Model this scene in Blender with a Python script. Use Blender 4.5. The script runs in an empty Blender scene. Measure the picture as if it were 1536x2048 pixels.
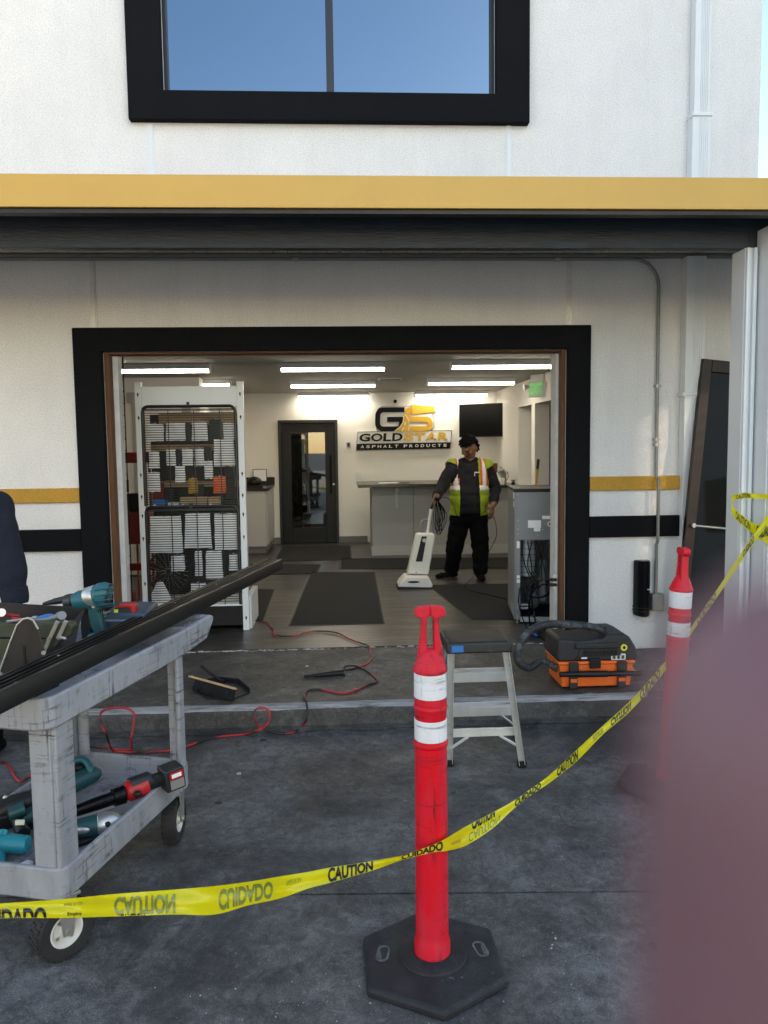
import bpy, bmesh, math, random
from mathutils import Vector, Matrix, noise
rnd = random.Random(7)
R = math.radians
scene = bpy.context.scene
COL = scene.collection
# ------------------------------------------------------------------ camera, sky, sun, exposure
H = 1.66
YAW, PITCH, ROLL = R(3.0), R(-4.75), R(-0.73)
FPX = 1538.0
fw = Vector((math.sin(YAW)*math.cos(PITCH), math.cos(YAW)*math.cos(PITCH), math.sin(PITCH)))
rt0 = Vector((math.cos(YAW), -math.sin(YAW), 0)); up0 = rt0.cross(fw)
rt = rt0*math.cos(ROLL)+up0*math.sin(ROLL); up = -rt0*math.sin(ROLL)+up0*math.cos(ROLL)
CAM = Vector((0, 0, H))
cd = bpy.data.cameras.new('camera'); cam = bpy.data.objects.new('camera', cd); COL.objects.link(cam)
cam.matrix_world = Matrix(((rt.x, up.x, -fw.x, 0), (rt.y, up.y, -fw.y, 0), (rt.z, up.z, -fw.z, H), (0, 0, 0, 1)))
cd.sensor_fit = 'VERTICAL'; cd.sensor_height = 36.0; cd.lens = FPX/2048*36
cd.clip_start = 0.004; cd.clip_end = 600
cd.dof.use_dof = True; cd.dof.focus_distance = 4.2; cd.dof.aperture_fstop = 8.2
scene.camera = cam
world = bpy.data.worlds.new('World'); scene.world = world; world.use_nodes = True
wn = world.node_tree; wn.nodes.clear()
wo = wn.nodes.new('ShaderNodeOutputWorld'); wb = wn.nodes.new('ShaderNodeBackground')
sky = wn.nodes.new('ShaderNodeTexSky'); sky.sky_type = 'NISHITA'; sky.sun_disc = False
SUN = Vector((0.66, -0.68, 0.30)).normalized()
sky.sun_elevation = math.asin(SUN.z); sky.sun_rotation = math.atan2(SUN.x, SUN.y)
sky.air_density = 1.0; sky.dust_density = 0.7; sky.ozone_density = 1.0
wb.inputs[1].default_value = 0.15
wn.links.new(sky.outputs[0], wb.inputs[0]); wn.links.new(wb.outputs[0], wo.inputs[0])
sd = bpy.data.lights.new('sun', 'SUN'); sd.energy = 2.0; sd.angle = R(0.6); sd.color = (1, .86, .68)
so = bpy.data.objects.new('sun', sd); COL.objects.link(so)
so.rotation_euler = SUN.to_track_quat('Z', 'Y').to_euler(); so.location = (20, -10, 15)
scene.view_settings.view_transform = 'Standard'; scene.view_settings.look = 'None'
scene.view_settings.gamma = 1; scene.view_settings.use_curve_mapping = False
scene.view_settings.exposure = 1.9
scene.view_settings.use_white_balance = True; scene.view_settings.white_balance_temperature = 7250; scene.view_settings.white_balance_tint = 10

def ray(px, py): return fw + rt*((px-768)/FPX) - up*((py-1024)/FPX)
def az(px, py, z):
    d = ray(px, py); return CAM + d*((z-H)/d.z)
def ay(px, py, y):
    d = ray(px, py); return CAM + d*(y/d.y)
W = 5.75; F = 0.135; CE = 2.55; B = 12.45
# ------------------------------------------------------------------ materials
def _nodes(m): return m.node_tree.nodes, m.node_tree.links
def mat(name, col, rough=.6, metal=0, var=0, vscale=3, bump=0, bscale=60, dirt=None, dirt_amt=0, dscale=4, streak=None,
        spec=.5, coat=0, sss=0, detail=6, emis=None, estr=0, trans=0):
    m = bpy.data.materials.new(name); m.use_nodes = True; N, L = _nodes(m)
    p = N['Principled BSDF']; p.inputs['Roughness'].default_value = rough; p.inputs['Metallic'].default_value = metal
    p.inputs['Specular IOR Level'].default_value = spec; p.inputs['Coat Weight'].default_value = coat
    c4 = (*col, 1); p.inputs['Base Color'].default_value = c4
    if sss: p.inputs['Subsurface Weight'].default_value = sss; p.inputs['Subsurface Radius'].default_value = (.01, .004, .002); p.inputs['Subsurface Scale'].default_value = .6
    if trans: p.inputs['Transmission Weight'].default_value = trans
    if emis: p.inputs['Emission Color'].default_value = (*emis, 1); p.inputs['Emission Strength'].default_value = estr
    tc = N.new('ShaderNodeTexCoord'); mp = N.new('ShaderNodeMapping'); L.new(tc.outputs['Object'], mp.inputs[0])
    if streak: mp.inputs['Scale'].default_value = streak
    out = None
    if var:
        n = N.new('ShaderNodeTexNoise'); n.inputs['Scale'].default_value = vscale; n.inputs['Detail'].default_value = detail
        n.inputs['Roughness'].default_value = .65; L.new(mp.outputs[0], n.inputs[0])
        r = N.new('ShaderNodeValToRGB'); L.new(n.outputs[0], r.inputs[0])
        r.color_ramp.elements[0].position = .3; r.color_ramp.elements[1].position = .7
        r.color_ramp.elements[0].color = (*[c*(1-var) for c in col], 1)
        r.color_ramp.elements[1].color = (*[min(1, c*(1+var)) for c in col], 1); out = r.outputs[0]
    if dirt is not None and dirt_amt:
        n = N.new('ShaderNodeTexNoise'); n.inputs['Scale'].default_value = dscale; n.inputs['Detail'].default_value = 8
        n.inputs['Roughness'].default_value = .75; L.new(mp.outputs[0], n.inputs[0])
        r = N.new('ShaderNodeValToRGB'); L.new(n.outputs[0], r.inputs[0])
        r.color_ramp.elements[0].position = .62-dirt_amt*.25; r.color_ramp.elements[1].position = .78-dirt_amt*.2
        mx = N.new('ShaderNodeMixRGB'); L.new(r.outputs[0], mx.inputs[0])
        if out: L.new(out, mx.inputs[1])
        else: mx.inputs[1].default_value = c4
        mx.inputs[2].default_value = (*dirt, 1); out = mx.outputs[0]
        rr = N.new('ShaderNodeMapRange'); L.new(r.outputs[0], rr.inputs[0]); rr.inputs[3].default_value = rough; rr.inputs[4].default_value = min(1, rough+.25)
        L.new(rr.outputs[0], p.inputs['Roughness'])
    if out: L.new(out, p.inputs['Base Color'])
    if bump:
        n = N.new('ShaderNodeTexNoise'); n.inputs['Scale'].default_value = bscale; n.inputs['Detail'].default_value = 4
        L.new(mp.outputs[0], n.inputs[0])
        b = N.new('ShaderNodeBump'); b.inputs['Strength'].default_value = bump; b.inputs['Distance'].default_value = .01
        L.new(n.outputs[0], b.inputs['Height']); L.new(b.outputs[0], p.inputs['Normal'])
    return m
def ramp(N, L, src, stops):
    r = N.new('ShaderNodeValToRGB'); L.new(src, r.inputs[0]); e = r.color_ramp.elements
    while len(e) < len(stops): e.new(.5)
    for k, (p, c) in enumerate(stops): e[k].position = p; e[k].color = (*c, 1) if len(c) == 3 else c
    return r.outputs[0]
def tnoise(N, L, vec, sc, det=6, ro=.6, dist=0):
    n = N.new('ShaderNodeTexNoise'); n.inputs['Scale'].default_value = sc; n.inputs['Detail'].default_value = det
    n.inputs['Roughness'].default_value = ro; n.inputs['Distortion'].default_value = dist; L.new(vec, n.inputs[0]); return n.outputs[0]
def mixc(N, L, f, a, b, mode='MIX'):
    m = N.new('ShaderNodeMixRGB'); m.blend_type = mode
    for i, v in ((0, f), (1, a), (2, b)):
        if hasattr(v, 'links'): L.new(v, m.inputs[i])
        elif i == 0: m.inputs[0].default_value = v
        else: m.inputs[i].default_value = (*v, 1)
    return m.outputs[0]
def asphalt_mat(name, base, warm=0, spk=1.0):
    m = bpy.data.materials.new(name); m.use_nodes = True; N, L = _nodes(m); p = N['Principled BSDF']
    g = N.new('ShaderNodeNewGeometry'); v = g.outputs['Position']
    a = ramp(N, L, tnoise(N, L, v, 1.5, 12, .78, .5), [(.36, tuple(c*.34 for c in base)), (.5, tuple(c*.85 for c in base)), (.66, tuple(c*1.7 for c in base))])
    b = ramp(N, L, tnoise(N, L, v, 19, 10, .82, .9), [(.36, (.45, .45, .45)), (.64, (1.6, 1.6, 1.6))])
    c = mixc(N, L, 1, a, b, 'MULTIPLY')
    # scuffs: thin pale crackle
    s = ramp(N, L, tnoise(N, L, v, 38, 10, .85, 1.2), [(.52, (0, 0, 0)), (.66, (1, 1, 1))])
    s2 = ramp(N, L, tnoise(N, L, v, 3.3, 7, .75), [(.42, (0, 0, 0)), (.68, (1, 1, 1))])
    sm = mixc(N, L, 1, s, s2, 'MULTIPLY')
    c = mixc(N, L, sm, c, tuple(min(1, x*3.4) for x in base))
    # darker tracked-in patches
    c = mixc(N, L, ramp(N, L, tnoise(N, L, v, .75, 9, .72, .8), [(.50, (0, 0, 0)), (.60, (.75, .75, .75))]), c, tuple(x*.30 for x in base))
    # white chips
    vo = N.new('ShaderNodeTexVoronoi'); vo.inputs['Scale'].default_value = 62; L.new(v, vo.inputs[0])
    ch = ramp(N, L, vo.outputs['Distance'], [(0, (1, 1, 1)), (.13, (1, 1, 1)), (.18, (0, 0, 0))])
    ar = ramp(N, L, tnoise(N, L, v, 1.1, 5, .7, .3), [(.50, (0, 0, 0)), (.62, (1, 1, 1))])
    w = N.new('ShaderNodeTexNoise'); w.inputs['Scale'].default_value = 21; L.new(v, w.inputs[0])
    wr = ramp(N, L, w.outputs[0], [(.52, (0, 0, 0)), (.60, (1, 1, 1))])
    cm = mixc(N, L, 1, mixc(N, L, 1, ch, ar, 'MULTIPLY'), wr, 'MULTIPLY')
    cm2 = mixc(N, L, 1, cm, (.75*spk, .75*spk, .75*spk), 'MULTIPLY')
    c = mixc(N, L, cm2, c, (.30, .30, .30))
    # hairline cracks
    cv = N.new('ShaderNodeTexVoronoi'); cv.feature = 'DISTANCE_TO_EDGE'; cv.inputs['Scale'].default_value = 1.9
    wa = N.new('ShaderNodeVectorMath'); wa.operation = 'ADD'; wb_ = N.new('ShaderNodeTexNoise'); wb_.inputs['Scale'].default_value = 5; wb_.inputs['Detail'].default_value = 8; L.new(v, wb_.inputs[0])
    wc = N.new('ShaderNodeVectorMath'); wc.operation = 'SCALE'; wc.inputs['Scale'].default_value = .5; L.new(wb_.outputs[1], wc.inputs[0]); L.new(v, wa.inputs[0]); L.new(wc.outputs[0], wa.inputs[1]); L.new(wa.outputs[0], cv.inputs[0])
    ck = ramp(N, L, cv.outputs['Distance'], [(0, (1, 1, 1)), (.004, (.9, .9, .9)), (.010, (0, 0, 0))])
    ckm = mixc(N, L, 1, ck, ramp(N, L, tnoise(N, L, v, .9, 3, .6), [(.48, (0, 0, 0)), (.60, (1, 1, 1))]), 'MULTIPLY')
    c = mixc(N, L, ckm, c, tuple(x*.25 for x in base))
    # stone grain
    c = mixc(N, L, 1, c, ramp(N, L, tnoise(N, L, v, 240, 2, .5), [(.35, (.6, .6, .6)), (.65, (1.45, 1.45, 1.45))]), 'MULTIPLY')
    # black gum spots
    v2 = N.new('ShaderNodeTexVoronoi'); v2.inputs['Scale'].default_value = 2.6; v2.inputs['Randomness'].default_value = 1
    wv = N.new('ShaderNodeVectorMath'); wv.operation = 'ADD'; L.new(v, wv.inputs[0])
    wn3 = N.new('ShaderNodeTexNoise'); wn3.inputs['Scale'].default_value = 30; L.new(v, wn3.inputs[0])
    ws = N.new('ShaderNodeVectorMath'); ws.operation = 'SCALE'; ws.inputs['Scale'].default_value = .03; L.new(wn3.outputs[1], ws.inputs[0])
    L.new(ws.outputs[0], wv.inputs[1]); L.new(wv.outputs[0], v2.inputs[0])
    gs = ramp(N, L, v2.outputs['Distance'], [(0, (1, 1, 1)), (.045, (1, 1, 1)), (.062, (0, 0, 0))])
    c = mixc(N, L, gs, c, (.006, .006, .007))
    L.new(c, p.inputs['Base Color'])
    rr = ramp(N, L, tnoise(N, L, v, 3.1, 6, .7), [(.3, (.5,)*3), (.7, (.8,)*3)]); L.new(rr, p.inputs['Roughness'])
    bn = N.new('ShaderNodeBump'); bn.inputs['Strength'].default_value = .55; bn.inputs['Distance'].default_value = .006
    hm = mixc(N, L, .5, tnoise(N, L, v, 9, 8, .7), tnoise(N, L, v, 70, 5, .7)); L.new(hm, bn.inputs['Height']); L.new(bn.outputs[0], p.inputs['Normal'])
    return m
def stucco_mat(name, col, bs=.8, var=.05, sc=130):
    m = bpy.data.materials.new(name); m.use_nodes = True; N, L = _nodes(m); p = N['Principled BSDF']
    v = N.new('ShaderNodeNewGeometry').outputs['Position']
    c = ramp(N, L, tnoise(N, L, v, 1.6, 6, .65), [(.3, tuple(x*(1-var) for x in col)), (.7, tuple(min(1, x*(1+var)) for x in col))])
    g = ramp(N, L, tnoise(N, L, v, sc*.8, 3, .6), [(.38, (.86,)*3), (.55, (1.02,)*3)])
    c = mixc(N, L, 1, c, g, 'MULTIPLY')
    mp = N.new('ShaderNodeMapping'); mp.inputs['Scale'].default_value = (5.5, 5.5, .55); L.new(v, mp.inputs[0])
    c = mixc(N, L, 1, c, ramp(N, L, tnoise(N, L, mp.outputs[0], 1.3, 7, .7, .3), [(.28, (.955, .952, .948)), (.50, (1, 1, 1))]), 'MULTIPLY')
    L.new(c, p.inputs['Base Color']); p.inputs['Roughness'].default_value = .9
    bn = N.new('ShaderNodeBump'); bn.inputs['Strength'].default_value = bs; bn.inputs['Distance'].default_value = .004
    L.new(mixc(N, L, .4, tnoise(N, L, v, sc, 4, .6), tnoise(N, L, v, sc*.22, 3, .6)), bn.inputs['Height']); L.new(bn.outputs[0], p.inputs['Normal'])
    return m
M = {}
def worn_plastic(name, base, fade, scuff, rough=.45, spec=.25, axis=(5, 5, 1.1), fl=.45, fh=.75, scr=.62):
    m = bpy.data.materials.new(name); m.use_nodes = True; N, L = _nodes(m); p = N['Principled BSDF']
    v = N.new('ShaderNodeTexCoord').outputs['Object']
    mp = N.new('ShaderNodeMapping'); mp.inputs['Scale'].default_value = axis; L.new(v, mp.inputs[0])
    c = mixc(N, L, ramp(N, L, tnoise(N, L, mp.outputs[0], 1.6, 8, .72, .3), [(fl, (0, 0, 0)), (fh, (1, 1, 1))]), base, fade)
    mp2 = N.new('ShaderNodeMapping'); mp2.inputs['Scale'].default_value = (60, 60, 4); mp2.inputs['Rotation'].default_value = (.3, .2, 0); L.new(v, mp2.inputs[0])
    mp3 = N.new('ShaderNodeMapping'); mp3.inputs['Scale'].default_value = (4, 5, 70); mp3.inputs['Rotation'].default_value = (0, .35, .2); L.new(v, mp3.inputs[0])
    big = ramp(N, L, tnoise(N, L, v, 4.5, 6, .7), [(.45, (0, 0, 0)), (.62, (1, 1, 1))])
    for mm in (mp2, mp3):
        s = ramp(N, L, tnoise(N, L, mm.outputs[0], 1.0, 4, .7), [(scr, (0, 0, 0)), (scr+.06, (1, 1, 1))])
        c = mixc(N, L, mixc(N, L, 1, s, big, 'MULTIPLY'), c, scuff)
    sp = ramp(N, L, tnoise(N, L, v, 17, 7, .8, .6), [(.66, (0, 0, 0)), (.72, (1, 1, 1))])
    c = mixc(N, L, sp, c, tuple(x*.6 for x in scuff))
    L.new(c, p.inputs['Base Color']); p.inputs['Specular IOR Level'].default_value = spec
    L.new(ramp(N, L, big, [(0, (rough,)*3), (1, (min(1, rough+.2),)*3)]), p.inputs['Roughness'])
    b = N.new('ShaderNodeBump'); b.inputs['Strength'].default_value = .12; b.inputs['Distance'].default_value = .004
    L.new(tnoise(N, L, v, 35, 6, .7), b.inputs['Height']); L.new(b.outputs[0], p.inputs['Normal'])
    return m
M['white_stucco'] = stucco_mat('white_stucco', (.78, .77, .755), 1.0)
M['black_stucco'] = stucco_mat('black_stucco', (.0065, .007, .0085), .5, .15, 90); M['black_stucco'].node_tree.nodes['Principled BSDF'].inputs['Specular IOR Level'].default_value = .15
M['gold_stucco'] = stucco_mat('gold_stucco', (.52, .285, .045), .5, .05, 100)
M['gold'] = mat('gold_paint', (.60, .36, .075), .5, var=.04, vscale=2, bump=.05, bscale=40)
M['beam'] = mat('beam_paint', (.022, .031, .044), .5, var=.4, vscale=5, streak=(1, 6, 9), bump=.35, bscale=18)
M['asphalt'] = asphalt_mat('sealed_asphalt', (.088, .088, .088))
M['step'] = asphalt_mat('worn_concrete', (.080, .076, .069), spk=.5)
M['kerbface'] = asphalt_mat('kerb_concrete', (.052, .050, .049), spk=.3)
M['kerbpaint'] = mat('worn_white_paint', (.30, .305, .31), .8, var=.25, vscale=8, dirt=(.06, .06, .06), dirt_amt=.55, dscale=9, streak=(.6, 7, 7), bump=.3, bscale=40)
M['bouncepale'] = mat('pale_bounce_sheet', (.42, .39, .34), .85, var=.15, vscale=1.5)  # pale colour of the added sheet that bounces warm light
M['plaster'] = mat('broken_plaster', (.42, .42, .42), .9, var=.25, vscale=20, dirt=(.15, .14, .13), dirt_amt=.3, dscale=30, bump=.5, bscale=60)
M['galv'] = mat('galvanised', (.55, .56, .57), .35, .8, var=.15, vscale=12)
M['conduit'] = mat('conduit_grey', (.25, .25, .235), .5, .3, var=.1)
M['white_metal'] = mat('white_painted_metal', (.72, .75, .77), .4, var=.03, vscale=3)
M['soffit'] = mat('soffit_paint', (.66, .59, .48), .6, var=.05)
M['white_paint'] = mat('white_paint', (.76, .76, .75), .5, var=.04, vscale=5, dirt=(.35, .35, .34), dirt_amt=.1, dscale=8)
M['drywall'] = mat('rough_drywall', (.62, .63, .64), .85, var=.12, vscale=9, bump=.4, bscale=30)
M['wood_raw'] = mat('raw_wood', (.135, .055, .022), .75, var=.35, vscale=4, streak=(14, 14, 1.2), bump=.2, bscale=30)
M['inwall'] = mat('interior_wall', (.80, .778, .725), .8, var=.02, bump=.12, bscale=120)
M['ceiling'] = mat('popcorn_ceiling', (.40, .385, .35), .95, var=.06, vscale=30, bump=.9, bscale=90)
M['baseboard'] = mat('baseboard', (.16, .15, .14), .6)
M['black'] = mat('black_plastic', (.007, .007, .008), .45, var=.2, vscale=10, spec=.3)
M['blackgloss'] = mat('black_gloss', (.004, .004, .005), .2, spec=.15)
M['blackmetal'] = mat('black_metal', (.012, .012, .013), .4, .2)
M['alu'] = mat('aluminium', (.50, .52, .54), .35, .6, var=.12, vscale=10, streak=(1, 1, .3), dirt=(.25, .25, .26), dirt_amt=.15, dscale=14)
M['alu_bright'] = mat('aluminium_rail', (.66, .66, .64), .42, .35, var=.1, vscale=12, dirt=(.35, .33, .3), dirt_amt=.15, dscale=20)
M['darkalu'] = mat('black_anodised', (.0055, .0055, .006), .33, .0, var=.1, vscale=30, spec=.42)
M['red'] = worn_plastic('worn_red_plastic', (.66, .003, .012), (.50, .040, .072), (.16, .010, .015), .45, .22, fl=.38, fh=.72, scr=.56)
M['white_reflect'] = worn_plastic('worn_reflective_sheet', (.72, .73, .75), (.56, .57, .58), (.22, .22, .23), .4, .4, axis=(9, 9, 9), scr=.58)
M['rubber'] = worn_plastic('worn_black_rubber', (.018, .019, .022), (.040, .042, .047), (.10, .105, .11), .55, .3, axis=(4, 4, 4), scr=.62)
M['rubber_scuff'] = mat('scuffed_rubber', (.09, .095, .10), .7, var=.5, vscale=22, dirt=(.25, .25, .25), dirt_amt=.3, dscale=18)
M['cart'] = worn_plastic('scuffed_grey_plastic', (.30, .313, .34), (.19, .20, .222), (.060, .064, .073), .5, .3, axis=(3, 3, 1.2), scr=.55)
M['tyre'] = mat('tyre', (.014, .014, .015), .75, var=.3, vscale=12, bump=.2, bscale=50)
M['rim'] = mat('rim_white', (.58, .57, .54), .5, var=.08, vscale=10, dirt=(.2, .16, .12), dirt_amt=.2, dscale=16)
M['steel'] = mat('zinc_steel', (.42, .41, .38), .4, .7, var=.15, vscale=15)
M['tape'] = mat('yellow_tape', (.80, .74, .012), .28, var=.05, vscale=7, spec=.5, bump=.25, bscale=9)
M['tapeprint'] = mat('tape_print', (.012, .012, .010), .4)
M['tapeback'] = mat('tape_print_reverse', (.20, .24, .055), .4)
M['teal'] = mat('teal_plastic', (.007, .095, .120), .42, var=.12, vscale=8, dirt=(.05, .12, .13), dirt_amt=.2, dscale=12)
M['teal_dark'] = mat('dark_teal', (.006, .062, .07), .5, var=.15, vscale=8, dirt=(.04, .07, .075), dirt_amt=.2, dscale=12)
M['cyan'] = mat('cyan_plastic', (.010, .24, .30), .4, var=.1)
M['toolred'] = mat('tool_red', (.42, .010, .012), .42, var=.1)
M['toolblack'] = mat('tool_black', (.012, .013, .015), .5, var=.3, vscale=14, dirt=(.04, .045, .05), dirt_amt=.2, dscale=16)
M['castmetal'] = mat('cast_metal', (.50, .50, .49), .38, .8, var=.15, vscale=12)
M['blue'] = mat('blue_plastic', (.010, .14, .42), .45, var=.1)
M['binblue'] = mat('slate_bin', (.022, .045, .075), .5, var=.15)
M['darksteel'] = mat('painted_steel_brown', (.022, .018, .017), .45, .3, var=.3, vscale=9, dirt=(.06, .05, .045), dirt_amt=.2, dscale=20)
M['olive'] = mat('olive_paint', (.035, .042, .022), .5, .1, var=.25, vscale=8, dirt=(.08, .08, .06), dirt_amt=.2, dscale=14)
M['orange'] = mat('orange_plastic', (.80, .14, .018), .45, var=.05, vscale=6, dirt=(.42, .10, .03), dirt_amt=.15, dscale=9)
M['vacblack'] = mat('dusty_black', (.016, .017, .019), .55, var=.3, vscale=8, dirt=(.085, .09, .095), dirt_amt=.22, dscale=14)
M['hose'] = mat('dusty_hose', (.022, .025, .028), .6, var=.5, vscale=10, dirt=(.15, .17, .18), dirt_amt=.42, dscale=9, bump=.1)
M['yellow'] = mat('yellow_sticker', (.72, .68, .06), .4)
M['label'] = mat('white_label', (.86, .87, .89), .5, var=.05, vscale=30)
M['amber'] = mat('amber_plastic', (.50, .25, .02), .5, var=.1)
M['bristle'] = mat('black_bristle', (.006, .006, .006), .9, bump=.8, bscale=200)
M['wood'] = mat('light_wood', (.55, .38, .20), .6, var=.15, vscale=8, streak=(2, 10, 10))
M['bronze'] = mat('bronze_frame', (.020, .013, .012), .35, .5, var=.15, vscale=5)
M['mat'] = mat('door_mat', (.0060, .0060, .0058), .95, var=.5, vscale=160, bump=.8, bscale=300)
M['mat_edge'] = mat('mat_edge', (.014, .013, .011), .6)
M['cab'] = mat('cabinet_grey', (.36, .355, .34), .6, var=.03)
M['counter'] = mat('counter_front', (.30, .30, .295), .6, var=.02)
M['ctop'] = mat('counter_top', (.018, .017, .016), .25, var=.5, vscale=40)
M['grey_steel'] = mat('appliance_grey', (.20, .215, .235), .45, .15, var=.05, vscale=3)
M['grey_light'] = mat('appliance_trim', (.40, .43, .46), .4, .3)
M['darkred'] = mat('shop_red', (.20, .008, .008), .5, var=.2)
M['navy'] = mat('navy_cloth', (.0055, .0085, .019), .95, var=.3, vscale=12, bump=.35, bscale=25)
M['shirt'] = mat('charcoal_shirt', (.017, .0178, .021), .95, spec=.15, var=.25, vscale=9, bump=.5, bscale=14)
M['trouser'] = mat('black_trousers', (.003, .003, .0035), .95, spec=.1, var=.2, bump=.4, bscale=14)
M['hivis'] = mat('hivis_lime', (.27, .36, .012), .7, var=.08, vscale=12, bump=.3, bscale=20)
M['hiorange'] = mat('hivis_orange', (.62, .11, .010), .7)
M['silver'] = mat('reflective_tape', (.72, .72, .70), .35, var=.15, vscale=40)
M['skin'] = mat('skin', (.18, .080, .050), .5, sss=.15)
M['skin2'] = mat('finger_skin', (.155, .079, .100), .55, sss=.4, var=.06, vscale=80)
M['hair'] = mat('black_hair', (.004, .0035, .0035), .8, spec=.1, bump=.9, bscale=120)
M['shoe'] = mat('black_shoe', (.004, .004, .004), .8, spec=.1)
M['vacwhite'] = mat('cream_plastic', (.72, .70, .63), .35, var=.02)
M['green'] = mat('leaf_green', (.035, .08, .025), .6)
M['petal'] = mat('white_petals', (.75, .72, .60), .7)
M['glassjar'] = mat('clear_glass', (.9, .95, .93), .03, trans=.95)
M['goldmetal'] = mat('brass_bowl', (.45, .26, .06), .3, .8)
M['cardboard'] = mat('cardboard', (.42, .30, .18), .8, var=.1)
M['winglass'] = mat('tinted_window_glass', (.125, .180, .245), .015, 1.0, var=.015, vscale=.6)
M['doorglass'] = mat('dark_door_glass', (.006, .007, .008), .04, 0, spec=.3)
M['winframe'] = mat('dark_window_frame', (.018, .020, .026), .35, .3)
M['signgold'] = mat('sign_gold', (.62, .36, .03), .35, .25)
M['signblack'] = mat('sign_black', (.005, .005, .0045), .45, spec=.15)
M['signwhite'] = mat('sign_white', (.72, .72, .69), .45)
M['tube'] = mat('lit_lens', (.9, .9, .85), .4, emis=(1.0, .955, .86), estr=8)
M['exitgreen'] = mat('lit_exit_green', (.05, .5, .08), .4, emis=(.10, .75, .12), estr=.12)
M['exitplate'] = mat('exit_plate', (.30, .42, .30), .4)
M['cord'] = mat('red_cord', (.40, .018, .016), .45)
N, L = _nodes(M['cord']); tcn = N.new('ShaderNodeNewGeometry').outputs['Position']
L.new(ramp(N, L, tnoise(N, L, tcn, 5.5, 2, .5), [(.46, (.42, .016, .018)), (.56, (.012, .008, .008))]), N['Principled BSDF'].inputs['Base Color'])
def plank_mat():
    m = bpy.data.materials.new('vinyl_plank'); m.use_nodes = True; N, L = _nodes(m); p = N['Principled BSDF']
    tc = N.new('ShaderNodeTexCoord'); oi = N.new('ShaderNodeObjectInfo')
    mp = N.new('ShaderNodeMapping'); mp.inputs['Scale'].default_value = (1.1, 11, 8); g = N.new('ShaderNodeNewGeometry'); L.new(g.outputs['Position'], mp.inputs[0])
    a = ramp(N, L, tnoise(N, L, mp.outputs[0], 2.2, 7, .7, .5), [(.28, (.010, .0095, .009)), (.48, (.030, .028, .0255)), (.70, (.115, .106, .094))])
    b = ramp(N, L, oi.outputs['Random'], [(0, (.7, .7, .7)), (1, (1.35, 1.3, 1.25))])
    L.new(mixc(N, L, 1, a, b, 'MULTIPLY'), p.inputs['Base Color']); p.inputs['Roughness'].default_value = .34
    return m
M['plank'] = plank_mat()
def tape_translucency():
    m = M['tape']; N, L = _nodes(m); p = N['Principled BSDF']; o = N['Material Output']
    t = N.new('ShaderNodeBsdfTranslucent'); t.inputs[0].default_value = (.9, .82, .03, 1)
    mx = N.new('ShaderNodeMixShader'); mx.inputs[0].default_value = .42
    L.new(p.outputs[0], mx.inputs[1]); L.new(t.outputs[0], mx.inputs[2]); L.new(mx.outputs[0], o.inputs[0])
tape_translucency()
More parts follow.
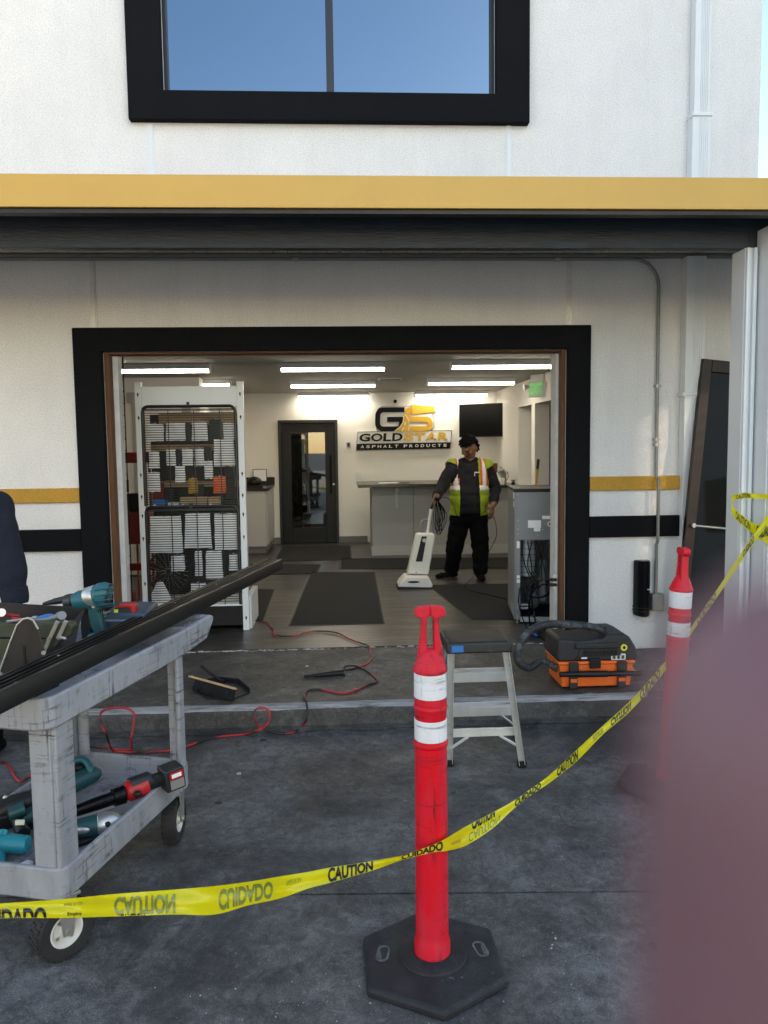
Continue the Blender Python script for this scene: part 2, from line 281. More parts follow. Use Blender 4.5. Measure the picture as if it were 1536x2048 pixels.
# ------------------------------------------------------------------ mesh builder
INV = {}
class MB:
    def __init__(s): s.v = []; s.f = []; s.m = []
    def add(s, vs, fs, mi=0, T=None):
        o = len(s.v)
        for v in vs:
            v = Vector(v); s.v.append(T @ v if T is not None else v)
        for f in fs: s.f.append(tuple(i+o for i in f)); s.m.append(mi)
        return s
    def box(s, x0, y0, z0, x1, y1, z1, mi=0, T=None):
        if x0 > x1: x0, x1 = x1, x0
        if y0 > y1: y0, y1 = y1, y0
        if z0 > z1: z0, z1 = z1, z0
        return s.add([(x0,y0,z0),(x1,y0,z0),(x1,y1,z0),(x0,y1,z0),(x0,y0,z1),(x1,y0,z1),(x1,y1,z1),(x0,y1,z1)],
                     [(0,3,2,1),(4,5,6,7),(0,1,5,4),(1,2,6,5),(2,3,7,6),(3,0,4,7)], mi, T)
    def cyl(s, p0, p1, r0, r1=None, n=16, mi=0, T=None):
        r1 = r0 if r1 is None else r1
        p0 = Vector(p0); p1 = Vector(p1); d = (p1-p0).normalized()
        a = d.orthogonal().normalized(); b = d.cross(a)
        vs = []
        for p, r in ((p0, r0), (p1, r1)):
            for i in range(n):
                t = 2*math.pi*i/n; vs.append(p+(a*math.cos(t)+b*math.sin(t))*r)
        fs = [(i, (i+1) % n, n+(i+1) % n, n+i) for i in range(n)]
        fs += [tuple(range(n-1, -1, -1)), tuple(range(n, 2*n))]
        return s.add(vs, fs, mi, T)
    def tube(s, pts, r, n=8, mi=0, T=None, caps=True):
        pts = [Vector(p) for p in pts]; vs = []; fs = []
        rr = r if hasattr(r, '__len__') else [r]*len(pts)
        nrm = None
        for i, p in enumerate(pts):
            d = (pts[min(i+1, len(pts)-1)]-pts[max(i-1, 0)])
            if d.length < 1e-9: d = Vector((0, 0, 1))
            d.normalize()
            if nrm is None: nrm = d.orthogonal().normalized()
            nrm = (nrm-d*nrm.dot(d)); nrm = nrm.normalized() if nrm.length > 1e-6 else d.orthogonal().normalized()
            b = d.cross(nrm)
            for k in range(n):
                t = 2*math.pi*k/n; vs.append(p+(nrm*math.cos(t)+b*math.sin(t))*rr[i])
        for i in range(len(pts)-1):
            for k in range(n):
                fs.append((i*n+k, i*n+(k+1) % n, (i+1)*n+(k+1) % n, (i+1)*n+k))
        if caps: fs += [tuple(range(n-1, -1, -1)), tuple(range((len(pts)-1)*n, len(pts)*n))]
        return s.add(vs, fs, mi, T)
    def prism(s, poly, z0, z1, mi=0, T=None):
        n = len(poly); vs = [(x, y, z0) for x, y in poly]+[(x, y, z1) for x, y in poly]
        fs = [(i, (i+1) % n, n+(i+1) % n, n+i) for i in range(n)]+[tuple(range(n-1, -1, -1)), tuple(range(n, 2*n))]
        return s.add(vs, fs, mi, T)
    def ell(s, c, r, nu=16, nv=10, mi=0, T=None, Rm=None):
        c = Vector(c); r = (r, r, r) if not hasattr(r, '__len__') else r; vs = []; fs = []
        for j in range(nv+1):
            ph = math.pi*j/nv
            for i in range(nu):
                th = 2*math.pi*i/nu
                v = Vector((r[0]*math.sin(ph)*math.cos(th), r[1]*math.sin(ph)*math.sin(th), r[2]*math.cos(ph)))
                if Rm is not None: v = Rm @ v
                vs.append(c+v)
        for j in range(nv):
            for i in range(nu): fs.append((j*nu+i, (j+1)*nu+i, (j+1)*nu+(i+1) % nu, j*nu+(i+1) % nu))
        return s.add(vs, fs, mi, T)
    def lathe(s, prof, n=32, mi=0, T=None, c=(0, 0, 0), caps=True):
        vs = []; fs = []; c = Vector(c)
        for r, z in prof:
            for i in range(n):
                t = 2*math.pi*i/n; vs.append(c+Vector((r*math.cos(t), r*math.sin(t), z)))
        for j in range(len(prof)-1):
            for i in range(n): fs.append((j*n+i, j*n+(i+1) % n, (j+1)*n+(i+1) % n, (j+1)*n+i))
        if caps: fs += [tuple(range(n-1, -1, -1)), tuple(range((len(prof)-1)*n, len(prof)*n))]
        return s.add(vs, fs, mi, T)
    def build(s, name, ms, parent=None, bevel=0, world=True, sharp=38, segs=2, label=None):
        T = INV.get(parent.name if parent else None) if world else None
        me = bpy.data.meshes.new(name)
        vs = [(T @ v) if T is not None else v for v in s.v]
        me.from_pydata([tuple(v) for v in vs], [], s.f)
        ms = ms if isinstance(ms, (list, tuple)) else [ms]
        for m in ms: me.materials.append(M[m] if isinstance(m, str) else m)
        me.polygons.foreach_set('material_index', s.m)
        me.validate(); me.update()
        me.polygons.foreach_set('use_smooth', [True]*len(me.polygons))
        me.set_sharp_from_angle(angle=R(sharp))
        o = bpy.data.objects.new(name, me); COL.objects.link(o)
        if parent: o.parent = parent; INV[o.name] = INV.get(parent.name)
        if bevel:
            b = o.modifiers.new('bevel', 'BEVEL'); b.width = bevel; b.segments = segs; b.limit_method = 'ANGLE'; b.angle_limit = R(40); b.harden_normals = False
        if label: o['label'] = label
        return o
def thing(name, label, cat, loc=(0, 0, 0), rz=0, group=None, mw=None):
    o = bpy.data.objects.new(name, None); COL.objects.link(o); o.empty_display_size = .1
    Mx = mw if mw is not None else Matrix.Translation(Vector(loc)) @ Matrix.Rotation(rz, 4, 'Z')
    o.matrix_world = Mx; INV[o.name] = Mx.inverted()
    o['label'] = label; o['category'] = cat
    if group: o['group'] = group
    return o
def tag(o, label, cat, group=None):
    o['label'] = label; o['category'] = cat
    if group: o['group'] = group
    return o
def struct(o): o['kind'] = 'structure'; return o
def instance(o, name, parent, loc=(0, 0, 0), rot=None):
    c = bpy.data.objects.new(name, o.data); COL.objects.link(c); c.parent = parent; c.location = loc
    if rot: c.rotation_euler = rot
    return c
def copy_tree(o, parent=None, top=True):
    c = o.copy(); COL.objects.link(c)
    if parent: c.parent = parent
    for ch in list(o.children): copy_tree(ch, c, False)
    return c
def frame(o, x, y, z=None):
    """matrix with origin o, x axis x, y axis y (orthonormalised)"""
    x = Vector(x).normalized(); y = Vector(y); y = (y-x*y.dot(x)).normalized(); z = x.cross(y)
    return Matrix(((x.x, y.x, z.x, o[0]), (x.y, y.y, z.y, o[1]), (x.z, y.z, z.z, o[2]), (0, 0, 0, 1)))
def spline(pts, n=8):
    pts = [Vector(p) for p in pts]; out = []
    for i in range(len(pts)-1):
        p0 = pts[max(i-1, 0)]; p1 = pts[i]; p2 = pts[i+1]; p3 = pts[min(i+2, len(pts)-1)]
        for k in range(n):
            t = k/n; out.append(.5*((2*p1)+(-p0+p2)*t+(2*p0-5*p1+4*p2-p3)*t*t+(-p0+3*p1-3*p2+p3)*t**3))
    out.append(pts[-1]); return out
def text_geo(s, x0, x1, y0, y1, bold=.012, depth=0, fit=True, res=3):
    """letters as (verts, faces) in a box x0..x1, y0..y1"""
    cu = bpy.data.curves.new('t', 'FONT'); cu.body = s; cu.offset = bold; cu.resolution_u = res; cu.extrude = 0
    ob = bpy.data.objects.new('t', cu); COL.objects.link(ob)
    dg = bpy.context.evaluated_depsgraph_get(); me = bpy.data.meshes.new_from_object(ob.evaluated_get(dg))
    vs = [v.co.copy() for v in me.vertices]; fs = [tuple(p.vertices) for p in me.polygons]
    bpy.data.objects.remove(ob); bpy.data.meshes.remove(me)
    ax = min(v.x for v in vs); bx = max(v.x for v in vs); ay_ = min(v.y for v in vs); by = max(v.y for v in vs)
    out = [Vector((x0+(v.x-ax)/(bx-ax)*(x1-x0), y0+(v.y-ay_)/(by-ay_)*(y1-y0), 0)) for v in vs]
    return out, fs
def rrect(x0, y0, x1, y1, r, n=5):
    out = []
    for cx, cy, a in ((x1-r, y1-r, 0), (x0+r, y1-r, 90), (x0+r, y0+r, 180), (x1-r, y0+r, 270)):
        for i in range(n+1):
            t = R(a+90*i/n); out.append((cx+r*math.cos(t), cy+r*math.sin(t)))
    return out
def panel_holes(mb, xs, zs, holes, y0, y1, mi=0, swap=False):
    """wall slab between y0 and y1 with rectangular holes; xs, zs grid lines. swap: slab lies in the y-z plane"""
    nx, nz = len(xs)-1, len(zs)-1
    def solid(i, j):
        if i < 0 or j < 0 or i >= nx or j >= nz: return False
        cx = (xs[i]+xs[i+1])/2; cz = (zs[j]+zs[j+1])/2
        return not any(a < cx < b and c < cz < d for a, b, c, d in holes)
    def P(x, y, z): return (y, x, z) if swap else (x, y, z)
    idx = {}; vs = []; fs = []
    def V(i, j, k):
        if (i, j, k) not in idx: idx[(i, j, k)] = len(vs); vs.append(P(xs[i], (y0, y1)[k], zs[j]))
        return idx[(i, j, k)]
    for i in range(nx):
        for j in range(nz):
            if not solid(i, j): continue
            fs.append((V(i,j,0),V(i+1,j,0),V(i+1,j+1,0),V(i,j+1,0))); fs.append((V(i,j,1),V(i,j+1,1),V(i+1,j+1,1),V(i+1,j,1)))
            if not solid(i-1, j): fs.append((V(i,j,0),V(i,j+1,0),V(i,j+1,1),V(i,j,1)))
            if not solid(i+1, j): fs.append((V(i+1,j,0),V(i+1,j,1),V(i+1,j+1,1),V(i+1,j+1,0)))
            if not solid(i, j-1): fs.append((V(i,j,0),V(i,j,1),V(i+1,j,1),V(i+1,j,0)))
            if not solid(i, j+1): fs.append((V(i,j+1,0),V(i+1,j+1,0),V(i+1,j+1,1),V(i,j+1,1)))
    if swap: fs = [tuple(reversed(f)) for f in fs]
    mb.add(vs, fs, mi)
# ================================================================== SETTING: ground, step, floor
def grid_sheet(name, x0, x1, y0, y1, z, m, n=1):
    mb = MB(); mb.add([(x0,y0,z),(x1,y0,z),(x1,y1,z),(x0,y1,z)], [(0,1,2,3)]); return struct(mb.build(name, m, None, world=False))
mb = MB()   # two slabs of sealed asphalt parted by a saw-cut joint (slightly skewed), reaching far out
def jy(x): return 2.752-(x)*.058
far = 260
mb.add([(-far,-far,0),(far,-far,0),(far,jy(far)-.006,0),(-far,jy(-far)-.006,0)], [(0,1,2,3)])
mb.add([(-far,jy(-far)+.006,0),(far,jy(far)+.006,0),(far,far,0),(-far,far,0)], [(0,1,2,3)])
mb.add([(-far,jy(-far)-.006,0),(far,jy(far)-.006,0),(far,jy(far)-.006,-.02),(-far,jy(-far)-.006,-.02)], [(0,1,2,3)])
mb.add([(-far,jy(-far)+.006,-.02),(far,jy(far)+.006,-.02),(far,jy(far)+.006,0),(-far,jy(-far)+.006,0)], [(0,1,2,3)])
mb.add([(-far,jy(-far)-.006,-.02),(far,jy(far)-.006,-.02),(far,jy(far)+.006,-.02),(-far,jy(-far)+.006,-.02)], [(0,1,2,3)])
struct(mb.build('ground', 'asphalt', None, world=False))
# raised concrete step with a rounded nose, wobbly and worn
SY = 4.505
def step_mesh():
    prof = [(SY-.006, 0), (SY, .02), (SY+.002, .085), (SY+.008, .108), (SY+.020, .122), (SY+.040, .130), (SY+.062, .1315),
            (SY+.15, .132), (SY+.5, .132), (SY+1.0, .1325), (5.80, .133)]
    xs = [-6+i*.06 for i in range(int((1.86+6)/.06)+1)]
    vs = []; fs = []; mi = []
    for i, x in enumerate(xs):
        for j, (y, z) in enumerate(prof):
            w = (noise.noise(Vector((x*3, j*.4, 0)))*.008+noise.noise(Vector((x*13, j, 3)))*.006) if 0 < j < 7 else 0
            e = max(0, (x-1.74)/.12); rd = e*e*.05 if j < 7 else 0   # corner rounds away
            vs.append((x+0, y+w*.8+rd, z+w*.5 if j > 2 else z))
    n = len(prof)
    mb = MB()
    fa, fb, fc = [], [], []
    for i in range(len(xs)-1):
        for j in range(n-1):
            f = (i*n+j, (i+1)*n+j, (i+1)*n+j+1, i*n+j+1)
            (fb if 3 <= j <= 5 else fa if j < 3 else fc).append(f)
    mb.add(vs, fa, 0); o = 0
    for f in fb: mb.f.append(f); mb.m.append(1)
    for f in fc: mb.f.append(f); mb.m.append(2)
    L_ = (len(xs)-1)*n
    mb.f.append(tuple(L_+j for j in range(n))+()); mb.m.append(0)
    return mb
mbs = step_mesh()
# end face down to the ground
L_ = len(mbs.v)-11
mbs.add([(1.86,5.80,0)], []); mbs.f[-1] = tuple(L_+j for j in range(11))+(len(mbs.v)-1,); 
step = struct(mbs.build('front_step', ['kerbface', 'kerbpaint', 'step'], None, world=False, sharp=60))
mb = MB(); mb.box(1.862, 4.95, 0, 6.5, 5.75, .088); struct(mb.build('side_walk', 'step', None, world=False, bevel=.01))
# gutter apron: thin raised skim of pale cement along the foot of the step
mb = MB(); vs = []; fs = []
for i in range(131):
    x = -6+i*.06; w = .05+.03*noise.noise(Vector((x*4, 0, 0)))
    vs += [(x, SY-.004, .012), (x, SY-.03-w, .004)]
for i in range(130): fs.append((2*i, 2*i+1, 2*i+3, 2*i+2))
mb.add(vs, fs); struct(mb.build('step_foot', 'step', None, world=False))
# ------------------------------------------------------------------ interior floor of vinyl planks
fl = thing('floor', 'x', 'x', (0, 0, 0)); del fl['label']; del fl['category']; fl['kind'] = 'structure'
mb = MB(); mb.box(-3.6, 5.82, .02, 2.6, 12.6, .128); sub = mb.build('subfloor', 'mat_edge', fl)
PW, PL = .178, 1.22
mb = MB(); g = .0012; mb.box(g, g, 0, PL-g, PW-g, .007); plank_me = None
row = 0; y = 5.83; n_ = 0
while y < 12.5 and n_ < 298:
    x = -3.55+(row*.43) % PL-PL
    while x < 2.5:
        x0 = max(x, -3.55); x1 = min(x+PL, 2.5)
        if y > 9 and x1 < -2.0: x += PL; continue
        if x1-x0 > .02:
            if abs((x1-x0)-PL) < .001:
                if plank_me is None:
                    p0 = mb.build('plank', 'plank', fl, world=False, sharp=30); plank_me = p0; p0.location = (x0, y, .128)
                else: instance(plank_me, 'plank', fl, (x0, y, .128))
            else:
                q = MB(); q.box(g, g, 0, x1-x0-g, PW-g, .007); q.build('plank', 'plank', fl, world=False, sharp=30).location = (x0, y, .128)
            n_ += 1
        x += PL
    y += PW; row += 1
# ================================================================== BUILDING
OX0, OX1, OZ1 = -1.724, 1.683, 2.38
WX0, WX1, WZ0 = -1.225, 1.145, 4.185
bld = thing('shop_building', 'white stucco two-storey shop front with a black-framed open entrance and black-framed upper window', 'building', (0, W, 0))
mb = MB()
panel_holes(mb, [-7, WX0, OX0-.02, OX1+.02, 3.122] if False else sorted([-7, OX0, WX0, WX1, OX1, 3.122]), [0.02, OZ1, WZ0, 6.2, 7.6],
            [(OX0, OX1, 0, OZ1), (WX0, WX1, WZ0, 6.2)], W, W+.20)
mb.build('front_wall', 'white_stucco', bld, bevel=.006)
mb = MB(); mb.box(2.92, W+.2, .02, 3.122, 16.2, 7.6); mb.box(-7, 16.2, .02, 3.122, 16.4, 7.6); mb.box(-7, W+.2, .02, -6.8, 16.2, 7.6); mb.box(-7, W, 7.6, 3.122, 16.4, 7.7)
mb.build('outer_wall', 'white_stucco', bld)
mb = MB(); mb.box(-6.8, W+.2, 2.75, 2.92, 16.2, 2.95); mb.build('upper_floor', 'drywall', bld)
# black stucco surround of the entrance
mb = MB(); T0, T1 = -1.925, 1.858
mb.add([(T0, W-.045, .10), (OX0, W-.045, .10), (OX0, W-.045, OZ1), (OX1, W-.045, OZ1), (OX1, W-.045, .10), (T1, W-.045, .10), (T1, W-.045, 2.552), (T0, W-.045, 2.548)], [])
q = MB(); pts = [(T0, .0), (T0, 2.548), (T1, 2.552), (T1, .0), (OX1, .0), (OX1, OZ1), (OX0, OZ1), (OX0, .0)]
vs = [(x, W-.045, z) for x, z in pts]+[(x, W+.012, z) for x, z in pts]; n = 8
fs = [(0,1,6,7), (1,2,5,6), (2,3,4,5)]+[(i, i+n, (i+1) % n+n, (i+1) % n) for i in range(n)]+[(8,15,14,9), (9,14,13,10), (10,13,12,11)]
q.add(vs, fs); q.build('entrance_surround', 'black_stucco', bld, bevel=.008)
for nm, mt, z0, z1, pr in (('gold_band', 'gold_stucco', 1.292, 1.397, .030), ('black_band', 'black_stucco', .935, 1.095, .040)):
    dz = .026
    q = MB(); q.box(-6.9, W-pr, z0, T0-.002, W+.01, z1); q.build(nm, mt, bld, bevel=.006)
    q = MB(); q.box(T1+.002, W-pr, z0+dz, 2.562, W+.01, z1+dz); q.build(nm, mt, bld, bevel=.006)
# control joints (metal strips)
for x, z0, z1 in ((-1.327, 3.2, 3.978), (1.244, 3.2, 3.985), (-1.772, 2.553, 3.06), (1.702, 2.555, 3.06)):
    q = MB(); q.box(x-.010, W-.012, z0, x+.010, W+.002, z1); q.box(x-.022, W-.006, z0, x+.019, W+.001, z1); q.cyl((x, W-.014, z0+.04), (x, W-.01, z0+.04), .004, n=8)
    q.build('control_joint', 'white_metal' if z0 > 3 else 'alu_bright', bld)
# upper window: black stucco surround + frame + panes
q = MB(); ex0, ex1, ez0 = -1.463, 1.387, 3.984
pts = [(ex0, 6.45), (ex0, ez0), (ex1, ez0), (ex1, 6.45), (WX1, 6.2), (WX1, WZ0), (WX0, WZ0), (WX0, 6.2)]
n = 8; vs = [(x, W-.06, z) for x, z in pts]+[(x, W+.012, z) for x, z in pts]
fs = [(0,1,6,7), (1,2,5,6), (2,3,4,5), (3,0,7,4)]+[(i, i+n, (i+1) % n+n, (i+1) % n) for i in (0,1,2,4,5,6)]
fs += [(3,11,8,0), (7,15,12,4)]
q.add(vs, fs); q.build('window_surround', 'black_stucco', bld, bevel=.008)
q = MB(); t = .028
q.box(WX0, W+.03, WZ0, WX0+t, W+.10, 6.2); q.box(WX1-t, W+.03, WZ0, WX1, W+.10, 6.2); q.box(WX0+t, W+.03, WZ0, WX1-t, W+.10, WZ0+t); q.box(-.072, W+.028, WZ0+t, -.018, W+.10, 6.2)
q.box(WX0+t, W+.03, 6.17, WX1-t, W+.10, 6.2)
win = q.build('upper_window', 'winframe', bld, bevel=.003)
for a, b_ in ((WX0+t, -.072), (-.018, WX1-t)):
    q = MB(); q.box(a, W+.06, WZ0+t, b_, W+.072, 6.17); q.build('pane', 'winglass', win)
# downspouts (upper and lower) with ribs
def spout(x0, x1, z0, z1, y1, d):
    q = MB(); q.box(x0, y1-d, z0, x1, y1, z1)
    for k in range(5):
        xx = x0+(x1-x0)*(.42+.11*k); q.box(xx-.0035, y1-d-.004, z0, xx+.0035, y1-d, z1)
    return q
dsp = spout(2.575, 2.71, 3.16, 4.05, W-.002, .085).build('downspout', 'white_metal', bld, bevel=.006)
spout(2.585, 2.70, 4.05, 7.4, W-.004, .078).build('downspout', 'white_metal', bld, bevel=.006)
q = MB(); q.box(2.568, W-.096, 4.03, 2.718, W, 4.055); q.build('strap', 'white_metal', dsp, bevel=.003)
dsp = spout(2.555, 2.70, .12, 3.04, W-.002, .085).build('downspout', 'white_metal', bld, bevel=.006)
q = MB(); q.box(2.535, W-.096, 2.02, 2.72, W, 2.045); q.build('strap', 'white_metal', dsp, bevel=.003)
# interior shell
XR = 2.5; IY = W+.20
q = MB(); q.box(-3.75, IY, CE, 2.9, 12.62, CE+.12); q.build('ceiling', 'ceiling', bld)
for x0, x1, y0, y1 in ((-.35, .30, 6.2, 6.6),):
    c = q = MB(); q.box(x0, y0, CE-.012, x1, y1, CE-.001); q.build('ceiling_patch', 'ceiling', bld, bevel=.004)
q = MB(); panel_holes(q, [-1.62, -1.03, -.08, 2.5], [.05, 2.125, CE], [(-1.03, -.08, 0, 2.125)], B, B+.15); q.build('back_wall', 'inwall', bld)
q = MB(); panel_holes(q, [IY, 8.75, 9.94, 10.12, 10.88, 12.6], [.05, 1.10, 2.21, CE], [(8.75, 9.94, .0, 2.21), (10.12, 10.88, 1.10, 2.21)], XR, XR+.24, swap=True)
q.build('side_wall', 'inwall', bld)
q = MB(); q.box(XR+.24, 8.7, .1, XR+.27, 10.95, 2.3); q.build('side_glazing', 'doorglass', bld)
for yy in (8.75, 9.84): 
    q = MB(); q.box(XR+.19, yy, .13, XR+.238, yy+.1, 2.20); q.build('door_jamb', 'winframe', bld)
q = MB(); q.box(XR+.19, 10.79, 1.11, XR+.238, 10.87, 2.20); q.build('door_jamb', 'winframe', bld)
q = MB(); q.box(-1.74, 11.2, .05, -1.62, 12.6, CE); q.box(-3.6, 9.6, .05, -1.62-.12, 9.7, CE) ; q.box(-1.80,9.7,.05,-1.74,11.2,CE); q.box(-3.6, IY, .05, -3.48, 9.6, CE); q.build('side_wall', 'inwall', bld)
q = MB()   # door casing seen past the rack
q.box(-2.55, 9.55, .13, -2.45, 9.598, 2.25); q.box(-1.95, 9.55, .13, -1.85, 9.598, 2.25); q.box(-2.6, 9.54, 2.25, -1.80, 9.598, 2.37); q.build('door_casing', 'cab', bld)
for x0, x1, y0, y1 in ((-.078, .38, B-.012, B), (-1.155, -1.032, B-.012, B), (XR-.012, XR, 6.0, 8.74)):
    q = MB(); q.box(x0, y0, .135, x1, y1, .24); q.build('baseboard', 'baseboard', bld)
q = MB(); q.box(.30, IY+.5, CE-.02, .75, IY+.51+.2, CE); 
# rough opening: brown wood liner, then ragged white drywall returns
def ragged(x0, x1, y0, y1, z0, z1, side):
    """jamb board whose front outer edge is chewed"""
    n = 60; vs = []; fs = []; mb = MB()
    for i in range(n+1):
        z = z0+(z1-z0)*i/n; w = noise.noise(Vector((z*9, x0*7, 1)))*.010+noise.noise(Vector((z*40, x0, 5)))*.008
        if side < 0: a, b_ = x0+abs(w)*.9, x1
        else: a, b_ = x0, x1-abs(w)*.9
        vs += [(a, y0, z), (b_, y0, z), (b_, y1, z), (a, y1, z)]
    for i in range(n):
        for k in range(4): fs.append((i*4+k, i*4+(k+1) % 4, i*4+4+(k+1) % 4, i*4+4+k))
    fs += [(0,3,2,1), (n*4, n*4+1, n*4+2, n*4+3)]
    return mb.add(vs, fs)
for sx, a, b_ in ((-1, OX0, OX0+.036), (1, OX1-.030, OX1)):
    q = MB(); q.box(a, W+.015, .132, b_, W+.16, OZ1); q.build('wood_jamb', 'wood_raw', bld, bevel=.003)
q = MB(); q.box(OX0+.036, W+.015, OZ1-.014, OX1-.030, W+.16, OZ1); q.build('wood_header', 'wood_raw', bld, bevel=.003)
ragged(-1.700, -1.650, W+.10, W+.20, .132, OZ1-.02, -1).build('drywall_jamb', 'drywall', bld)
ragged(1.632, 1.668, W+.10, W+.24, .132, OZ1-.02, 1).build('drywall_jamb', 'drywall', bld)
# ragged plaster crumbs along the threshold
q = MB()
r5 = random.Random(5)
for x0, x1, dens in ((-1.30, -.12, 85), (1.05, 1.62, 44), (-.1, 1.0, 26)):
    for k in range(dens):
        x = x0+(x1-x0)*(k+r5.random())/dens; y = 5.795+r5.uniform(-.015, .012); s = r5.uniform(.004, .022)*r5.uniform(.4, 1) if dens > 20 else r5.uniform(.003, .009)
        q.ell((x, y, .134+s*.15), (s*1.5, s*.7, s*.35), 7, 4, Rm=Matrix.Rotation(r5.uniform(-.5, .5), 3, 'Z'))
q.build('threshold_plaster', 'plaster', bld)['kind'] = 'stuff'
# ------------------------------------------------------------------ canopy: fascia, beam, soffit boards, roof, columns
can = thing('entrance_canopy', 'flat canopy with gold fascia and dark beam on white metal columns across the shop front', 'canopy', (0, 4.1, 0))
CX0, CX1 = -7, 7
q = MB(); q.box(CX0, 4.08, 2.895, CX1, 4.10, 3.058); q.build('fascia', 'gold', can, bevel=.003)
q = MB(); q.box(CX0, 4.10, 2.872, CX1, 4.16, 2.893); q.build('fascia_lip', 'darksteel', can)
q = MB(); q.box(CX0, 4.102, 3.00, CX1, 4.40, 3.02); q.add([(CX0,4.10,3.05),(CX1,4.10,3.05),(CX1,5.748,3.19),(CX0,5.748,3.19),(CX0,4.10,3.03),(CX1,4.10,3.03),(CX1,5.748,3.17),(CX0,5.748,3.17)],
    [(0,1,2,3),(4,7,6,5),(0,4,5,1),(1,5,6,2),(2,6,7,3),(3,7,4,0)]); q.build('roof_deck', 'blackmetal', can)
q = MB(); q.box(CX0, 4.40, 2.773, 2.345, 4.46, 2.990); q.box(2.345, 4.40, 2.773, CX1, 4.46, 2.99); bm = q.build('beam', 'beam', can, bevel=.004)
nb = 0; x = -4.0; 
qq = MB(); qq.box(.0025, 4.47, 3.0, .0925, 5.742, 3.012); first = None
# boards sloping gently up to the wall
qq = MB(); a = .0925
qq.add([(.003,4.47,3.00),(a,4.47,3.00),(a,5.742,3.072),(.003,5.742,3.072),(.003,4.47,3.012),(a,4.47,3.012),(a,5.742,3.084),(.003,5.742,3.084)], [(0,3,2,1),(4,5,6,7),(0,1,5,4),(1,2,6,5),(2,3,7,6),(3,0,4,7)])
while x < 4.2:
    if first is None: first = qq.build('soffit_board', 'soffit', can, world=False); first.data.transform(Matrix.Translation((0, -4.1, 0))); first.location = (x, 0, 0)
    else: instance(first, 'soffit_board', can, (x, 0, 0))
    x += .0955
q = MB(); q.box(CX0, 5.70, 3.040, CX1, 5.747, 3.058); q.build('soffit_trim', 'conduit', can)
def ribbed(x0, x1, y0, y1, z0, z1, ribs):
    q = MB(); q.box(x0, y0, z0, x1, y1, z1)
    for f in ribs: xx = x0+(x1-x0)*f; q.box(xx-.010, y0-.022, z0+.003, xx+.010, y0, z1-.003)
    return q
pc = ribbed(2.308, 2.385, 4.37, 4.52, 0, 2.771, (.16, .70)).build('column', 'white_metal', can, bevel=.004)
pc = ribbed(2.388, 2.60, 4.23, 4.395, 0, 2.870, (.08, .30, .52, .74)).build('column', 'white_metal', can, bevel=.005)
q = MB()
for z in (2.70, 2.82): q.cyl((2.425, 4.214, z), (2.425, 4.222, z), .010, n=12)
q.build('bolt', 'steel', pc)
q = MB(); q.box(2.52, 4.13, .02, 2.60, 4.216, 2.80); q.build('column_gutter', 'white_metal', can, bevel=.006)
for x in (5.2,):
    ribbed(x, x+.2, 4.3, 4.45, 0, 2.77, (.2, .5, .8)).build('column', 'white_metal', can, bevel=.005)
# ------------------------------------------------------------------ conduit and boxes on the wall
cdt = thing('electrical_conduit', 'thin grey conduit running under the soffit and bending down the wall to the junction box', 'conduit', (2.33, W, .5))
zc = 3.030
pts = [(-5, W-.035, zc), (2.17, W-.035, zc)]
for k in range(1, 9):
    t = k/8*math.pi/2; pts.append((2.17+.20*math.sin(t), W-.035+.012*k/8, zc-.20*(1-math.cos(t))))
pts += [(2.372, W-.022, 2.2), (2.375, W-.022, 1.42)]
pts += [(2.375, W-.065, 1.40), (2.378, W-.065, .93), (2.382, W-.030, .90), (2.384, W-.028, .52)]
q = MB(); q.tube(pts, .0125, 10); q.build('pipe', 'conduit', cdt)
for x, z in ((-.32, zc), (1.60, zc)):
    q = MB(); q.cyl((x-.02, W-.035, z), (x+.02, W-.035, z), .017, n=12); q.build('coupling', 'steel', cdt)
for z in (2.10, 1.70, 1.66):
    q = MB(); q.cyl((2.373, W-.022, z-.012), (2.373, W-.022, z+.012), .018, n=12); q.box(2.35, W-.008, z-.008, 2.41, W, z+.008); q.build('coupling', 'steel', cdt)
jb = MB(); jb.box(2.342, W-.075, .392, 2.432, W-.001, .522); jbx = tag(jb.build('junction_box', 'conduit', None, bevel=.005, world=False), 'small grey metal junction box at the foot of the wall conduit', 'junction box')
q = MB(); q.tube(spline([(2.36, W-.02, .39), (2.35, W-.02, .34), (2.31, W-.015, .325), (2.27, W-.015, .345)], 6), .004, 6)
q.tube(spline([(2.40, W-.02, .39), (2.39, W-.02, .31), (2.31, W-.015, .295), (2.25, W-.015, .34)], 6), .004, 6)
tag(q.build('loose_cable', 'white_paint', None, world=False), 'thin pale cable looping below the black wall reader and the junction box', 'cable')
dev = thing('wall_sensor', 'tall black rounded detector mounted low on the white wall', 'wall sensor', (2.273, W, .57))
q = MB(); pr = [(math.cos(R(a))*.062, -math.sin(R(a))*.11) for a in range(0, 181, 15)]
pr = [(x*(1 if abs(x) < .0615 else 1), y) for x, y in pr]
q.prism([(x, y) for x, y in pr], -.215, .215, T=Matrix.Translation((2.273, W-.002, .567))); q.build('housing', 'blackgloss', dev, bevel=.014)
q = MB(); q.prism([(x*1.02, y*1.02) for x, y in pr], -.15, -.143, T=Matrix.Translation((2.273, W-.002, .567))); q.prism([(x*1.02, y*1.02) for x, y in pr], -.175, -.168, T=Matrix.Translation((2.273, W-.002, .567))); q.build('ring', 'black', dev)
q = MB(); q.box(2.283, W-.112, .565, 2.305, W-.106, .570); q.build('maker_mark', 'label', dev)
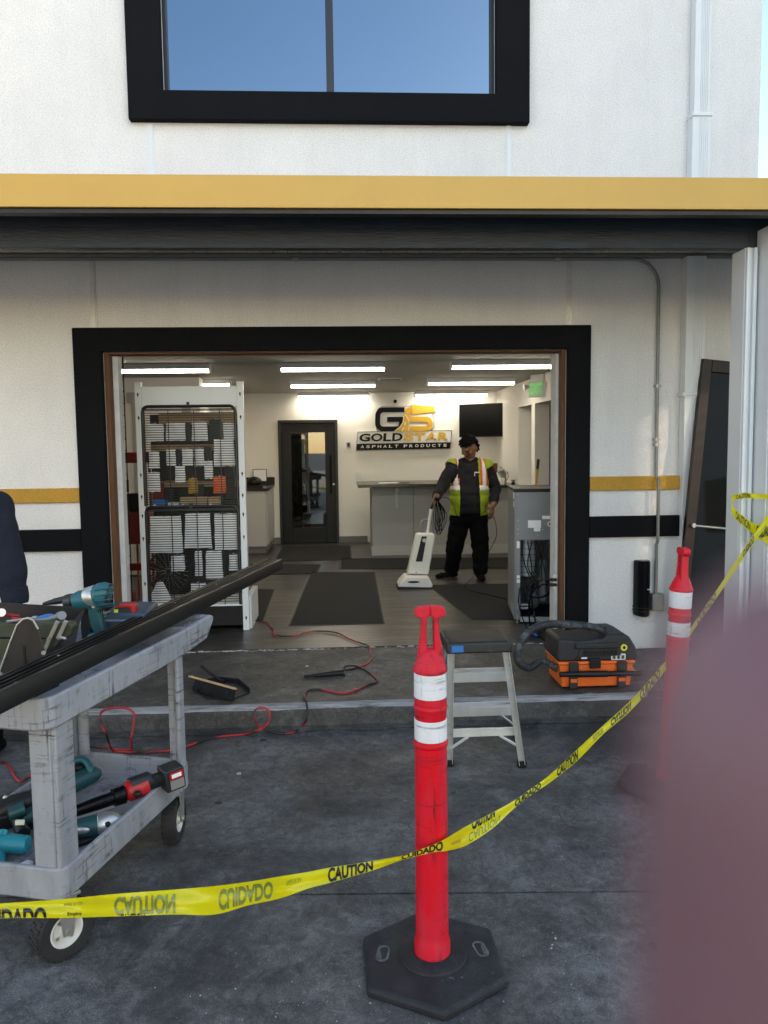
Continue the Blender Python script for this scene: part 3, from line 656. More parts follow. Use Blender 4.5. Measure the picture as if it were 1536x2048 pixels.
# ------------------------------------------------------------------ leaning glazed door
A = ay(1347, 1330, 5.16); A.z = .09; A.y = 5.16; Bt = ay(1403, 718, 5.66)
A = Vector((2.43, 5.52, .09)); upv = (Bt-A).normalized(); Hh = (Bt-A).length
rgt = Vector((1, .0, 0)); Mx = frame(A, upv.cross(upv.cross(rgt))*-1, upv)
ld = thing('leaning_glass_door', 'dark bronze framed glass door leaning against the wall behind the white column', 'door', mw=Mx)
q = MB(); w_, s_ = .92, .075
q.box(0, 0, -.022, s_, Hh, .022); q.box(w_-s_, 0, -.022, w_, Hh, .022); q.box(s_, Hh-.09, -.022, w_-s_, Hh, .022); q.box(s_, 0, -.022, w_-s_, .17, .022)
q.build('door_frame', 'bronze', ld, world=False, bevel=.003)
q = MB(); q.box(s_, .17, -.004, w_-s_, Hh-.09, .004); q.build('glass', 'doorglass', ld, world=False)
q = MB(); q.tube([(s_-.03, .98, .022), (s_-.02, .98, .055), (w_-s_-.02, .98, .055)], .010, 10); q.cyl((s_-.03, .98, .02), (s_-.03, .98, .06), .016); q.build('push_bar', 'steel', ld, world=False)
# ------------------------------------------------------------------ unseen added blocks: one shades the shop, one bounces warm light
nb_ = thing('shade_block', 'unseen pale block placed to shade the shop, its slatted hole shaping the sun patch', 'building', (12, -9, 0))
q = MB(); hx0, hx1, hz0, hz1 = -4.57, -3.2, 4.76, 6.40  # hole sized and placed so a sun beam reaches the shop wall
panel_holes(q, [-19, hx0, hx1, -.6], [0, hz0, hz1, 11.8], [(hx0, hx1, hz0, hz1)], 12, 12.3, swap=True); q.box(12.3, -19, 0, 24, -18.7, 11.8); q.box(12.3, -.9, 0, 24, -.6, 11.8); q.build('wall', 'white_stucco', nb_)
z = hz0
while z < hz1-.05:
    q = MB(); q.box(12.18, hx0, z, 12.2, hx1, z+.082); q.build('sun_dimming_slat', 'white_metal', nb_); z += .11  # slats added only to thin the sun beam and dim its patch
for k in range(4):
    q = MB(); q.box(11.95, -17+k*3.3, 1.2, 11.999, -15.4+k*3.3, 2.9); q.build('window', 'doorglass', nb_)
wg = thing('added_bounce_wall', 'added unseen cream warehouse wall on the far left side of the yard in sunlight', 'reflector', (-12, -8, 0))
q = MB(); q.box(-13, -24, 0, -12, 1.5, 7); q.build('wall', 'white_stucco', wg)  # sunlit wall added out of view to throw warm light back
q = MB()
for k in range(3): q.box(-12.0, -20+k*7, 0, -11.95, -16+k*7, 4)
q.build('bounce_wall_doors', 'cab', wg)

grid_sheet('added_bounce_sheet', -11.9, 11.8, -34, -4.2, .004, 'bouncepale')  # pale sheet added behind the camera to bounce warm light under the canopy
# ================================================================== CEILING LIGHTS
def make_light(w):
    t = thing('ceiling_light', 'x', 'ceiling light')
    q = MB(); q.box(-w/2, -.055, -.050, w/2, .055, 0); q.box(-w/2, -.062, -.058, w/2, .062, -.050)
    q.build('housing', 'white_metal', t, world=False, bevel=.003)
    q = MB(); pr = [(.055*math.cos(R(a)), -.055-.032*math.sin(R(a))) for a in range(0, 181, 20)]
    q.prism([(y, z) for y, z in pr], -w/2+.012, w/2-.012, T=Matrix(((0,0,1,0),(1,0,0,0),(0,1,0,0),(0,0,0,1))))
    q.build('diffuser', 'tube', t, world=False)
    q = MB(); q.box(-w/2-.001, -.06, -.090, -w/2+.012, .06, -.0); q.box(w/2-.012, -.06, -.090, w/2+.001, .06, -.0); q.build('end_cap', 'white_metal', t, world=False, bevel=.003)
    return t
lit = [(233,422,743,'lit strip light nearest the opening in the left row, above the display rack'),
       (560,770,740,'lit strip light nearest the opening in the middle row'),
       (902,1102,735,'lit strip light nearest the opening in the right row'),
       (580,751,773,'second lit strip light from the opening in the middle row'),
       (855,1027,768,'second lit strip light from the opening in the right row'),
       (595,738,794,'lit strip light in the middle row closest to the back wall'),
       (830,973,791,'lit strip light in the right row closest to the back wall, above the television'),
       (290,463,772,'lit strip light in the left row hidden behind the rack header')]
L0 = None
for a, b_, yy, lb in lit:
    p, q_ = az(a, yy, CE-.075), az(b_, yy, CE-.075)
    if L0 is None: L0 = o = make_light(1.0)
    else: o = copy_tree(L0)
    o.location = ((p.x+q_.x)/2, (p.y+q_.y)/2, CE-.001); o.scale = ((q_.x-p.x)/1.0, 1, 1); o['label'] = lb; o['group'] = 'strip lights on the shop ceiling'
# vent, camera dome, exit sign
v = az(780, 757, CE); q = MB(); q.box(v.x-.15, v.y-.12, CE-.012, v.x+.15, v.y+.12, CE-.002)
vt = thing('ceiling_vent', 'square white air vent in the ceiling between the strip lights', 'vent', (v.x, v.y, CE)); q.build('frame', 'white_paint', vt)
q = MB()
for k in range(8): q.box(v.x-.13, v.y-.10+k*.027, CE-.018, v.x+.13, v.y-.09+k*.027, CE-.012)
q.build('grille', 'cab', vt)
c = ay(790, 803, B)
dc = thing('security_camera', 'small white dome camera high on the back wall above the logo sign', 'camera', (c.x, B, c.z))
q = MB(); q.lathe([(.06, 0), (.06, .03), (.05, .04)], 24, T=Matrix.Translation((c.x, B, c.z)) @ Matrix.Rotation(R(90), 4, 'X')); q.build('housing', 'signwhite', dc)
q = MB(); q.ell((c.x, B-.045, c.z), .03); q.build('lens_dome', 'blackgloss', dc)
e0 = Vector((2.42, 9.55, 2.47))
ex = thing('exit_sign', 'green lit exit sign with two lamp heads hung from the ceiling by the right wall', 'exit sign', e0, R(-62))
q = MB(); q.box(-.15, 0, -.20, .15, .04, 0); q.box(-.12, .005, 0, .12, .035, CE-e0.z-.002); q.build('housing', 'signwhite', ex, world=False, bevel=.006)
q = MB(); q.box(-.138, -.004, -.188, .138, -.001, -.012); q.build('face', 'exitplate', ex, world=False)
tv, tf = text_geo('EXIT', -.11, .11, -.165, -.03, .03)
q = MB(); q.add([(a.x, -.006, a.y) for a in tv], tf); q.build('exit_lettering', 'exitgreen', ex, world=False)
q = MB()
for s in (-1, 1): q.cyl((s*.18, .02, -.06), (s*.20, -.03, -.07), .02, .038); q.cyl((s*.14, .02, -.05), (s*.18, .02, -.06), .012)
q.build('lamp_heads', 'signwhite', ex, world=False)
# ================================================================== BACK WALL: door, sign, tv, switches
dr = thing('back_door', 'closed black framed glass door in the back wall of the shop', 'door', (-.55, B, F))
q = MB(); q.box(-1.03, B-.03, F, -.985, B+.12, 2.123); q.box(-.125, B-.03, F, -.08, B+.12, 2.123); q.box(-.985, B-.03, 2.075, -.125, B+.12, 2.123); q.build('door_frame', 'blackmetal', dr, bevel=.004)
gx0, gx1, gz0, gz1 = -.83, -.285, .39, 1.925
q = MB(); q.box(-.983, B+.0, F+.01, gx0, B+.045, 2.07); q.box(gx1, B, F+.01, -.127, B+.045, 2.07); q.box(gx0, B, F+.01, gx1, B+.045, gz0); q.box(gx0, B, gz1, gx1, B+.045, 2.07)
lf = q.build('door_leaf', 'black', dr, bevel=.003)
m = bpy.data.materials.new('plain_door_glass'); m.use_nodes = True; N, L = _nodes(m); N.clear()
o_ = N.new('ShaderNodeOutputMaterial'); g1 = N.new('ShaderNodeBsdfGlossy'); g1.inputs[1].default_value = .02 if False else .02; g1.inputs[0].default_value = (.95, .95, .95, 1)
t1 = N.new('ShaderNodeBsdfTransparent'); t1.inputs[0].default_value = (.45, .47, .46, 1); mx = N.new('ShaderNodeMixShader'); mx.inputs[0].default_value = .14
g1.inputs['Roughness'].default_value = .015
L.new(t1.outputs[0], mx.inputs[1]); L.new(g1.outputs[0], mx.inputs[2]); L.new(mx.outputs[0], o_.inputs[0]); M['plainglass'] = m
q = MB(); q.box(gx0, B+.018, gz0, gx1, B+.026, gz1); q.build('glass', 'plainglass', dr)
q = MB(); q.tube([(-.20, B-.002, .95), (-.20, B-.05, .95), (-.20, B-.05, 1.55), (-.20, B-.002, 1.55)], .012, 8); q.build('pull_handle', 'blackgloss', dr)
q = MB(); q.cyl((-.155, B-.012, 1.09), (-.155, B, 1.09), .018); q.build('lock', 'steel', dr)
# dim room behind the door
q = MB(); q.box(-2.2, B+3.0, .1, 1.6, B+3.1, 2.6); q.box(-2.3, B+.16, .1, -2.2, B+3.1, 2.6); q.box(1.5, B+.16, .1, 1.6, B+3.1, 2.6); q.box(-2.3, B+.16, 2.6, 1.6, B+3.1, 2.7); q.box(-2.3, B+.16, .05, 1.6, B+3.1, .13)
# (kept inside the building shell)
# ---- logo sign
sg = thing('logo_sign', 'raised gold and black GS logo sign reading GOLDSTAR ASPHALT PRODUCTS on the back wall', 'sign', (.97, B, 1.97))
yS = B-.035
def plate(q, pts, y0, y1): 
    q.prism([(x, z) for x, z in pts], y0, y1, T=Matrix(((1,0,0,0),(0,0,1,0),(0,1,0,0),(0,0,0,1))))
sk = .02
q = MB(); plate(q, [(.225, 1.735), (1.745, 1.742), (1.765, 1.932), (.247, 1.925)], yS-.004, B-.002); q.build('name_board', 'signwhite', sg)
q = MB(); plate(q, [(.213, 1.632), (1.735, 1.640), (1.747, 1.742), (.223, 1.735)], yS-.010, B-.002); q.build('tagline_board', 'signblack', sg, bevel=.002)
q = MB()
for a, b_ in (((.225,1.735),(.247,1.925)), ((.247,1.925),(1.765,1.932)), ((1.765,1.932),(1.745,1.742))):
    q.tube([(a[0], yS-.005, a[1]), (b_[0], yS-.005, b_[1])], .005, 4)
q.build('board_edge', 'signblack', sg)
def letters(s, x0, x1, z0, z1, y, mt, nm, bold=.03, shear=.1, dep=.012, slope=.005):
    tv, tf = text_geo(s, x0, x1, z0, z1, bold)
    me = bmesh.new(); vs = [me.verts.new((v.x+(v.y-z0)*shear, y, v.y+(v.x-.2)*slope)) for v in tv]
    for f in tf:
        try: me.faces.new([vs[i] for i in f])
        except ValueError: pass
    r = bmesh.ops.extrude_face_region(me, geom=me.faces[:]); bmesh.ops.translate(me, vec=(0, dep, 0), verts=[g for g in r['geom'] if isinstance(g, bmesh.types.BMVert)])
    bmesh.ops.recalc_face_normals(me, faces=me.faces[:]); me.verts.index_update()
    q = MB(); q.add([v.co for v in me.verts], [tuple(v.index for v in f.verts) for f in me.faces]); me.free()
    return q.build(nm, mt, sg, sharp=20)
xs = .262; wch = .187
def word(s, x, widths, z0, z1, y, mt, nm, gap=.014, **k):
    for ch, w_ in zip(s, widths):
        letters(ch, x, x+w_, z0, z1, y, mt, nm, **k); x += w_+gap
    return x
x = word('GOLD', .262, (.175, .185, .130, .165), 1.768, 1.895, yS-.014, 'signblack', 'letter', dep=.010)
x = word('STAR', x+.004, (.165, .160, .190, .165), 1.768, 1.895, yS-.014, 'signgold', 'letter', dep=.010)
q = MB(); st = [(1.475+.032*math.cos(R(90+k*36))*(1 if k % 2 == 0 else .42), 1.822+.032*math.sin(R(90+k*36))*(1 if k % 2 == 0 else .42)) for k in range(10)]
plate(q, st, yS-.018, yS-.012); q.build('star', 'signwhite', sg)
x = .285
for wd in ('ASPHALT', 'PRODUCTS'):
    for ch in wd:
        letters(ch, x, x+.056, 1.662, 1.708, yS-.013, 'signwhite', 'small_letter', dep=.004, bold=.02); x += .0915
    x += .055
# GS monogram from strokes
def stroke(pts, w, y0, y1, mt, nm, caps=None):
    pts = [Vector((a, 0, b_)) for a, b_ in pts]; Lr = []
    for i, p in enumerate(pts):
        d0 = (pts[i]-pts[i-1]).normalized() if i else None; d1 = (pts[i+1]-pts[i]).normalized() if i < len(pts)-1 else None
        d = ((d0 or d1)+(d1 or d0)).normalized(); n_ = Vector((-d.z, 0, d.x)); c_ = n_.dot(Vector((-(d1 or d0).z, 0, (d1 or d0).x)))
        h = w/2/max(c_, .5); Lr.append((p+n_*h, p-n_*h))
    vs = []; fs = []
    for a, b_ in Lr: vs += [(a.x, y0, a.z), (b_.x, y0, b_.z), (b_.x, y1, b_.z), (a.x, y1, a.z)]
    for i in range(len(Lr)-1):
        for k in range(4): fs.append((i*4+k, i*4+(k+1) % 4, i*4+4+(k+1) % 4, i*4+4+k))
    fs += [(0,3,2,1), tuple(4*(len(Lr)-1)+k for k in range(4))]
    q = MB().add(vs, fs); return q.build(nm, mt, sg)
def arc(cx, cz, r, a0, a1, n=6): return [(cx+r*math.cos(R(a0+(a1-a0)*k/n)), cz+r*math.sin(R(a0+(a1-a0)*k/n))) for k in range(n+1)]
zt, zb, zm = 2.272, 1.965, 2.118
G = [(1.02, zt)]+arc(.66, zt-.09, .09, 90, 180)+arc(.645, zb+.09, .09, 180, 270)+arc(.885, zb+.078, .078, 270, 360)+[(.965, zm-.005), (.70, zm-.005)]
G = [(1.00, zt)]+arc(.665, zt-.095, .095, 90, 180)+arc(.66, zb+.095, .095, 180, 270)+[(.86, zb)]+arc(.875, zb+.075, .075, 270, 350)+[(.955, zm)]+[(.72, zm)]
S = [(1.47, zt)]+[(1.10, zt)]+arc(1.10, zt-.077, .077, 90, 270)+arc(1.33, zm-.077, .077, 90, -90)+[(1.02, zb)]
S = [(1.485, zt), (1.11, zt)]+arc(1.11, (zt+zm)/2, (zt-zm)/2, 90, 270, 8)+arc(1.34, (zb+zm)/2, (zm-zb)/2, 90, -90, 8)+[(.98, zb)]
q = MB(); bk = [(.555, 1.96), (.60, 1.925), (1.40, 1.925), (1.47, 1.98), (1.475, 2.10), (1.44, 2.20), (1.49, 2.215), (1.53, 2.325), (.66, 2.325), (.59, 2.29), (.545, 2.21)]
plate(q, bk, yS+.006, B-.002); q.build('logo_backing', 'signwhite', sg)
q = MB(); plate(q, [(a+(.008 if a > 1 else -.008), b_+(.006 if b_ > 2.1 else -.006)) for a, b_ in bk], yS+.012, B-.003); q.build('logo_outline', 'signblack', sg)
stroke(G, .080, yS-.012, yS+.006, 'signblack', 'letter_g'); stroke(S, .080, yS-.016, yS+.006, 'signgold', 'letter_s')
rd = [(.83, 1.925), (.92, 1.99), (.975, 2.07), (.985, 2.16), (.955, 2.225)]
rd2 = [(1.06, 1.925), (1.075, 2.0), (1.07, 2.08), (1.03, 2.17), (.955, 2.225)]
q = MB(); plate(q, rd+rd2[::-1][1:], yS-.022, yS-.016); q.build('road_emblem', 'signgold', sg)
for pth, wd in ((rd, .012), (rd2, .012)): stroke(pth, wd, yS-.026, yS-.020, 'signwhite', 'road_edge')
stroke([(.955, 1.93), (.985, 1.985)], .018, yS-.026, yS-.020, 'signwhite', 'road_dash'); stroke([(1.0, 2.02), (1.012, 2.075)], .014, yS-.026, yS-.020, 'signwhite', 'road_dash')
# ---- tv
a, b_ = ay(918, 841, 12.33), ay(1015, 840, 11.92)
rz = math.atan2(b_.y-a.y, b_.x-a.x); wd = math.hypot(b_.x-a.x, b_.y-a.y); mid = (a+b_)/2
tvt = thing('television', 'black flat television angled on the back wall above the person', 'television', mid, rz)
q = MB(); q.box(-wd/2, 0, -.262, wd/2, .045, .262); q.build('casing', 'black', tvt, world=False, bevel=.006)
q = MB(); q.box(-wd/2+.012, -.002, -.245, wd/2-.012, .0005, .25); q.build('screen', 'blackgloss', tvt, world=False)
q = MB(); q.box(-.1, .045, -.1, .1, .22, .1); q.build('bracket', 'blackmetal', tvt, world=False)
# ---- switches
s = ay(718, 950, B); q = MB(); q.box(s.x-.055, B-.008, s.z-.06, s.x+.055, B-.001, s.z+.06); sw = thing('light_switch', 'white double light switch plate above the counter end', 'switch', (s.x, B, s.z)); q.build('plate', 'white_paint', sw, bevel=.002)
for k in (-1, 1): q = MB(); q.box(s.x+k*.024-.014, B-.013, s.z-.032, s.x+k*.024+.014, B-.008, s.z+.032); q.build('rocker', 'signwhite', sw, bevel=.002)
s = ay(697, 890, B); q = MB(); q.box(s.x-.032, B-.018, s.z-.045, s.x+.032, B-.001, s.z+.045); th = thing('wall_control', 'small beige wall control with dark screen beside the logo sign', 'wall control', (s.x, B, s.z)); q.build('plate', 'cab', th, bevel=.003)
q = MB(); q.box(s.x-.018, B-.021, s.z-.025, s.x+.018, B-.018, s.z+.03); q.build('screen', 'black', th)
# ================================================================== COUNTER (bar) and what stands on it
ct = thing('reception_counter', 'long grey panelled counter with dark overhanging top at the back of the shop', 'counter', (1.4, 10.85, F))
q = MB(); q.box(.40, 10.86, F+.001, 2.49, 11.75, 1.115); q.build('front_panel', 'counter', ct, bevel=.004)
q = MB(); q.box(.385, 10.845, F+.001, 2.49, 10.859, .27); q.build('toe_board', 'cab', ct)
q = MB(); q.box(.20, 10.62, 1.116, 1.75, 11.8, 1.158); q.box(1.755, 10.75, 1.08, 2.49, 11.8, 1.118) ; q.build('top', 'ctop', ct, bevel=.004)
for x in (.72, 1.72): q = MB(); q.box(x, 10.70, 1.06, x+.05, 10.859, 1.114); q.box(x, 10.835, .80, x+.05, 10.859, 1.06); q.build('bracket', 'cab', ct, bevel=.003)
q = MB(); q.box(.985, 10.85, .28, .992, 10.859, 1.114); q.build('panel_joint', 'baseboard', ct)
q = MB(); q.box(.50, 10.9, 1.160, .78, 11.05, 1.166); tag(q.build('paper_sheet', 'label', None, world=False), 'flat white paper lying on the left end of the counter top', 'paper')
q = MB(); q.tube([(.80, 10.85, 1.168), (.93, 10.86, 1.168)], .005, 6); tag(q.build('pen', 'black', None, world=False), 'black pen on the counter top beside the paper sheet', 'pen')
zc_ = 1.119
fv = thing('flower_vase', 'white roses with dark leaves in a pot behind the vest shoulder', 'flowers', (1.98, 11.0, zc_))
q = MB(); q.lathe([(.045, 0), (.06, .05), (.05, .12)], 16, T=Matrix.Translation((1.98, 11.0, zc_))); q.build('pot', 'signwhite', fv)
q = MB()
for p in ((1.99, 10.95, .26), (2.02, 10.97, .19), (1.95, 11.0, .20)): q.ell((p[0], p[1], zc_+p[2]), (.04, .04, .036), 10, 7); q.ell((p[0], p[1]-.012, zc_+p[2]), (.026, .034, .026), 8, 6)
q.build('rose_heads', 'petal', fv)
q = MB(); r3 = random.Random(3)
for k in range(26):
    c_ = Vector((1.96+r3.uniform(-.09, .09), 11.02+r3.uniform(-.05, .05), zc_+r3.uniform(.14, .38))); d_ = Vector((r3.uniform(-1, 1), r3.uniform(-1, 1), r3.uniform(.2, 1))).normalized(); s_ = d_.orthogonal()*.014
    q.add([c_-d_*.03, c_+s_, c_+d_*.03, c_-s_], [(0, 1, 2, 3)])
for k in range(5): q.tube([(1.98, 11.0, zc_+.1), (1.96+r3.uniform(-.07, .07), 11.02, zc_+.33)], .003, 5)
q.build('leaves', 'green', fv)
q = MB(); q.box(2.07, 11.12, zc_, 2.25, 11.2, zc_+.30); tag(q.build('wood_box', 'wood_raw', None, world=False, bevel=.004), 'grey-brown slatted wooden box standing behind the glass jar', 'box')
jr = thing('glass_jar', 'large clear glass lidded jar on the counter right of the flowers', 'jar', (2.27, 10.98, zc_))
q = MB(); q.lathe([(.07, 0), (.078, .02), (.078, .16), (.055, .19), (.055, .2)], 20, T=Matrix.Translation((2.27, 10.98, zc_))); q.build('body', 'glassjar', jr)
q = MB(); q.lathe([(.06, .2), (.058, .215), (.02, .225), (.02, .25)], 20, T=Matrix.Translation((2.27, 10.98, zc_))); q.build('lid', 'grey_light', jr)
q = MB(); q.tube([(2.348, 10.98, zc_+.05), (2.375, 10.98, zc_+.10), (2.37, 10.98, zc_+.17), (2.34, 10.98, zc_+.18)], .006, 6); q.build('handle', 'blackmetal', jr)
bo = thing('brass_bowl', 'shallow brass bowl at the counter edge in front of the jar', 'bowl', (2.13, 10.86, zc_))
q = MB(); q.lathe([(.04, 0), (.07, .01), (.115, .05), (.11, .05), (.065, .014)], 24, T=Matrix.Translation((2.13, 10.86, zc_))); q.build('bowl', 'goldmetal', bo)
q = MB(); q.box(2.06, 10.95, zc_+.06, 2.20, 11.05, zc_+.16); q.build('x', 'petal', None); 
tag(bpy.data.objects['x'], 'cream box stacked behind the brass bowl', 'box').name = 'cream_box'
q = MB(); q.ell((2.10, 11.0, zc_+.20), (.045, .04, .05), 12, 8); q.cyl((2.10, 11.0, zc_+.16), (2.10, 11.0, zc_+.18), .03); tag(q.build('paper_ball', 'petal', None, world=False), 'white rounded package on top of the cream box', 'package')
pl = thing('small_plant', 'little green plant at the far right end of the counter', 'plant', (2.42, 10.85, zc_))
q = MB(); q.lathe([(.025, 0), (.03, .035)], 12, T=Matrix.Translation((2.42, 10.85, zc_))); q.build('pot', 'ctop', pl)
q = MB()
for k in range(16):
    a = k*2.4; d_ = Vector((math.cos(a)*.8, math.sin(a)*.8, .7)); b0 = Vector((2.42, 10.85, zc_+.03)); s_ = Vector((-math.sin(a), math.cos(a), 0))*.007
    q.add([b0-s_*.3, b0+d_*.03+s_, b0+d_*.06, b0+d_*.03-s_], [(0, 1, 2, 3)])
q.build('leaves', 'green', pl)
hd = thing('broom_handle', 'yellow pole with black grip leaning behind the grey appliance', 'broom', (2.3, 9.3, F))
q = MB(); q.cyl((2.22, 9.1, .2), (2.36, 9.25, 1.38), .014, n=10); q.build('pole', 'amber', hd)
q = MB(); q.cyl((2.36, 9.25, 1.38), (2.375, 9.265, 1.50), .017, n=10); q.build('grip', 'black', hd)
q = MB(); q.box(2.10, 9.0, F+.001, 2.40, 9.08, .22); q.build('broom_head', 'bristle', hd, bevel=.01)
# ================================================================== BACK LEFT CABINET
cb = thing('side_cabinet', 'low grey cabinet with dark top left of the black back door', 'cabinet', (-1.37, 11.8, F))
q = MB(); q.box(-1.615, 11.30, .24, -1.135, 12.43, 1.06); q.build('carcass', 'cab', cb, bevel=.004)
q = MB(); q.box(-1.615, 11.36, F+.001, -1.16, 12.43, .239); q.build('plinth', 'baseboard', cb)
for k in range(2): 
    q = MB(); q.box(-1.134, 11.33+k*.55, .26, -1.118, 11.86+k*.55, 1.05); d_ = q.build('cabinet_door', 'cab', cb, bevel=.003)
    q = MB(); q.box(-1.117, 11.80+k*.1, .85, -1.105, 11.81+k*.1, .98); q.build('handle', 'steel', d_)
q = MB(); q.box(-1.618, 11.27, 1.061, -1.10, 12.44, 1.10); q.box(-1.618, 12.425, 1.10, -1.10, 12.445, 1.22); q.build('top', 'ctop', cb, bevel=.003)
zt_ = 1.101
q = MB(); q.prism([(-1.60, 0), (-1.50, 0), (-1.535, .26), (-1.60, .30)], 0, .02, T=frame((0, 11.5, zt_), (1, 0, 0), (0, 0, 1))); q.prism([(-1.58, 0), (-1.47, 0), (-1.51, .20), (-1.56, .20)], .03, .045, T=frame((0, 11.5, zt_), (1, 0, 0), (0, 0, 1)))
tag(q.build('brochure_stand', 'darkred', None, world=False), 'stand of red brochures on the side cabinet', 'brochures')
q = MB(); q.ell((-1.33, 11.6, zt_+.075), (.115, .12, .085), 18, 10); q.box(-1.45, 11.5, zt_, -1.21, 11.7, zt_+.03); tag(q.build('hat', 'black', None, world=False), 'rounded black hat on the side cabinet', 'hat')
q = MB(); q.box(-1.44, 12.38, zt_+.05, -1.22, 12.40, zt_+.25); fr = tag(q.build('notice_frame', 'blackmetal', None, world=False), 'small framed notice standing on the side cabinet by the wall', 'notice')
q = MB(); q.box(-1.43, 12.373, zt_+.06, -1.23, 12.379, zt_+.24); q.build('notice_paper', 'label', fr, world=False)
# ================================================================== DOOR MATS
def matq(nm, pts, lb):
    P_ = [az(a, b_, F) for a, b_ in pts]; c_ = sum(P_, Vector())/4
    t = thing('door_mat', lb, 'mat', (c_.x, c_.y, F), 0, 'dark floor mats in the shop')
    q = MB(); q.prism([(p.x, p.y) for p in P_], F+.001, F+.006); q.build('border', 'mat_edge', t)
    q = MB(); q.prism([(c_.x+(p.x-c_.x)*.97, c_.y+(p.y-c_.y)*.985) for p in P_], F+.006, F+.010); q.build('carpet', 'mat', t)
matq('m', [(577,1252),(770,1248),(750,1145),(622,1145)], 'big dark mat in the middle just inside the entrance')
matq('m', [(943,1240),(1060,1240),(1040,1168),(856,1171)], 'dark mat in front of the man, partly behind the grey appliance')
matq('m', [(430,1241),(527,1241),(549,1180),(450,1177)], 'dark mat beside the display rack')
matq('m', [(470,1151),(634,1148),(643,1130),(500,1129)], 'dark mat between the rack and the back door')
matq('m', [(548,1123),(704,1120),(702,1092),(565,1094)], 'dark mat in front of the black back door')
matq('m', [(677,1139),(1030,1137),(1020,1116),(677,1118)], 'long dark runner mat along the foot of the counter')
# ================================================================== APPLIANCE (ice machine seen from its open back)
ax0, ax1, ay0, ay1, az1 = 1.455, 1.93, 6.48, 7.14, 1.30
ap = thing('steel_appliance', 'grey steel refrigeration unit with its open back showing coil and cables', 'appliance', (1.69, 6.8, F))
q = MB(); z0 = F+.035
q.box(ax0, ay0, z0, ax0+.012, ay1, az1-.028); q.box(ax1-.012, ay0, z0, ax1, ay1, az1-.028); q.box(ax0+.012, ay1-.012, z0, ax1-.012, ay1, az1-.028)
q.box(ax0+.012, ay0+.001, .86, ax1-.012, ay0+.013, az1-.028); q.box(ax0+.012, ay0+.001, z0, ax0+.052, ay0+.013, .86)
q.box(ax0+.012, ay0+.02, .86, ax1-.012, ay1-.012, .872); q.build('casing', 'grey_steel', ap, bevel=.003)
q = MB(); q.box(ax0-.004, ay0-.006, az1-.028, ax1, ay1, az1); q.build('top_panel', 'black', ap, bevel=.004)
q = MB(); q.box(ax0+.053, ay0-.002, z0-.02, ax1, ay0+.02, z0+.022); q.build('bottom_rail', 'grey_light', ap)
q = MB(); q.box(ax0+.012, ay0+.03, z0, ax1-.012, ay1-.02, z0+.01); q.build('base_tray', 'black', ap)
q = MB(); q.cyl((ax0+.128, ay0+.17, .53), (ax0+.128, ay0+.17, .85), .072, n=28, mi=0)
for k in range(6): q.cyl((ax0+.128, ay0+.17, .56+k*.052), (ax0+.128, ay0+.17, .564+k*.052), .0745, n=28, mi=1)
q.build('coil_cylinder', ['grey_light', 'black'], ap)
q = MB(); q.cyl((ax0+.27, ay0+.2, .30), (ax0+.27, ay0+.2, .60), .034, n=18); q.cyl((ax0+.27, ay0+.2, .60), (ax0+.27, ay0+.2, .66), .04, .03, n=18); q.ell((ax0+.20, ay0+.32, .30), (.07, .07, .10)); q.build('compressor', 'grey_steel', ap)
q = MB(); r9 = random.Random(9)
for k in range(7):
    s_ = Vector((ax0+.08+.04*k, ay0+.08, .84)); e_ = Vector((ax0+.07+r9.uniform(0, .3), ay0+.1, .25+r9.uniform(0, .3)))
    q.tube(spline([s_, (s_+e_)/2+Vector((r9.uniform(-.08, .08), 0, r9.uniform(-.1, .1))), e_], 8), .005, 6)
q.tube(spline([(ax0+.09, ay0+.06, .46), (ax0+.13, ay0+.04, .37), (ax0+.25, ay0+.04, .36), (ax0+.36, ay0+.05, .44)], 8), .009, 6)
for k in range(9): q.tube([(ax0+.06, ay0+.28, .24+k*.05), (ax1-.03, ay0+.28, .24+k*.05)], .002, 4)
q.build('wiring', 'black', ap)
for (x0, z0_, x1, z1_, mt) in ((.115, .965, .225, 1.03, 'label'), (.165, .935, .22, .966, 'label'), (.235, 1.04, .30, 1.068, 'label'), (.335, .912, .40, .93, 'label'), (.37, 1.035, .41, 1.07, 'label'), (.012, 1.19, .03, 1.25, 'label')):
    q = MB(); q.box(ax0+x0, ay0-.003, z0_, ax0+x1, ay0, z1_)
    if x0 < .02: q = MB(); q.box(ax0-.003, ay0+.02, 1.21, ax0, ay0+.075, 1.265); q.box(ax0-.003, ay0+.02, 1.14, ax0, ay0+.075, 1.19)
    q.build('sticker', mt, ap)
q = MB(); q.box(ax0+.345, ay0-.006, .54, ax0+.42, ay0-.002, .72); q.build('wiring_diagram', 'label', ap)
q = MB(); q.cyl((ax0+.30, ay0-.008, .998), (ax0+.30, ay0, .998), .022, n=20, mi=0); q.cyl((ax0+.30, ay0-.013, .998), (ax0+.30, ay0-.008, .998), .012, n=16, mi=1); q.build('reset_button', ['label', 'darkred'], ap)
q = MB()
for x_, z_ in ((.03, 1.03), (.03, .955), (.03, .91), (.03, 1.25), (.20, .90), (.26, .998), (.34, .998), (.35, .95), (.24, .95), (.03, .30), (.03, .27), (.03, .20), (.03, .17)): q.cyl((ax0+x_, ay0-.004, z_), (ax0+x_, ay0, z_), .0055, n=8)
q.build('screws', 'grey_light', ap)
q = MB(); q.box(ax0+.02, ay0-.006, .79, ax0+.045, ay0+.0, .85); q.box(ax0+.02, ay0-.006, .49, ax0+.048, ay0, .52); q.box(ax0+.02, ay0-.006, .53, ax0+.048, ay0, .555); q.build('hinge_plates', 'white_paint', ap)
q = MB()
for k in range(4): q.box(ax0-.003, ay0+.03, .20+k*.022, ax0, ay0+.33, .206+k*.022)
q.build('vent_slots', 'grey_light', ap)
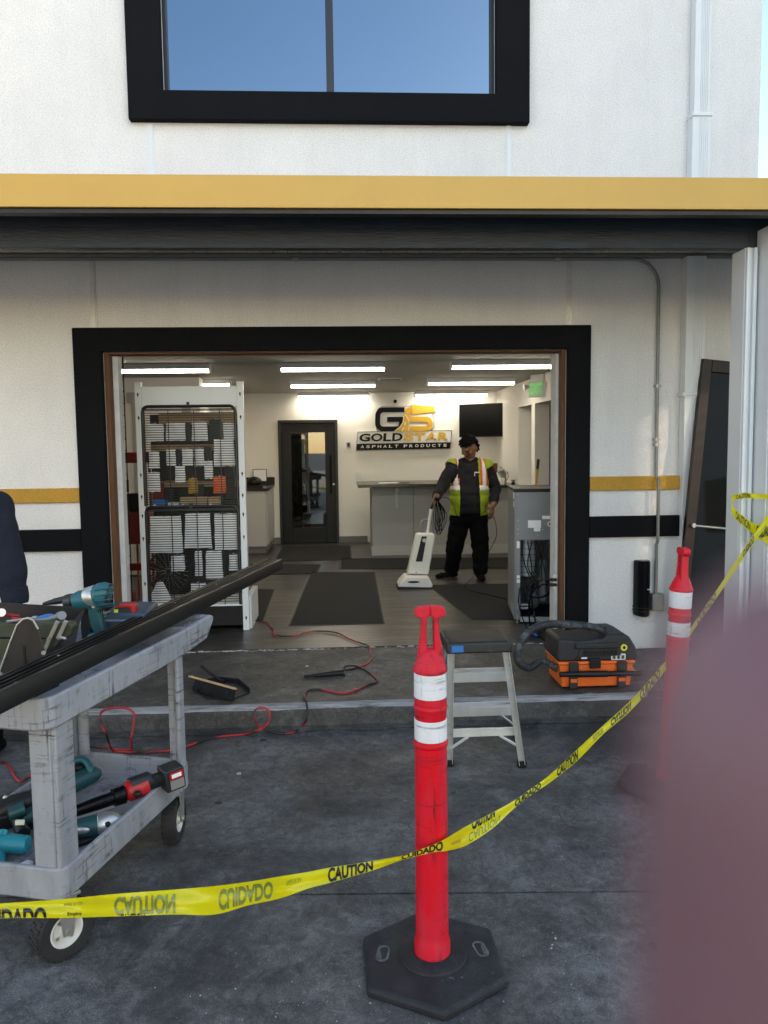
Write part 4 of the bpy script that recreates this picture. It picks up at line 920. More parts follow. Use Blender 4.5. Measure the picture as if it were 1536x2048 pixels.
for u_, v_, w_, h_ in ((.06, .285, .13, .30), (.06, .255, .13, .272), (.38, .26, .43, .30)):
    q = MB(); q.box(ax0+u_, ay0+.03, v_, ax0+w_, ay0+.04, h_); q.build('inner_bracket', 'grey_light', ap)
q = MB()
for x in (ax0+.03, ax1-.03):
    for y in (ay0+.03, ay1-.04): q.cyl((x, y, F+.001), (x, y, F+.02), .012, n=10)
q.build('levelling_feet', 'steel', ap)
cr_ = Matrix.Translation((ax0, ay0, 0)) @ Matrix.Rotation(R(-7.5), 4, 'Z') @ Matrix.Translation((-ax0, -ay0, 0))
ap.matrix_world = cr_ @ Matrix.Translation((1.69, 6.8, F))
# outlet with two plugs on the ragged jamb, appliance cords
oy = W+.10-.006
q = MB(); q.box(1.618, oy-.003, .55, 1.652, oy+.006, .66); ol = thing('wall_outlet', 'white outlet plate on the white door jamb with two black plugs', 'outlet', (1.59, oy, .6)); q.build('plate', 'signwhite', ol, bevel=.002)
q = MB()
for z in (.625, .585): q.box(1.585, oy-.035, z-.01, 1.640, oy-.004, z+.012)
q.build('plugs', 'black', ol, bevel=.004)
q = MB(); q.tube(spline([(1.59, oy-.02, .585), (1.53, oy+.1, .56), (1.49, oy+.2, .45), (1.50, oy+.3, .30), (1.54, oy+.35, F+.01), (1.60, oy+.25, F+.008)], 8), .006, 6)
q.tube(spline([(1.59, oy-.02, .625), (1.525, oy+.1, .60), (1.50, oy+.2, .50), (1.53, oy+.25, .3), (1.545, oy+.1, F+.02), (1.555, oy+.0, F+.008)], 8), .006, 6)
tag(q.build('appliance_cords', 'blackgloss', None, world=False), 'black power cords hanging from the jamb outlet to the floor', 'power cord')
q = MB(); q.tube(spline([(1.50, 6.46, .45), (1.475, 6.40, .33), (1.478, 6.25, .22), (1.50, 6.1, .145), (1.535, 5.95, .143)], 8), .005, 6, mi=0); q.tube([(1.500, 6.1, .149), (1.528, 5.98, .149)], .012, 8, mi=1)
q.tube(spline([(1.54, 6.2, .26), (1.60, 6.0, .22), (1.63, 5.9, .15)], 6), .005, 6, mi=0)
tag(q.build('network_cable', ['blackgloss', 'blue'], None, world=False), 'thin black cable with a blue connector lying at the threshold', 'cable')

bs_ = thing('reflection_shelving', 'red and dark shelving added behind the back door glass, standing in for its reflections', 'shelving', (-.75, 13.6, F))
for k, (x_, z0_, z1_, mt) in enumerate(((-1.0, .15, .55, 'darkred'), (-.86, .15, .7, 'black'), (-.7, .15, .5, 'darkred'), (-1.0, .72, 1.05, 'black'), (-.8, .72, 1.15, 'darkred'), (-1.0, 1.3, 1.6, 'signwhite'), (-.84, 1.3, 1.75, 'black'))):
    q = MB(); q.box(x_, 13.5, z0_, x_+.12, 13.7, z1_); q.build('stock_box', mt, bs_, bevel=.004)  # boxes added for the red and dark shapes reflected in the door glass
for z_ in (.13, .68, 1.26, 1.85): q = MB(); q.box(-1.05, 13.45, z_, -.5, 13.75, z_+.03); q.build('shelf_board', 'darkred', bs_)
# ================================================================== DISPLAY RACK
RY = 6.47
rk = thing('display_rack', 'tall white rack with black wire grids and hanging packets inside the entrance', 'display rack', (-1.27, RY, F))
xl0, xr0 = -1.70, -.865
for x in (-1.700, -.868):
    q = MB(); q.box(x, RY, F+.001, x+.052, RY+.06, 2.225); u = q.build('upright', 'white_metal', rk, bevel=.003)
    q = MB()
    for z in (2.12, 1.93, 1.46, 1.28, 1.12, .93, .55, .24): q.box(x+.024, RY-.001, z-.018, x+.030, RY+.003, z+.018); q.box(x+.020, RY-.001, z-.004, x+.034, RY+.003, z+.012)
    q.build('slots', 'black', u)['kind'] = 'stuff'
q = MB(); q.box(-1.664, RY+.02, 2.02, -.870, RY+.045, 2.19); q.build('header_panel', 'white_metal', rk, bevel=.002)
q = MB(); q.box(-.845, RY+.062, F+.001, -.80, RY+.55, .42); q.build('side_plate', 'white_metal', rk, bevel=.002)
def wire_grid(z0, z1, nm):
    x0, x1 = -1.645, -.885; y = RY+.005; r = .05
    q = MB(); pts = [(x0, y, z0)]+[(x0+r-r*math.cos(R(a)), y, z1-r+r*math.sin(R(a))) for a in range(0, 91, 15)]+[(x1-r+r*math.sin(R(a)), y, z1-r+r*math.cos(R(a))) for a in range(0, 91, 15)]+[(x1, y, z0)]
    q.tube(pts, .0125, 8); fr = q.build('grid_frame', 'blackmetal', rk)
    q = MB(); z = z1-.035; k = 0
    while z > z0+.01: q.box(x0, y+.0, z-.0030, x1, y+.004, z+.0030); z -= .0198
    for f in (.02, .275, .55, .83): xx = x0+(x1-x0)*f; q.box(xx-.0032, y+.004, z0, xx+.0032, y+.008, z1-.02)
    q.box(x0, y-.002, z1-.03, x1, y+.006, z1-.02)
    q.build('wire_grid', 'blackmetal', fr); return fr
wire_grid(1.205, 2.025, 'a'); wire_grid(.36, 1.195, 'b')
q = MB(); q.box(-1.28, RY-.006, 2.03, -1.26, RY+.015, 2.06); q.box(-1.285, RY-.012, 1.18, -1.255, RY+.005, 1.225); q.build('clips', 'blackmetal', rk)
q = MB(); q.box(-1.664, RY+.03, 1.165, -.870, RY+.42, 1.185); q.build('shelf', 'blackmetal', rk)
q = MB(); q.box(-1.664, RY+.02, F+.04, -.872, RY+.50, .345); q.build('base_box', 'black', rk, bevel=.004)
q = MB(); q.box(-1.664, RY+.012, .346, -.872, RY+.50, .362); q.build('base_shelf', 'white_metal', rk)
# hanging packets (backs towards us) -- each one a thing
dY = RY+.055
rows = [('top row', [(293,848,327,882),(330,846,371,881),(382,844,416,881),(446,846,470,880)], 'white'),
        ('second row', [(297,903,319,937),(332,899,351,931),(364,897,386,932),(388,897,408,932),(427,879,470,932)], 'white'),
        ('third row', [(297,945,320,983),(349,932,370,966),(376,957,395,986),(408,922,426,957),(426,953,452,986)], 'mix'),
        ('large lower row', [(297,1033,366,1105),(367,1028,424,1097),(428,1028,481,1100)], 'white'),
        ('row below the large packets', [(341,1111,369,1142),(389,1103,405,1152),(410,1103,446,1158),(457,1109,476,1142)], 'white'),
        ('bottom row', [(297,1165,342,1212),(380,1167,412,1190)], 'white')]
ords = ['leftmost', 'second from left', 'third from left', 'fourth from left', 'rightmost']
r4 = random.Random(4)
for rn, lst, kind in rows:
    for k, (a, b_, c_, d_) in enumerate(lst):
        p0 = ay(a, b_, dY); p1 = ay(c_, d_, dY); w_, h_ = p1.x-p0.x, p0.z-p1.z; cx = (p0.x+p1.x)/2; tz = p0.z
        colr = 'label'; nm_ = 'white'
        if kind == 'mix' and k == 2: colr, nm_ = 'amber', 'gold'
        if kind == 'mix' and k == 4: colr, nm_ = 'orange', 'orange'
        o = 'rightmost' if k == len(lst)-1 else ords[k]
        t = thing('hanging_packet', f'{nm_} packet {o} in the {rn} behind the rack grid', 'packet', (cx, dY, tz), r4.uniform(-.1, .1), 'packets hanging on the display rack')
        q = MB(); tp = r4.uniform(.0, .12)*w_; n = 5
        vs = []; fs = []
        for j in range(n+1):
            for i in range(n+1):
                u, v_ = i/n, j/n; bul = .018*math.sin(math.pi*u)*math.sin(math.pi*min(1, v_*1.1))
                xx = (u-.5)*(w_-tp*(1-v_))*(1)+r4.uniform(-.003, .003); vs.append((xx, -bul, -v_*h_+r4.uniform(-.003, .003)))
        for j in range(n):
            for i in range(n): a_ = j*(n+1)+i; fs.append((a_, a_+n+1, a_+n+2, a_+1))
        if rn == 'bottom row' and k == 0: vs = [(x_*(.25+.75*min(1, -z_/h_*1.6)), y_, z_) for x_, y_, z_ in vs]
        q.add(vs, fs); q.add([(x_*.98, y_+.03, z_) for x_, y_, z_ in vs], [tuple(reversed(f)) for f in fs])
        q.build('bag', colr, t, world=False)
        q = MB(); q.tube([(0, .035, .012), (0, -.012, .010), (.006, -.014, .002), (-.006, -.014, -.006)], .0025, 5); q.build('hook', 'steel', t, world=False)
# dark goods between packets
dark = [(372,846,381,882,'narrow dark package hanging between two white packets in the top row'),(418,840,445,884,'wide black glove package hanging at the top right of the rack'),
        (352,900,362,930,'brown package in the second row behind the wire grid'),(408,895,424,920,'black package between white packets in the second row'),
        (352,1032,368,1100,'black strap package hanging between the large white packets'),(300,1106,380,1125,'coil of black hose hung low on the rack')]
for a, b_, c_, d_, lb in dark[:5]:
    p0 = ay(a, b_, dY+.06); p1 = ay(c_, d_, dY+.06); t = thing('dark_package', lb, 'package', ((p0.x+p1.x)/2, dY+.06, p0.z))
    q = MB(); q.prism([(p0.x, p0.z), (p0.x+.3*(p1.x-p0.x), p0.z+.01), (p1.x, p0.z-.005), (p1.x-.004, p1.z+.01), (p1.x-.2*(p1.x-p0.x), p1.z), (p0.x+.003, p1.z+.004)], dY+.05, dY+.09, T=Matrix(((1,0,0,0),(0,0,1,0),(0,1,0,0),(0,0,0,1))))
    q.build('wrapper', 'black', t)
    q = MB(); q.tube([((p0.x+p1.x)/2, dY+.10, p0.z+.01), ((p0.x+p1.x)/2, dY+.04, p0.z+.005)], .0025, 5); q.build('hook', 'steel', t)
# boxes on the middle shelf
for a, b_, c_, d_, mt, lb in ((304,1000,331,1017,'blue','small blue box at the left end of the rack shelf'),(335,1006,346,1017,'label','tiny white box next to the blue box'),(347,1006,358,1016,'label','tiny white box next to the cardboard carton'),
        (360,995,414,1016,'cardboard','wide low cardboard carton on the rack shelf'),(416,995,438,1017,'cardboard','short cardboard carton at the right of the rack shelf')):
    p0 = ay(a, b_, RY+.08); p1 = ay(c_, d_, RY+.08); q = MB(); q.box(p0.x, RY+.08, 1.186, p1.x, RY+.2, max(p0.z, 1.22)); 
    o = q.build('boxed_goods', mt, None, world=False, bevel=.003); tag(o, lb, 'box')
    q = MB(); q.box(p0.x+.01, RY+.078, 1.20, p0.x+.03, RY+.0795, 1.215); q.build('box_label', 'label', o, world=False)
# spoked wheel propped behind the lower grid
c_ = ay(338, 1143, 6.85); Rw = .185
wh = thing('spoked_wheel', 'black spoked wheel propped behind the lower wire grid', 'wheel', c_)
q = MB(); q.tube([(c_.x+Rw*math.cos(a*math.pi/18), c_.y+.03*math.sin(a*math.pi/18), c_.z+Rw*math.sin(a*math.pi/18)) for a in range(37)], .011, 8, caps=False); q.build('rim', 'blackmetal', wh)
q = MB()
for k in range(24): a = k*2*math.pi/24; b2 = a+(.35 if k % 2 else -.35); q.tube([(c_.x+.02*math.cos(b2), c_.y, c_.z+.02*math.sin(b2)), (c_.x+Rw*math.cos(a), c_.y, c_.z+Rw*math.sin(a))], .0016, 4)
q.build('spokes', 'steel', wh)
q = MB(); q.cyl((c_.x, c_.y-.03, c_.z), (c_.x, c_.y+.03, c_.z), .02); q.build('hub', 'blackmetal', wh)
# tall black wire ladder rack by the jamb
lr = thing('wire_ladder_rack', 'narrow black wire ladder panel rising behind the left jamb', 'wire rack', (-2.0, 7.0, F))
xa, xb = ay(236, 760, 7.0).x, ay(247, 760, 7.0).x
q = MB(); q.tube([(xa, 7.0, F+.002), (xa, 7.0, 2.52)], .006, 6); q.tube([(xb, 7.0, F+.002), (xb, 7.0, 2.52)], .006, 6); q.build('rails', 'blackmetal', lr)
for k in range(22):
    z = .3+k*.105; q = MB(); q.tube([(xa, 7.0, z), (xb, 7.0, z)], .0045, 6); q.build('rung', 'blackmetal', lr)
# red machine behind the rack
rm = thing('red_shop_press', 'dark red steel shop machine on legs seen left of the display rack', 'machine', (-2.05, 7.9, F))
def bx_px(a, b_, c_, d_, y, dep, mt, nm, par, bev=.006):
    p0 = ay(a, b_, y); p1 = ay(c_, d_, y); q = MB(); q.box(p0.x, y, p1.z, p1.x, y+dep, p0.z); return q.build(nm, mt, par, bevel=bev)
bx_px(236, 905, 330, 925, 7.8, .12, 'darkred', 'cross_beam', rm)
bx_px(245, 1024, 300, 1088, 7.7, .4, 'darkred', 'cabinet_body', rm)
bx_px(250, 1088, 257, 1215, 7.75, .05, 'darkred', 'leg', rm); bx_px(272, 1088, 279, 1205, 7.9, .05, 'darkred', 'leg', rm)
bx_px(250, 1128, 345, 1140, 7.85, .05, 'darkred', 'brace', rm)
bx_px(300, 925, 306, 1205, 7.95, .05, 'darkred', 'post', rm); bx_px(233, 925, 238, 1180, 7.85, .06, 'black', 'post', rm)
bx_px(252, 988, 285, 1022, 7.7, .2, 'black', 'control_box', rm)
bx_px(240, 960, 253, 985, 7.7, .1, 'black', 'motor', rm)
q = MB(); p = ay(252, 1200, 7.2); q.box(p.x-.04, 7.2, F+.001, p.x+.04, 7.4, .34); tag(q.build('gas_can', 'darkred', None, world=False, bevel=.01), 'small red can standing on the floor behind the left jamb', 'can')
# ================================================================== UPRIGHT VACUUM
vy = 8.40
vc = thing('upright_vacuum', 'cream upright vacuum cleaner pushed by the man in the vest', 'vacuum cleaner', (.75, vy, F))
def vp(a, b_, y=vy): p = ay(a, b_, y); return (p.x, p.z)
TXZ = Matrix(((1,0,0,0),(0,0,1,0),(0,1,0,0),(0,0,0,1)))
q = MB(); q.prism([vp(833,1066), vp(866,1066), vp(869,1070), vp(856,1147), vp(813,1146), vp(831,1070)], vy-.08, vy+.06, T=TXZ); q.build('bag_housing', 'vacwhite', vc, bevel=.014)
q = MB(); q.prism([vp(843,1072), vp(852,1072), vp(848,1122), vp(829,1122)] if False else [vp(842,1071), vp(852,1071), vp(843,1121), vp(830,1121)], vy-.088, vy-.078, T=TXZ); q.build('dark_inlay', 'black', vc, bevel=.003)
q = MB(); p = vp(847, 1079); q.cyl((p[0], vy-.094, p[1]), (p[0], vy-.08, p[1]), .022, n=18); p = vp(831, 1143); q.cyl((p[0], vy-.09, p[1]), (p[0], vy-.078, p[1]), .012, n=12); q.build('badge', 'steel', vc)
q = MB(); q.prism([vp(808,1148), vp(854,1148), vp(862,1165), vp(858,1172), vp(793,1168), vp(797,1160)], vy-.20, vy+.08, T=TXZ); q.build('floor_head', 'vacwhite', vc, bevel=.016)
q = MB(); q.prism([vp(793,1167), vp(861,1168), vp(862,1174), vp(857,1178), vp(793,1176)], vy-.205, vy+.085, T=TXZ); q.build('bumper', 'black', vc, bevel=.008)
q = MB(); a = vp(815,1158); q.ell((a[0]+.05, vy-.20, a[1]), (.065, .012, .012)); q.build('head_vent', 'black', vc)
a = vp(855,1066); b_ = vp(862,1018)
q = MB(); q.cyl((a[0], vy, a[1]), (b_[0], vy, b_[1]), .017, n=12); q.build('handle_tube', 'vacwhite', vc)
c2 = vp(869,999)
q = MB(); q.tube(spline([(b_[0], vy, b_[1]), ((b_[0]+c2[0])/2+.004, vy, (b_[1]+c2[1])/2), (c2[0], vy, c2[1]), (c2[0]+.05, vy-.02, c2[1]+.012)], 5), .016, 10); q.build('handle_grip', 'black', vc)
q = MB(); a = vp(846,1066); q.tube(spline([(a[0], vy+.03, a[1]), (a[0]-.02, vy+.03, a[1]+.09), (a[0]+.02, vy+.03, a[1]+.14), (a[0]+.10, vy+.03, a[1]+.12), (a[0]+.12, vy+.03, a[1]-.01)], 6), .014, 8); q.build('top_hoop', 'grey_steel', vc)
q = MB(); r6 = random.Random(6); a = vp(872,1000)
for k in range(9):
    w_ = r6.uniform(.02, .09); h_ = r6.uniform(.22, .42); ox = r6.uniform(-.01, .05)
    q.tube(spline([(a[0], vy-.03, a[1]), (a[0]+ox-w_*.4, vy-.03, a[1]-h_*.5), (a[0]+ox, vy-.03+r6.uniform(-.03, .03), a[1]-h_), (a[0]+ox+w_, vy-.02, a[1]-h_*.5), (a[0]+.01, vy-.03, a[1]+.01)], 7), .0038, 5)
q.tube(spline([(a[0], vy-.03, a[1]), (a[0]+.1, vy-.02, a[1]+.03), (a[0]+.2, vy+.1, a[1]-.05), (a[0]+.27, vy+.3, a[1]-.2)], 8), .0038, 5)
p0 = ay(984, 1025, 8.8); q.tube(spline([p0, ay(991,1045,8.8), ay(993,1070,8.8), ay(985,1090,8.8), ay(975,1108,8.8), az(965,1130,F+.01)], 6), .0038, 5)
g_ = az(965,1130,F+.008); q.tube(spline([g_, az(950,1150,F+.014), az(930,1175,F+.016), az(980,1190,F+.016), az(1020,1200,F+.016)], 6), .0038, 5)
q.build('power_cord', 'blackgloss', vc)

# stocked shelving behind the display rack (dark gondola with goods)
gs_ = thing('stock_shelving', 'dark shelving with tan board backs and dark goods standing behind the display rack', 'shelving', (-1.4, 7.3, F))
q = MB(); q.box(-1.80, 7.36, F+.001, -.93, 7.40, 2.0); q.build('back_panel', 'mat_edge', gs_)
for z_, h_, x0_, x1_ in ((1.90, .10, -1.66, -.95), (1.66, .06, -1.74, -1.05), (1.33, .05, -1.66, -.95), (1.18, .03, -1.75, -.95), (.82, .03, -1.75, -.95), (.45, .03, -1.75, -.95)):
    q = MB(); q.box(x0_, 7.10, z_, x1_, 7.355, z_+h_); q.build('shelf_board', 'cardboard' if z_ > 1.3 else 'darksteel', gs_, bevel=.003)
rs = random.Random(12)
for k in range(26):
    x_ = rs.uniform(-1.75, -1.05); z_ = rs.choice([1.212, 1.41, .852, .482, F+.005]); w_, h_ = rs.uniform(.05, .12), rs.uniform(.08, .20)
    q = MB(); q.box(x_, 7.08+rs.uniform(0, .03), z_, x_+w_, 7.25, z_+h_)
    o = q.build('stock_box', rs.choice(['black', 'toolblack', 'black', 'darkred', 'darksteel', 'toolblack']), gs_, bevel=.004)
# ================================================================== DELINEATOR POSTS
def make_post():
    t = thing('delineator_post', 'x', 'traffic post')
    q = MB(); R0 = .252
    hexo = [(R0*math.cos(R(60*k-88)), R0*math.sin(R(60*k-88))) for k in range(6)]
    def ring(s, z): return [(x*s, y*s, z) for x, y in hexo]
    lv = [ring(1.0, .002), ring(1.0, .020), ring(.965, .032), ring(.45, .040)]
    vs = sum(lv, []); fs = []
    for j in range(3):
        for k in range(6): fs.append((j*6+k, j*6+(k+1) % 6, (j+1)*6+(k+1) % 6, (j+1)*6+k))
    fs += [tuple(range(5, -1, -1)), tuple(range(18, 24))]
    q.add(vs, fs); base = q.build('rubber_base', 'rubber', t, world=False, bevel=.006, sharp=25)
    q = MB(); q.lathe([(.112, .034), (.108, .046), (.088, .050), (.060, .052), (.058, .050)], 40); q.build('base_collar', 'rubber', base, world=False, sharp=30)
    for s in (-1, 1):
        a = R(12)*s; T_ = Matrix.Translation((s*.158, .015, .0345)) @ Matrix.Rotation(a, 4, 'Z')
        q = MB(); pts = rrect(-.020, -.038, .020, .038, .019, 6); n = len(pts)
        inn = [(x*.72, y*.84) for x, y in pts]
        vs = [(x, y, .0) for x, y in pts]+[(x, y, .0045) for x, y in pts]+[(x, y, .0045) for x, y in inn]+[(x, y, .0008) for x, y in inn]
        fs = []
        for j in range(3):
            for k in range(n): fs.append((j*n+k, j*n+(k+1) % n, (j+1)*n+(k+1) % n, (j+1)*n+k))
        fs.append(tuple(range(3*n, 4*n))); q.add(vs, fs, T=T_); q.build('hand_slot', 'rubber_scuff', base, world=False)
    rb = .0515
    prof = [(.058, .048), (.058, .085), (.053, .10), (.0525, .12), (rb, .40), (rb-.001, .730), (.0545, .733), (.0555, .739), (.0545, .745), (rb-.002, .748),
            (rb-.002, .845), (rb+.0005, .849), (.0535, .853), (.0535, .857), (rb-.001, .861), (rb-.001, .862), (rb-.002, .90), (rb-.002, .966), (.0535, .969), (.0535, .978),
            (.050, .985), (.047, .99), (.043, 1.005), (.034, 1.025), (.026, 1.036), (.018, 1.040)]
    q = MB(); q.lathe(prof, 48); q.build('tube', 'red', t, world=False, sharp=50)
    for z0, z1 in ((.752, .818), (.887, .964)):
        q = MB(); q.lathe([(rb-.0015, z0), (rb-.0003, z0+.001), (rb-.0003, z1-.001), (rb-.0015, z1)], 48); q.build('reflective_band', 'white_reflect', t, world=False)
    q = MB()   # T-top pull handle: two legs and a cross bar, about 3 cm thick
    out = [(-.043, 1.01), (-.034, 1.06), (-.030, 1.075), (-.028, 1.135), (-.046, 1.142), (-.048, 1.158), (-.040, 1.170), (.0, 1.174), (.040, 1.170), (.048, 1.158), (.046, 1.142), (.028, 1.135), (.030, 1.075), (.034, 1.06), (.043, 1.01)]
    inn = [(-.006, 1.01), (-.006, 1.05), (-.0075, 1.08), (-.0075, 1.130), (-.005, 1.137), (.005, 1.137), (.0075, 1.130), (.0075, 1.08), (.006, 1.05), (.006, 1.01)]
    lft = [p for p in out if p[0] <= 0][:8]; 
    Lp = [(-.040, 1.005), (-.034, 1.06), (-.029, 1.078), (-.0275, 1.136), (-.046, 1.142), (-.049, 1.157), (-.040, 1.170), (0, 1.174), (0, 1.1425), (-.008, 1.140), (-.0105, 1.132), (-.0105, 1.078), (-.010, 1.03), (-.010, 1.005)]
    Rp = [(-x, z) for x, z in Lp][::-1]
    T_ = Matrix(((1,0,0,0),(0,0,1,0),(0,1,0,0),(0,0,0,1)))
    q.prism(Lp, -.017, .017, T=T_); q.prism(Rp, -.017, .017, T=T_); q.build('pull_handle', 'red', t, world=False, bevel=.006, segs=3)
    return t
P1 = make_post(); P1.location = (.260, 2.335, 0); P1['label'] = 'red traffic post on black rubber base nearest the camera, crossed by the yellow tape'; P1['group'] = 'red delineator posts'
P2 = copy_tree(P1); P2['label'] = 'red traffic post farther right, in front of the leaning glass door'; P2['group'] = 'red delineator posts'
b2 = Vector((1.60, 3.52, 0)); P2.location = (1.535, 3.52, 0); P2.rotation_euler = (R(0), R(3.0), 0)
P2.matrix_world = Matrix.Translation((1.545, 3.52, .004)) @ Matrix.Rotation(R(2.6), 4, 'Y') @ Matrix.Rotation(R(86), 4, 'Z')
for c in (P1, P2): INV[c.name] = c.matrix_world.inverted()
# ================================================================== CAUTION TAPE
ED = [(-70,1812,1842,1.86),(0,1807,1837,1.88),(60,1803,1836,1.90),(130,1798,1836,1.92),(230,1788,1833,1.955),(350,1779,1829,2.0),(430,1772,1829,2.03),(500,1763,1810,2.06),(560,1753,1797,2.09),(620,1743,1776,2.12),
      (655,1736,1767,2.14),(745,1722,1741,2.19),(790,1714,1725,2.22),(808,1710,1719,2.235),(870,1688,1704,2.262),(892,1677,1702,2.268),(930,1654,1692,2.33),(985,1625,1657,2.42),(1025,1603,1620,2.50),(1060,1579,1592,2.58),
      (1100,1549,1565,2.68),(1155,1498,1521,2.84),(1205,1452,1470,3.0),(1265,1397,1418,3.22),(1327,1327,1346,3.50),(1355,1296,1310,3.60),(1385,1250,1264,3.66),(1440,1170,1186,3.83),(1490,1094,1112,4.0),(1520,1050,1070,4.12),(1540,1022,1044,4.19)]
def ed(px):
    px = max(ED[0][0], min(ED[-1][0], px))
    for i in range(len(ED)-1):
        if ED[i][0] <= px <= ED[i+1][0]: break
    a = ED[max(i-1, 0)]; b = ED[i]; c = ED[i+1]; d = ED[min(i+2, len(ED)-1)]; t = (px-b[0])/(c[0]-b[0])
    def cr(k):
        m0 = (c[k]-a[k])/max(c[0]-a[0], 1)*(c[0]-b[0]); m1 = (d[k]-b[k])/max(d[0]-b[0], 1)*(c[0]-b[0])
        return (2*t**3-3*t*t+1)*b[k]+(t**3-2*t*t+t)*m0+(-2*t**3+3*t*t)*c[k]+(t**3-t*t)*m1
    return cr(1), cr(2), cr(3)
def tape_pt(px, v, off=0):
    yt, yb, dep = ed(px); y = yb+(yt-yb)*v
    wob = .010*math.sin(px*.021)+.006*math.sin(px*.053+1)
    yy = dep+(v-.5)*wob*2+.004*math.sin(v*9+px*.017)
    if 815 < px < 900: yy = dep+.001*(v-.5)
    return ay(px, y, yy-off)
tp = thing('caution_tape', 'yellow caution tape strung from lower left past both red posts to the white column', 'barrier tape', (0, 2.2, 0))
q = MB(); NV = 6; N_ = 380; vs = []; fs = []
for i in range(N_+1):
    px = -70+(1540+70)*i/N_
    for j in range(NV+1): vs.append(tape_pt(px, j/NV))
for i in range(N_):
    for j in range(NV): a = i*(NV+1)+j; fs.append((a, a+NV+1, a+NV+2, a+1))
q.add(vs, fs); q.build('tape_strip', 'tape', tp, sharp=180)
def tape_text(s, px0, px1, v0=.12, v1=.88, flip=False, mt='tapeprint', bold=.045, clip=None, sl=0):
    tv, tf = text_geo(s, 0, 1, 0, 1, bold, res=4)
    bmx = bmesh.new(); bv = [bmx.verts.new(v) for v in tv]
    for f in tf:
        try: bmx.faces.new([bv[i] for i in f])
        except ValueError: pass
    V0, V1 = (v1, v0) if flip else (v0, v1)
    # clip to the ribbon
    lo, hi = .02, .98
    for lim, nz in ((hi, 1), (lo, -1)):
        t = (lim-V0)/(V1-V0)
        no = Vector((0, nz*(1 if V1 > V0 else -1), 0))
        bmesh.ops.bisect_plane(bmx, geom=bmx.verts[:]+bmx.edges[:]+bmx.faces[:], plane_co=(0, t, 0), plane_no=no, clear_outer=True)
    for ax_, n_ in (('x', 22), ('y', 5)):
        for k in range(1, n_):
            co = (k/n_, 0, 0) if ax_ == 'x' else (0, k/n_, 0); bmesh.ops.bisect_plane(bmx, geom=bmx.verts[:]+bmx.edges[:]+bmx.faces[:], plane_co=co, plane_no=(1, 0, 0) if ax_ == 'x' else (0, 1, 0))
    bmesh.ops.triangulate(bmx, faces=bmx.faces[:]); bmx.verts.index_update()
    q = MB(); q.add([tape_pt(px0+(px1-px0)*v.co.x, V0+(V1-V0)*v.co.y+sl*(v.co.x-.5), .0022) for v in bmx.verts], [tuple(v.index for v in f.verts) for f in bmx.faces]); bmx.free()
    q.build('printed_word', mt, tp, sharp=180)
tape_text('CUIDADO', -48, 93, -.55, .62)
tape_text('Empire', 135, 163, .05, .30, bold=.02)
tape_text('MADE IN USA', 128, 166, .62, .80, mt='tapeback', flip=True, bold=.0)
tape_text('CAUTION', 228, 351, .04, .84, flip=True, mt='tapeback')
tape_text('CAUTION', 240, 290, -.35, .10, bold=.03)
tape_text('CUIDADO', 437, 546, .10, .86, flip=True, mt='tapeback')
tape_text('MADE IN USA', 573, 602, .50, .75, flip=True, mt='tapeback', bold=.0)
tape_text('CAUTION', 656, 746, .02, 1.0)
tape_text('CUIDADO', 803, 886, .04, 1.02)
tape_text('MADE IN USA', 903, 922, .30, .5, bold=0)
tape_text('CAUTION', 944, 990, .62, 1.30)
tape_text('CAUTION', 938, 1000, .08, .55, mt='tapeback', flip=True, bold=.0)
tape_text('CUIDADO', 1030, 1082, .0, 1.0)
tape_text('CAUTION', 1114, 1156, .02, .98)
tape_text('MADE IN USA', 1186, 1206, .2, .8, bold=.0)
tape_text('CAUTION', 1222, 1262, .1, .9, flip=True)
tape_text('CUIDADO', 1280, 1320, .02, .98)
tape_text('CUIDADO', 1394, 1432, .05, .95)
tape_text('CUIDADO', 1486, 1508, .1, .9)
# wraps and knot round the column
def ribbon(pts, nm, textseg=None):
    """pts: (px,py_top,py_bot,depth)"""
    def at(t):
        f = t*(len(pts)-1); i = min(int(f), len(pts)-2); k = f-i; return [pts[i][j]+(pts[i+1][j]-pts[i][j])*k for j in range(4)]
    q = MB(); vs = []; fs = []; n = 40
    for i in range(n+1):
        a = at(i/n)
        for j in range(4): vs.append(ay(a[0], a[2]+(a[1]-a[2])*j/3, a[3]+.006*math.sin(i*.6+j)))
    for i in range(n):
        for j in range(3): c0 = i*4+j; fs.append((c0, c0+4, c0+5, c0+1))
    q.add(vs, fs); q.build(nm, 'tape', tp, sharp=180)
    for s, t0, t1 in (textseg or []):
        tv, tf = text_geo(s, 0, 1, 0, 1, .03)
        def mp(v): a = at(t0+(t1-t0)*v.x); yy = .1+.8*v.y; return ay(a[0], a[2]+(a[1]-a[2])*yy, a[3]-.008)
        q = MB(); q.add([mp(v) for v in tv], tf); q.build('printed_word', 'tapeprint', tp, sharp=180)
ribbon([(1464,990,1001,4.20),(1490,985,997,4.195),(1515,988,997,4.195),(1560,989,999,4.2),(1640,992,1003,4.2)], 'column_wrap', [('CAUTION', .08, .35)])
ribbon([(1466,996,1008,4.22),(1462,1008,1024,4.20),(1474,1022,1042,4.19),(1498,1040,1062,4.185),(1520,1056,1076,4.18),(1540,1068,1092,4.18),(1600,1110,1130,4.18)], 'loose_loop', [('CAUTION', .30, .52)])
ribbon([(1508,1050,1074,4.17),(1522,1046,1080,4.15),(1536,1052,1074,4.16),(1550,1050,1070,4.17)], 'knot', [('CUIDADO', .1, .9)])
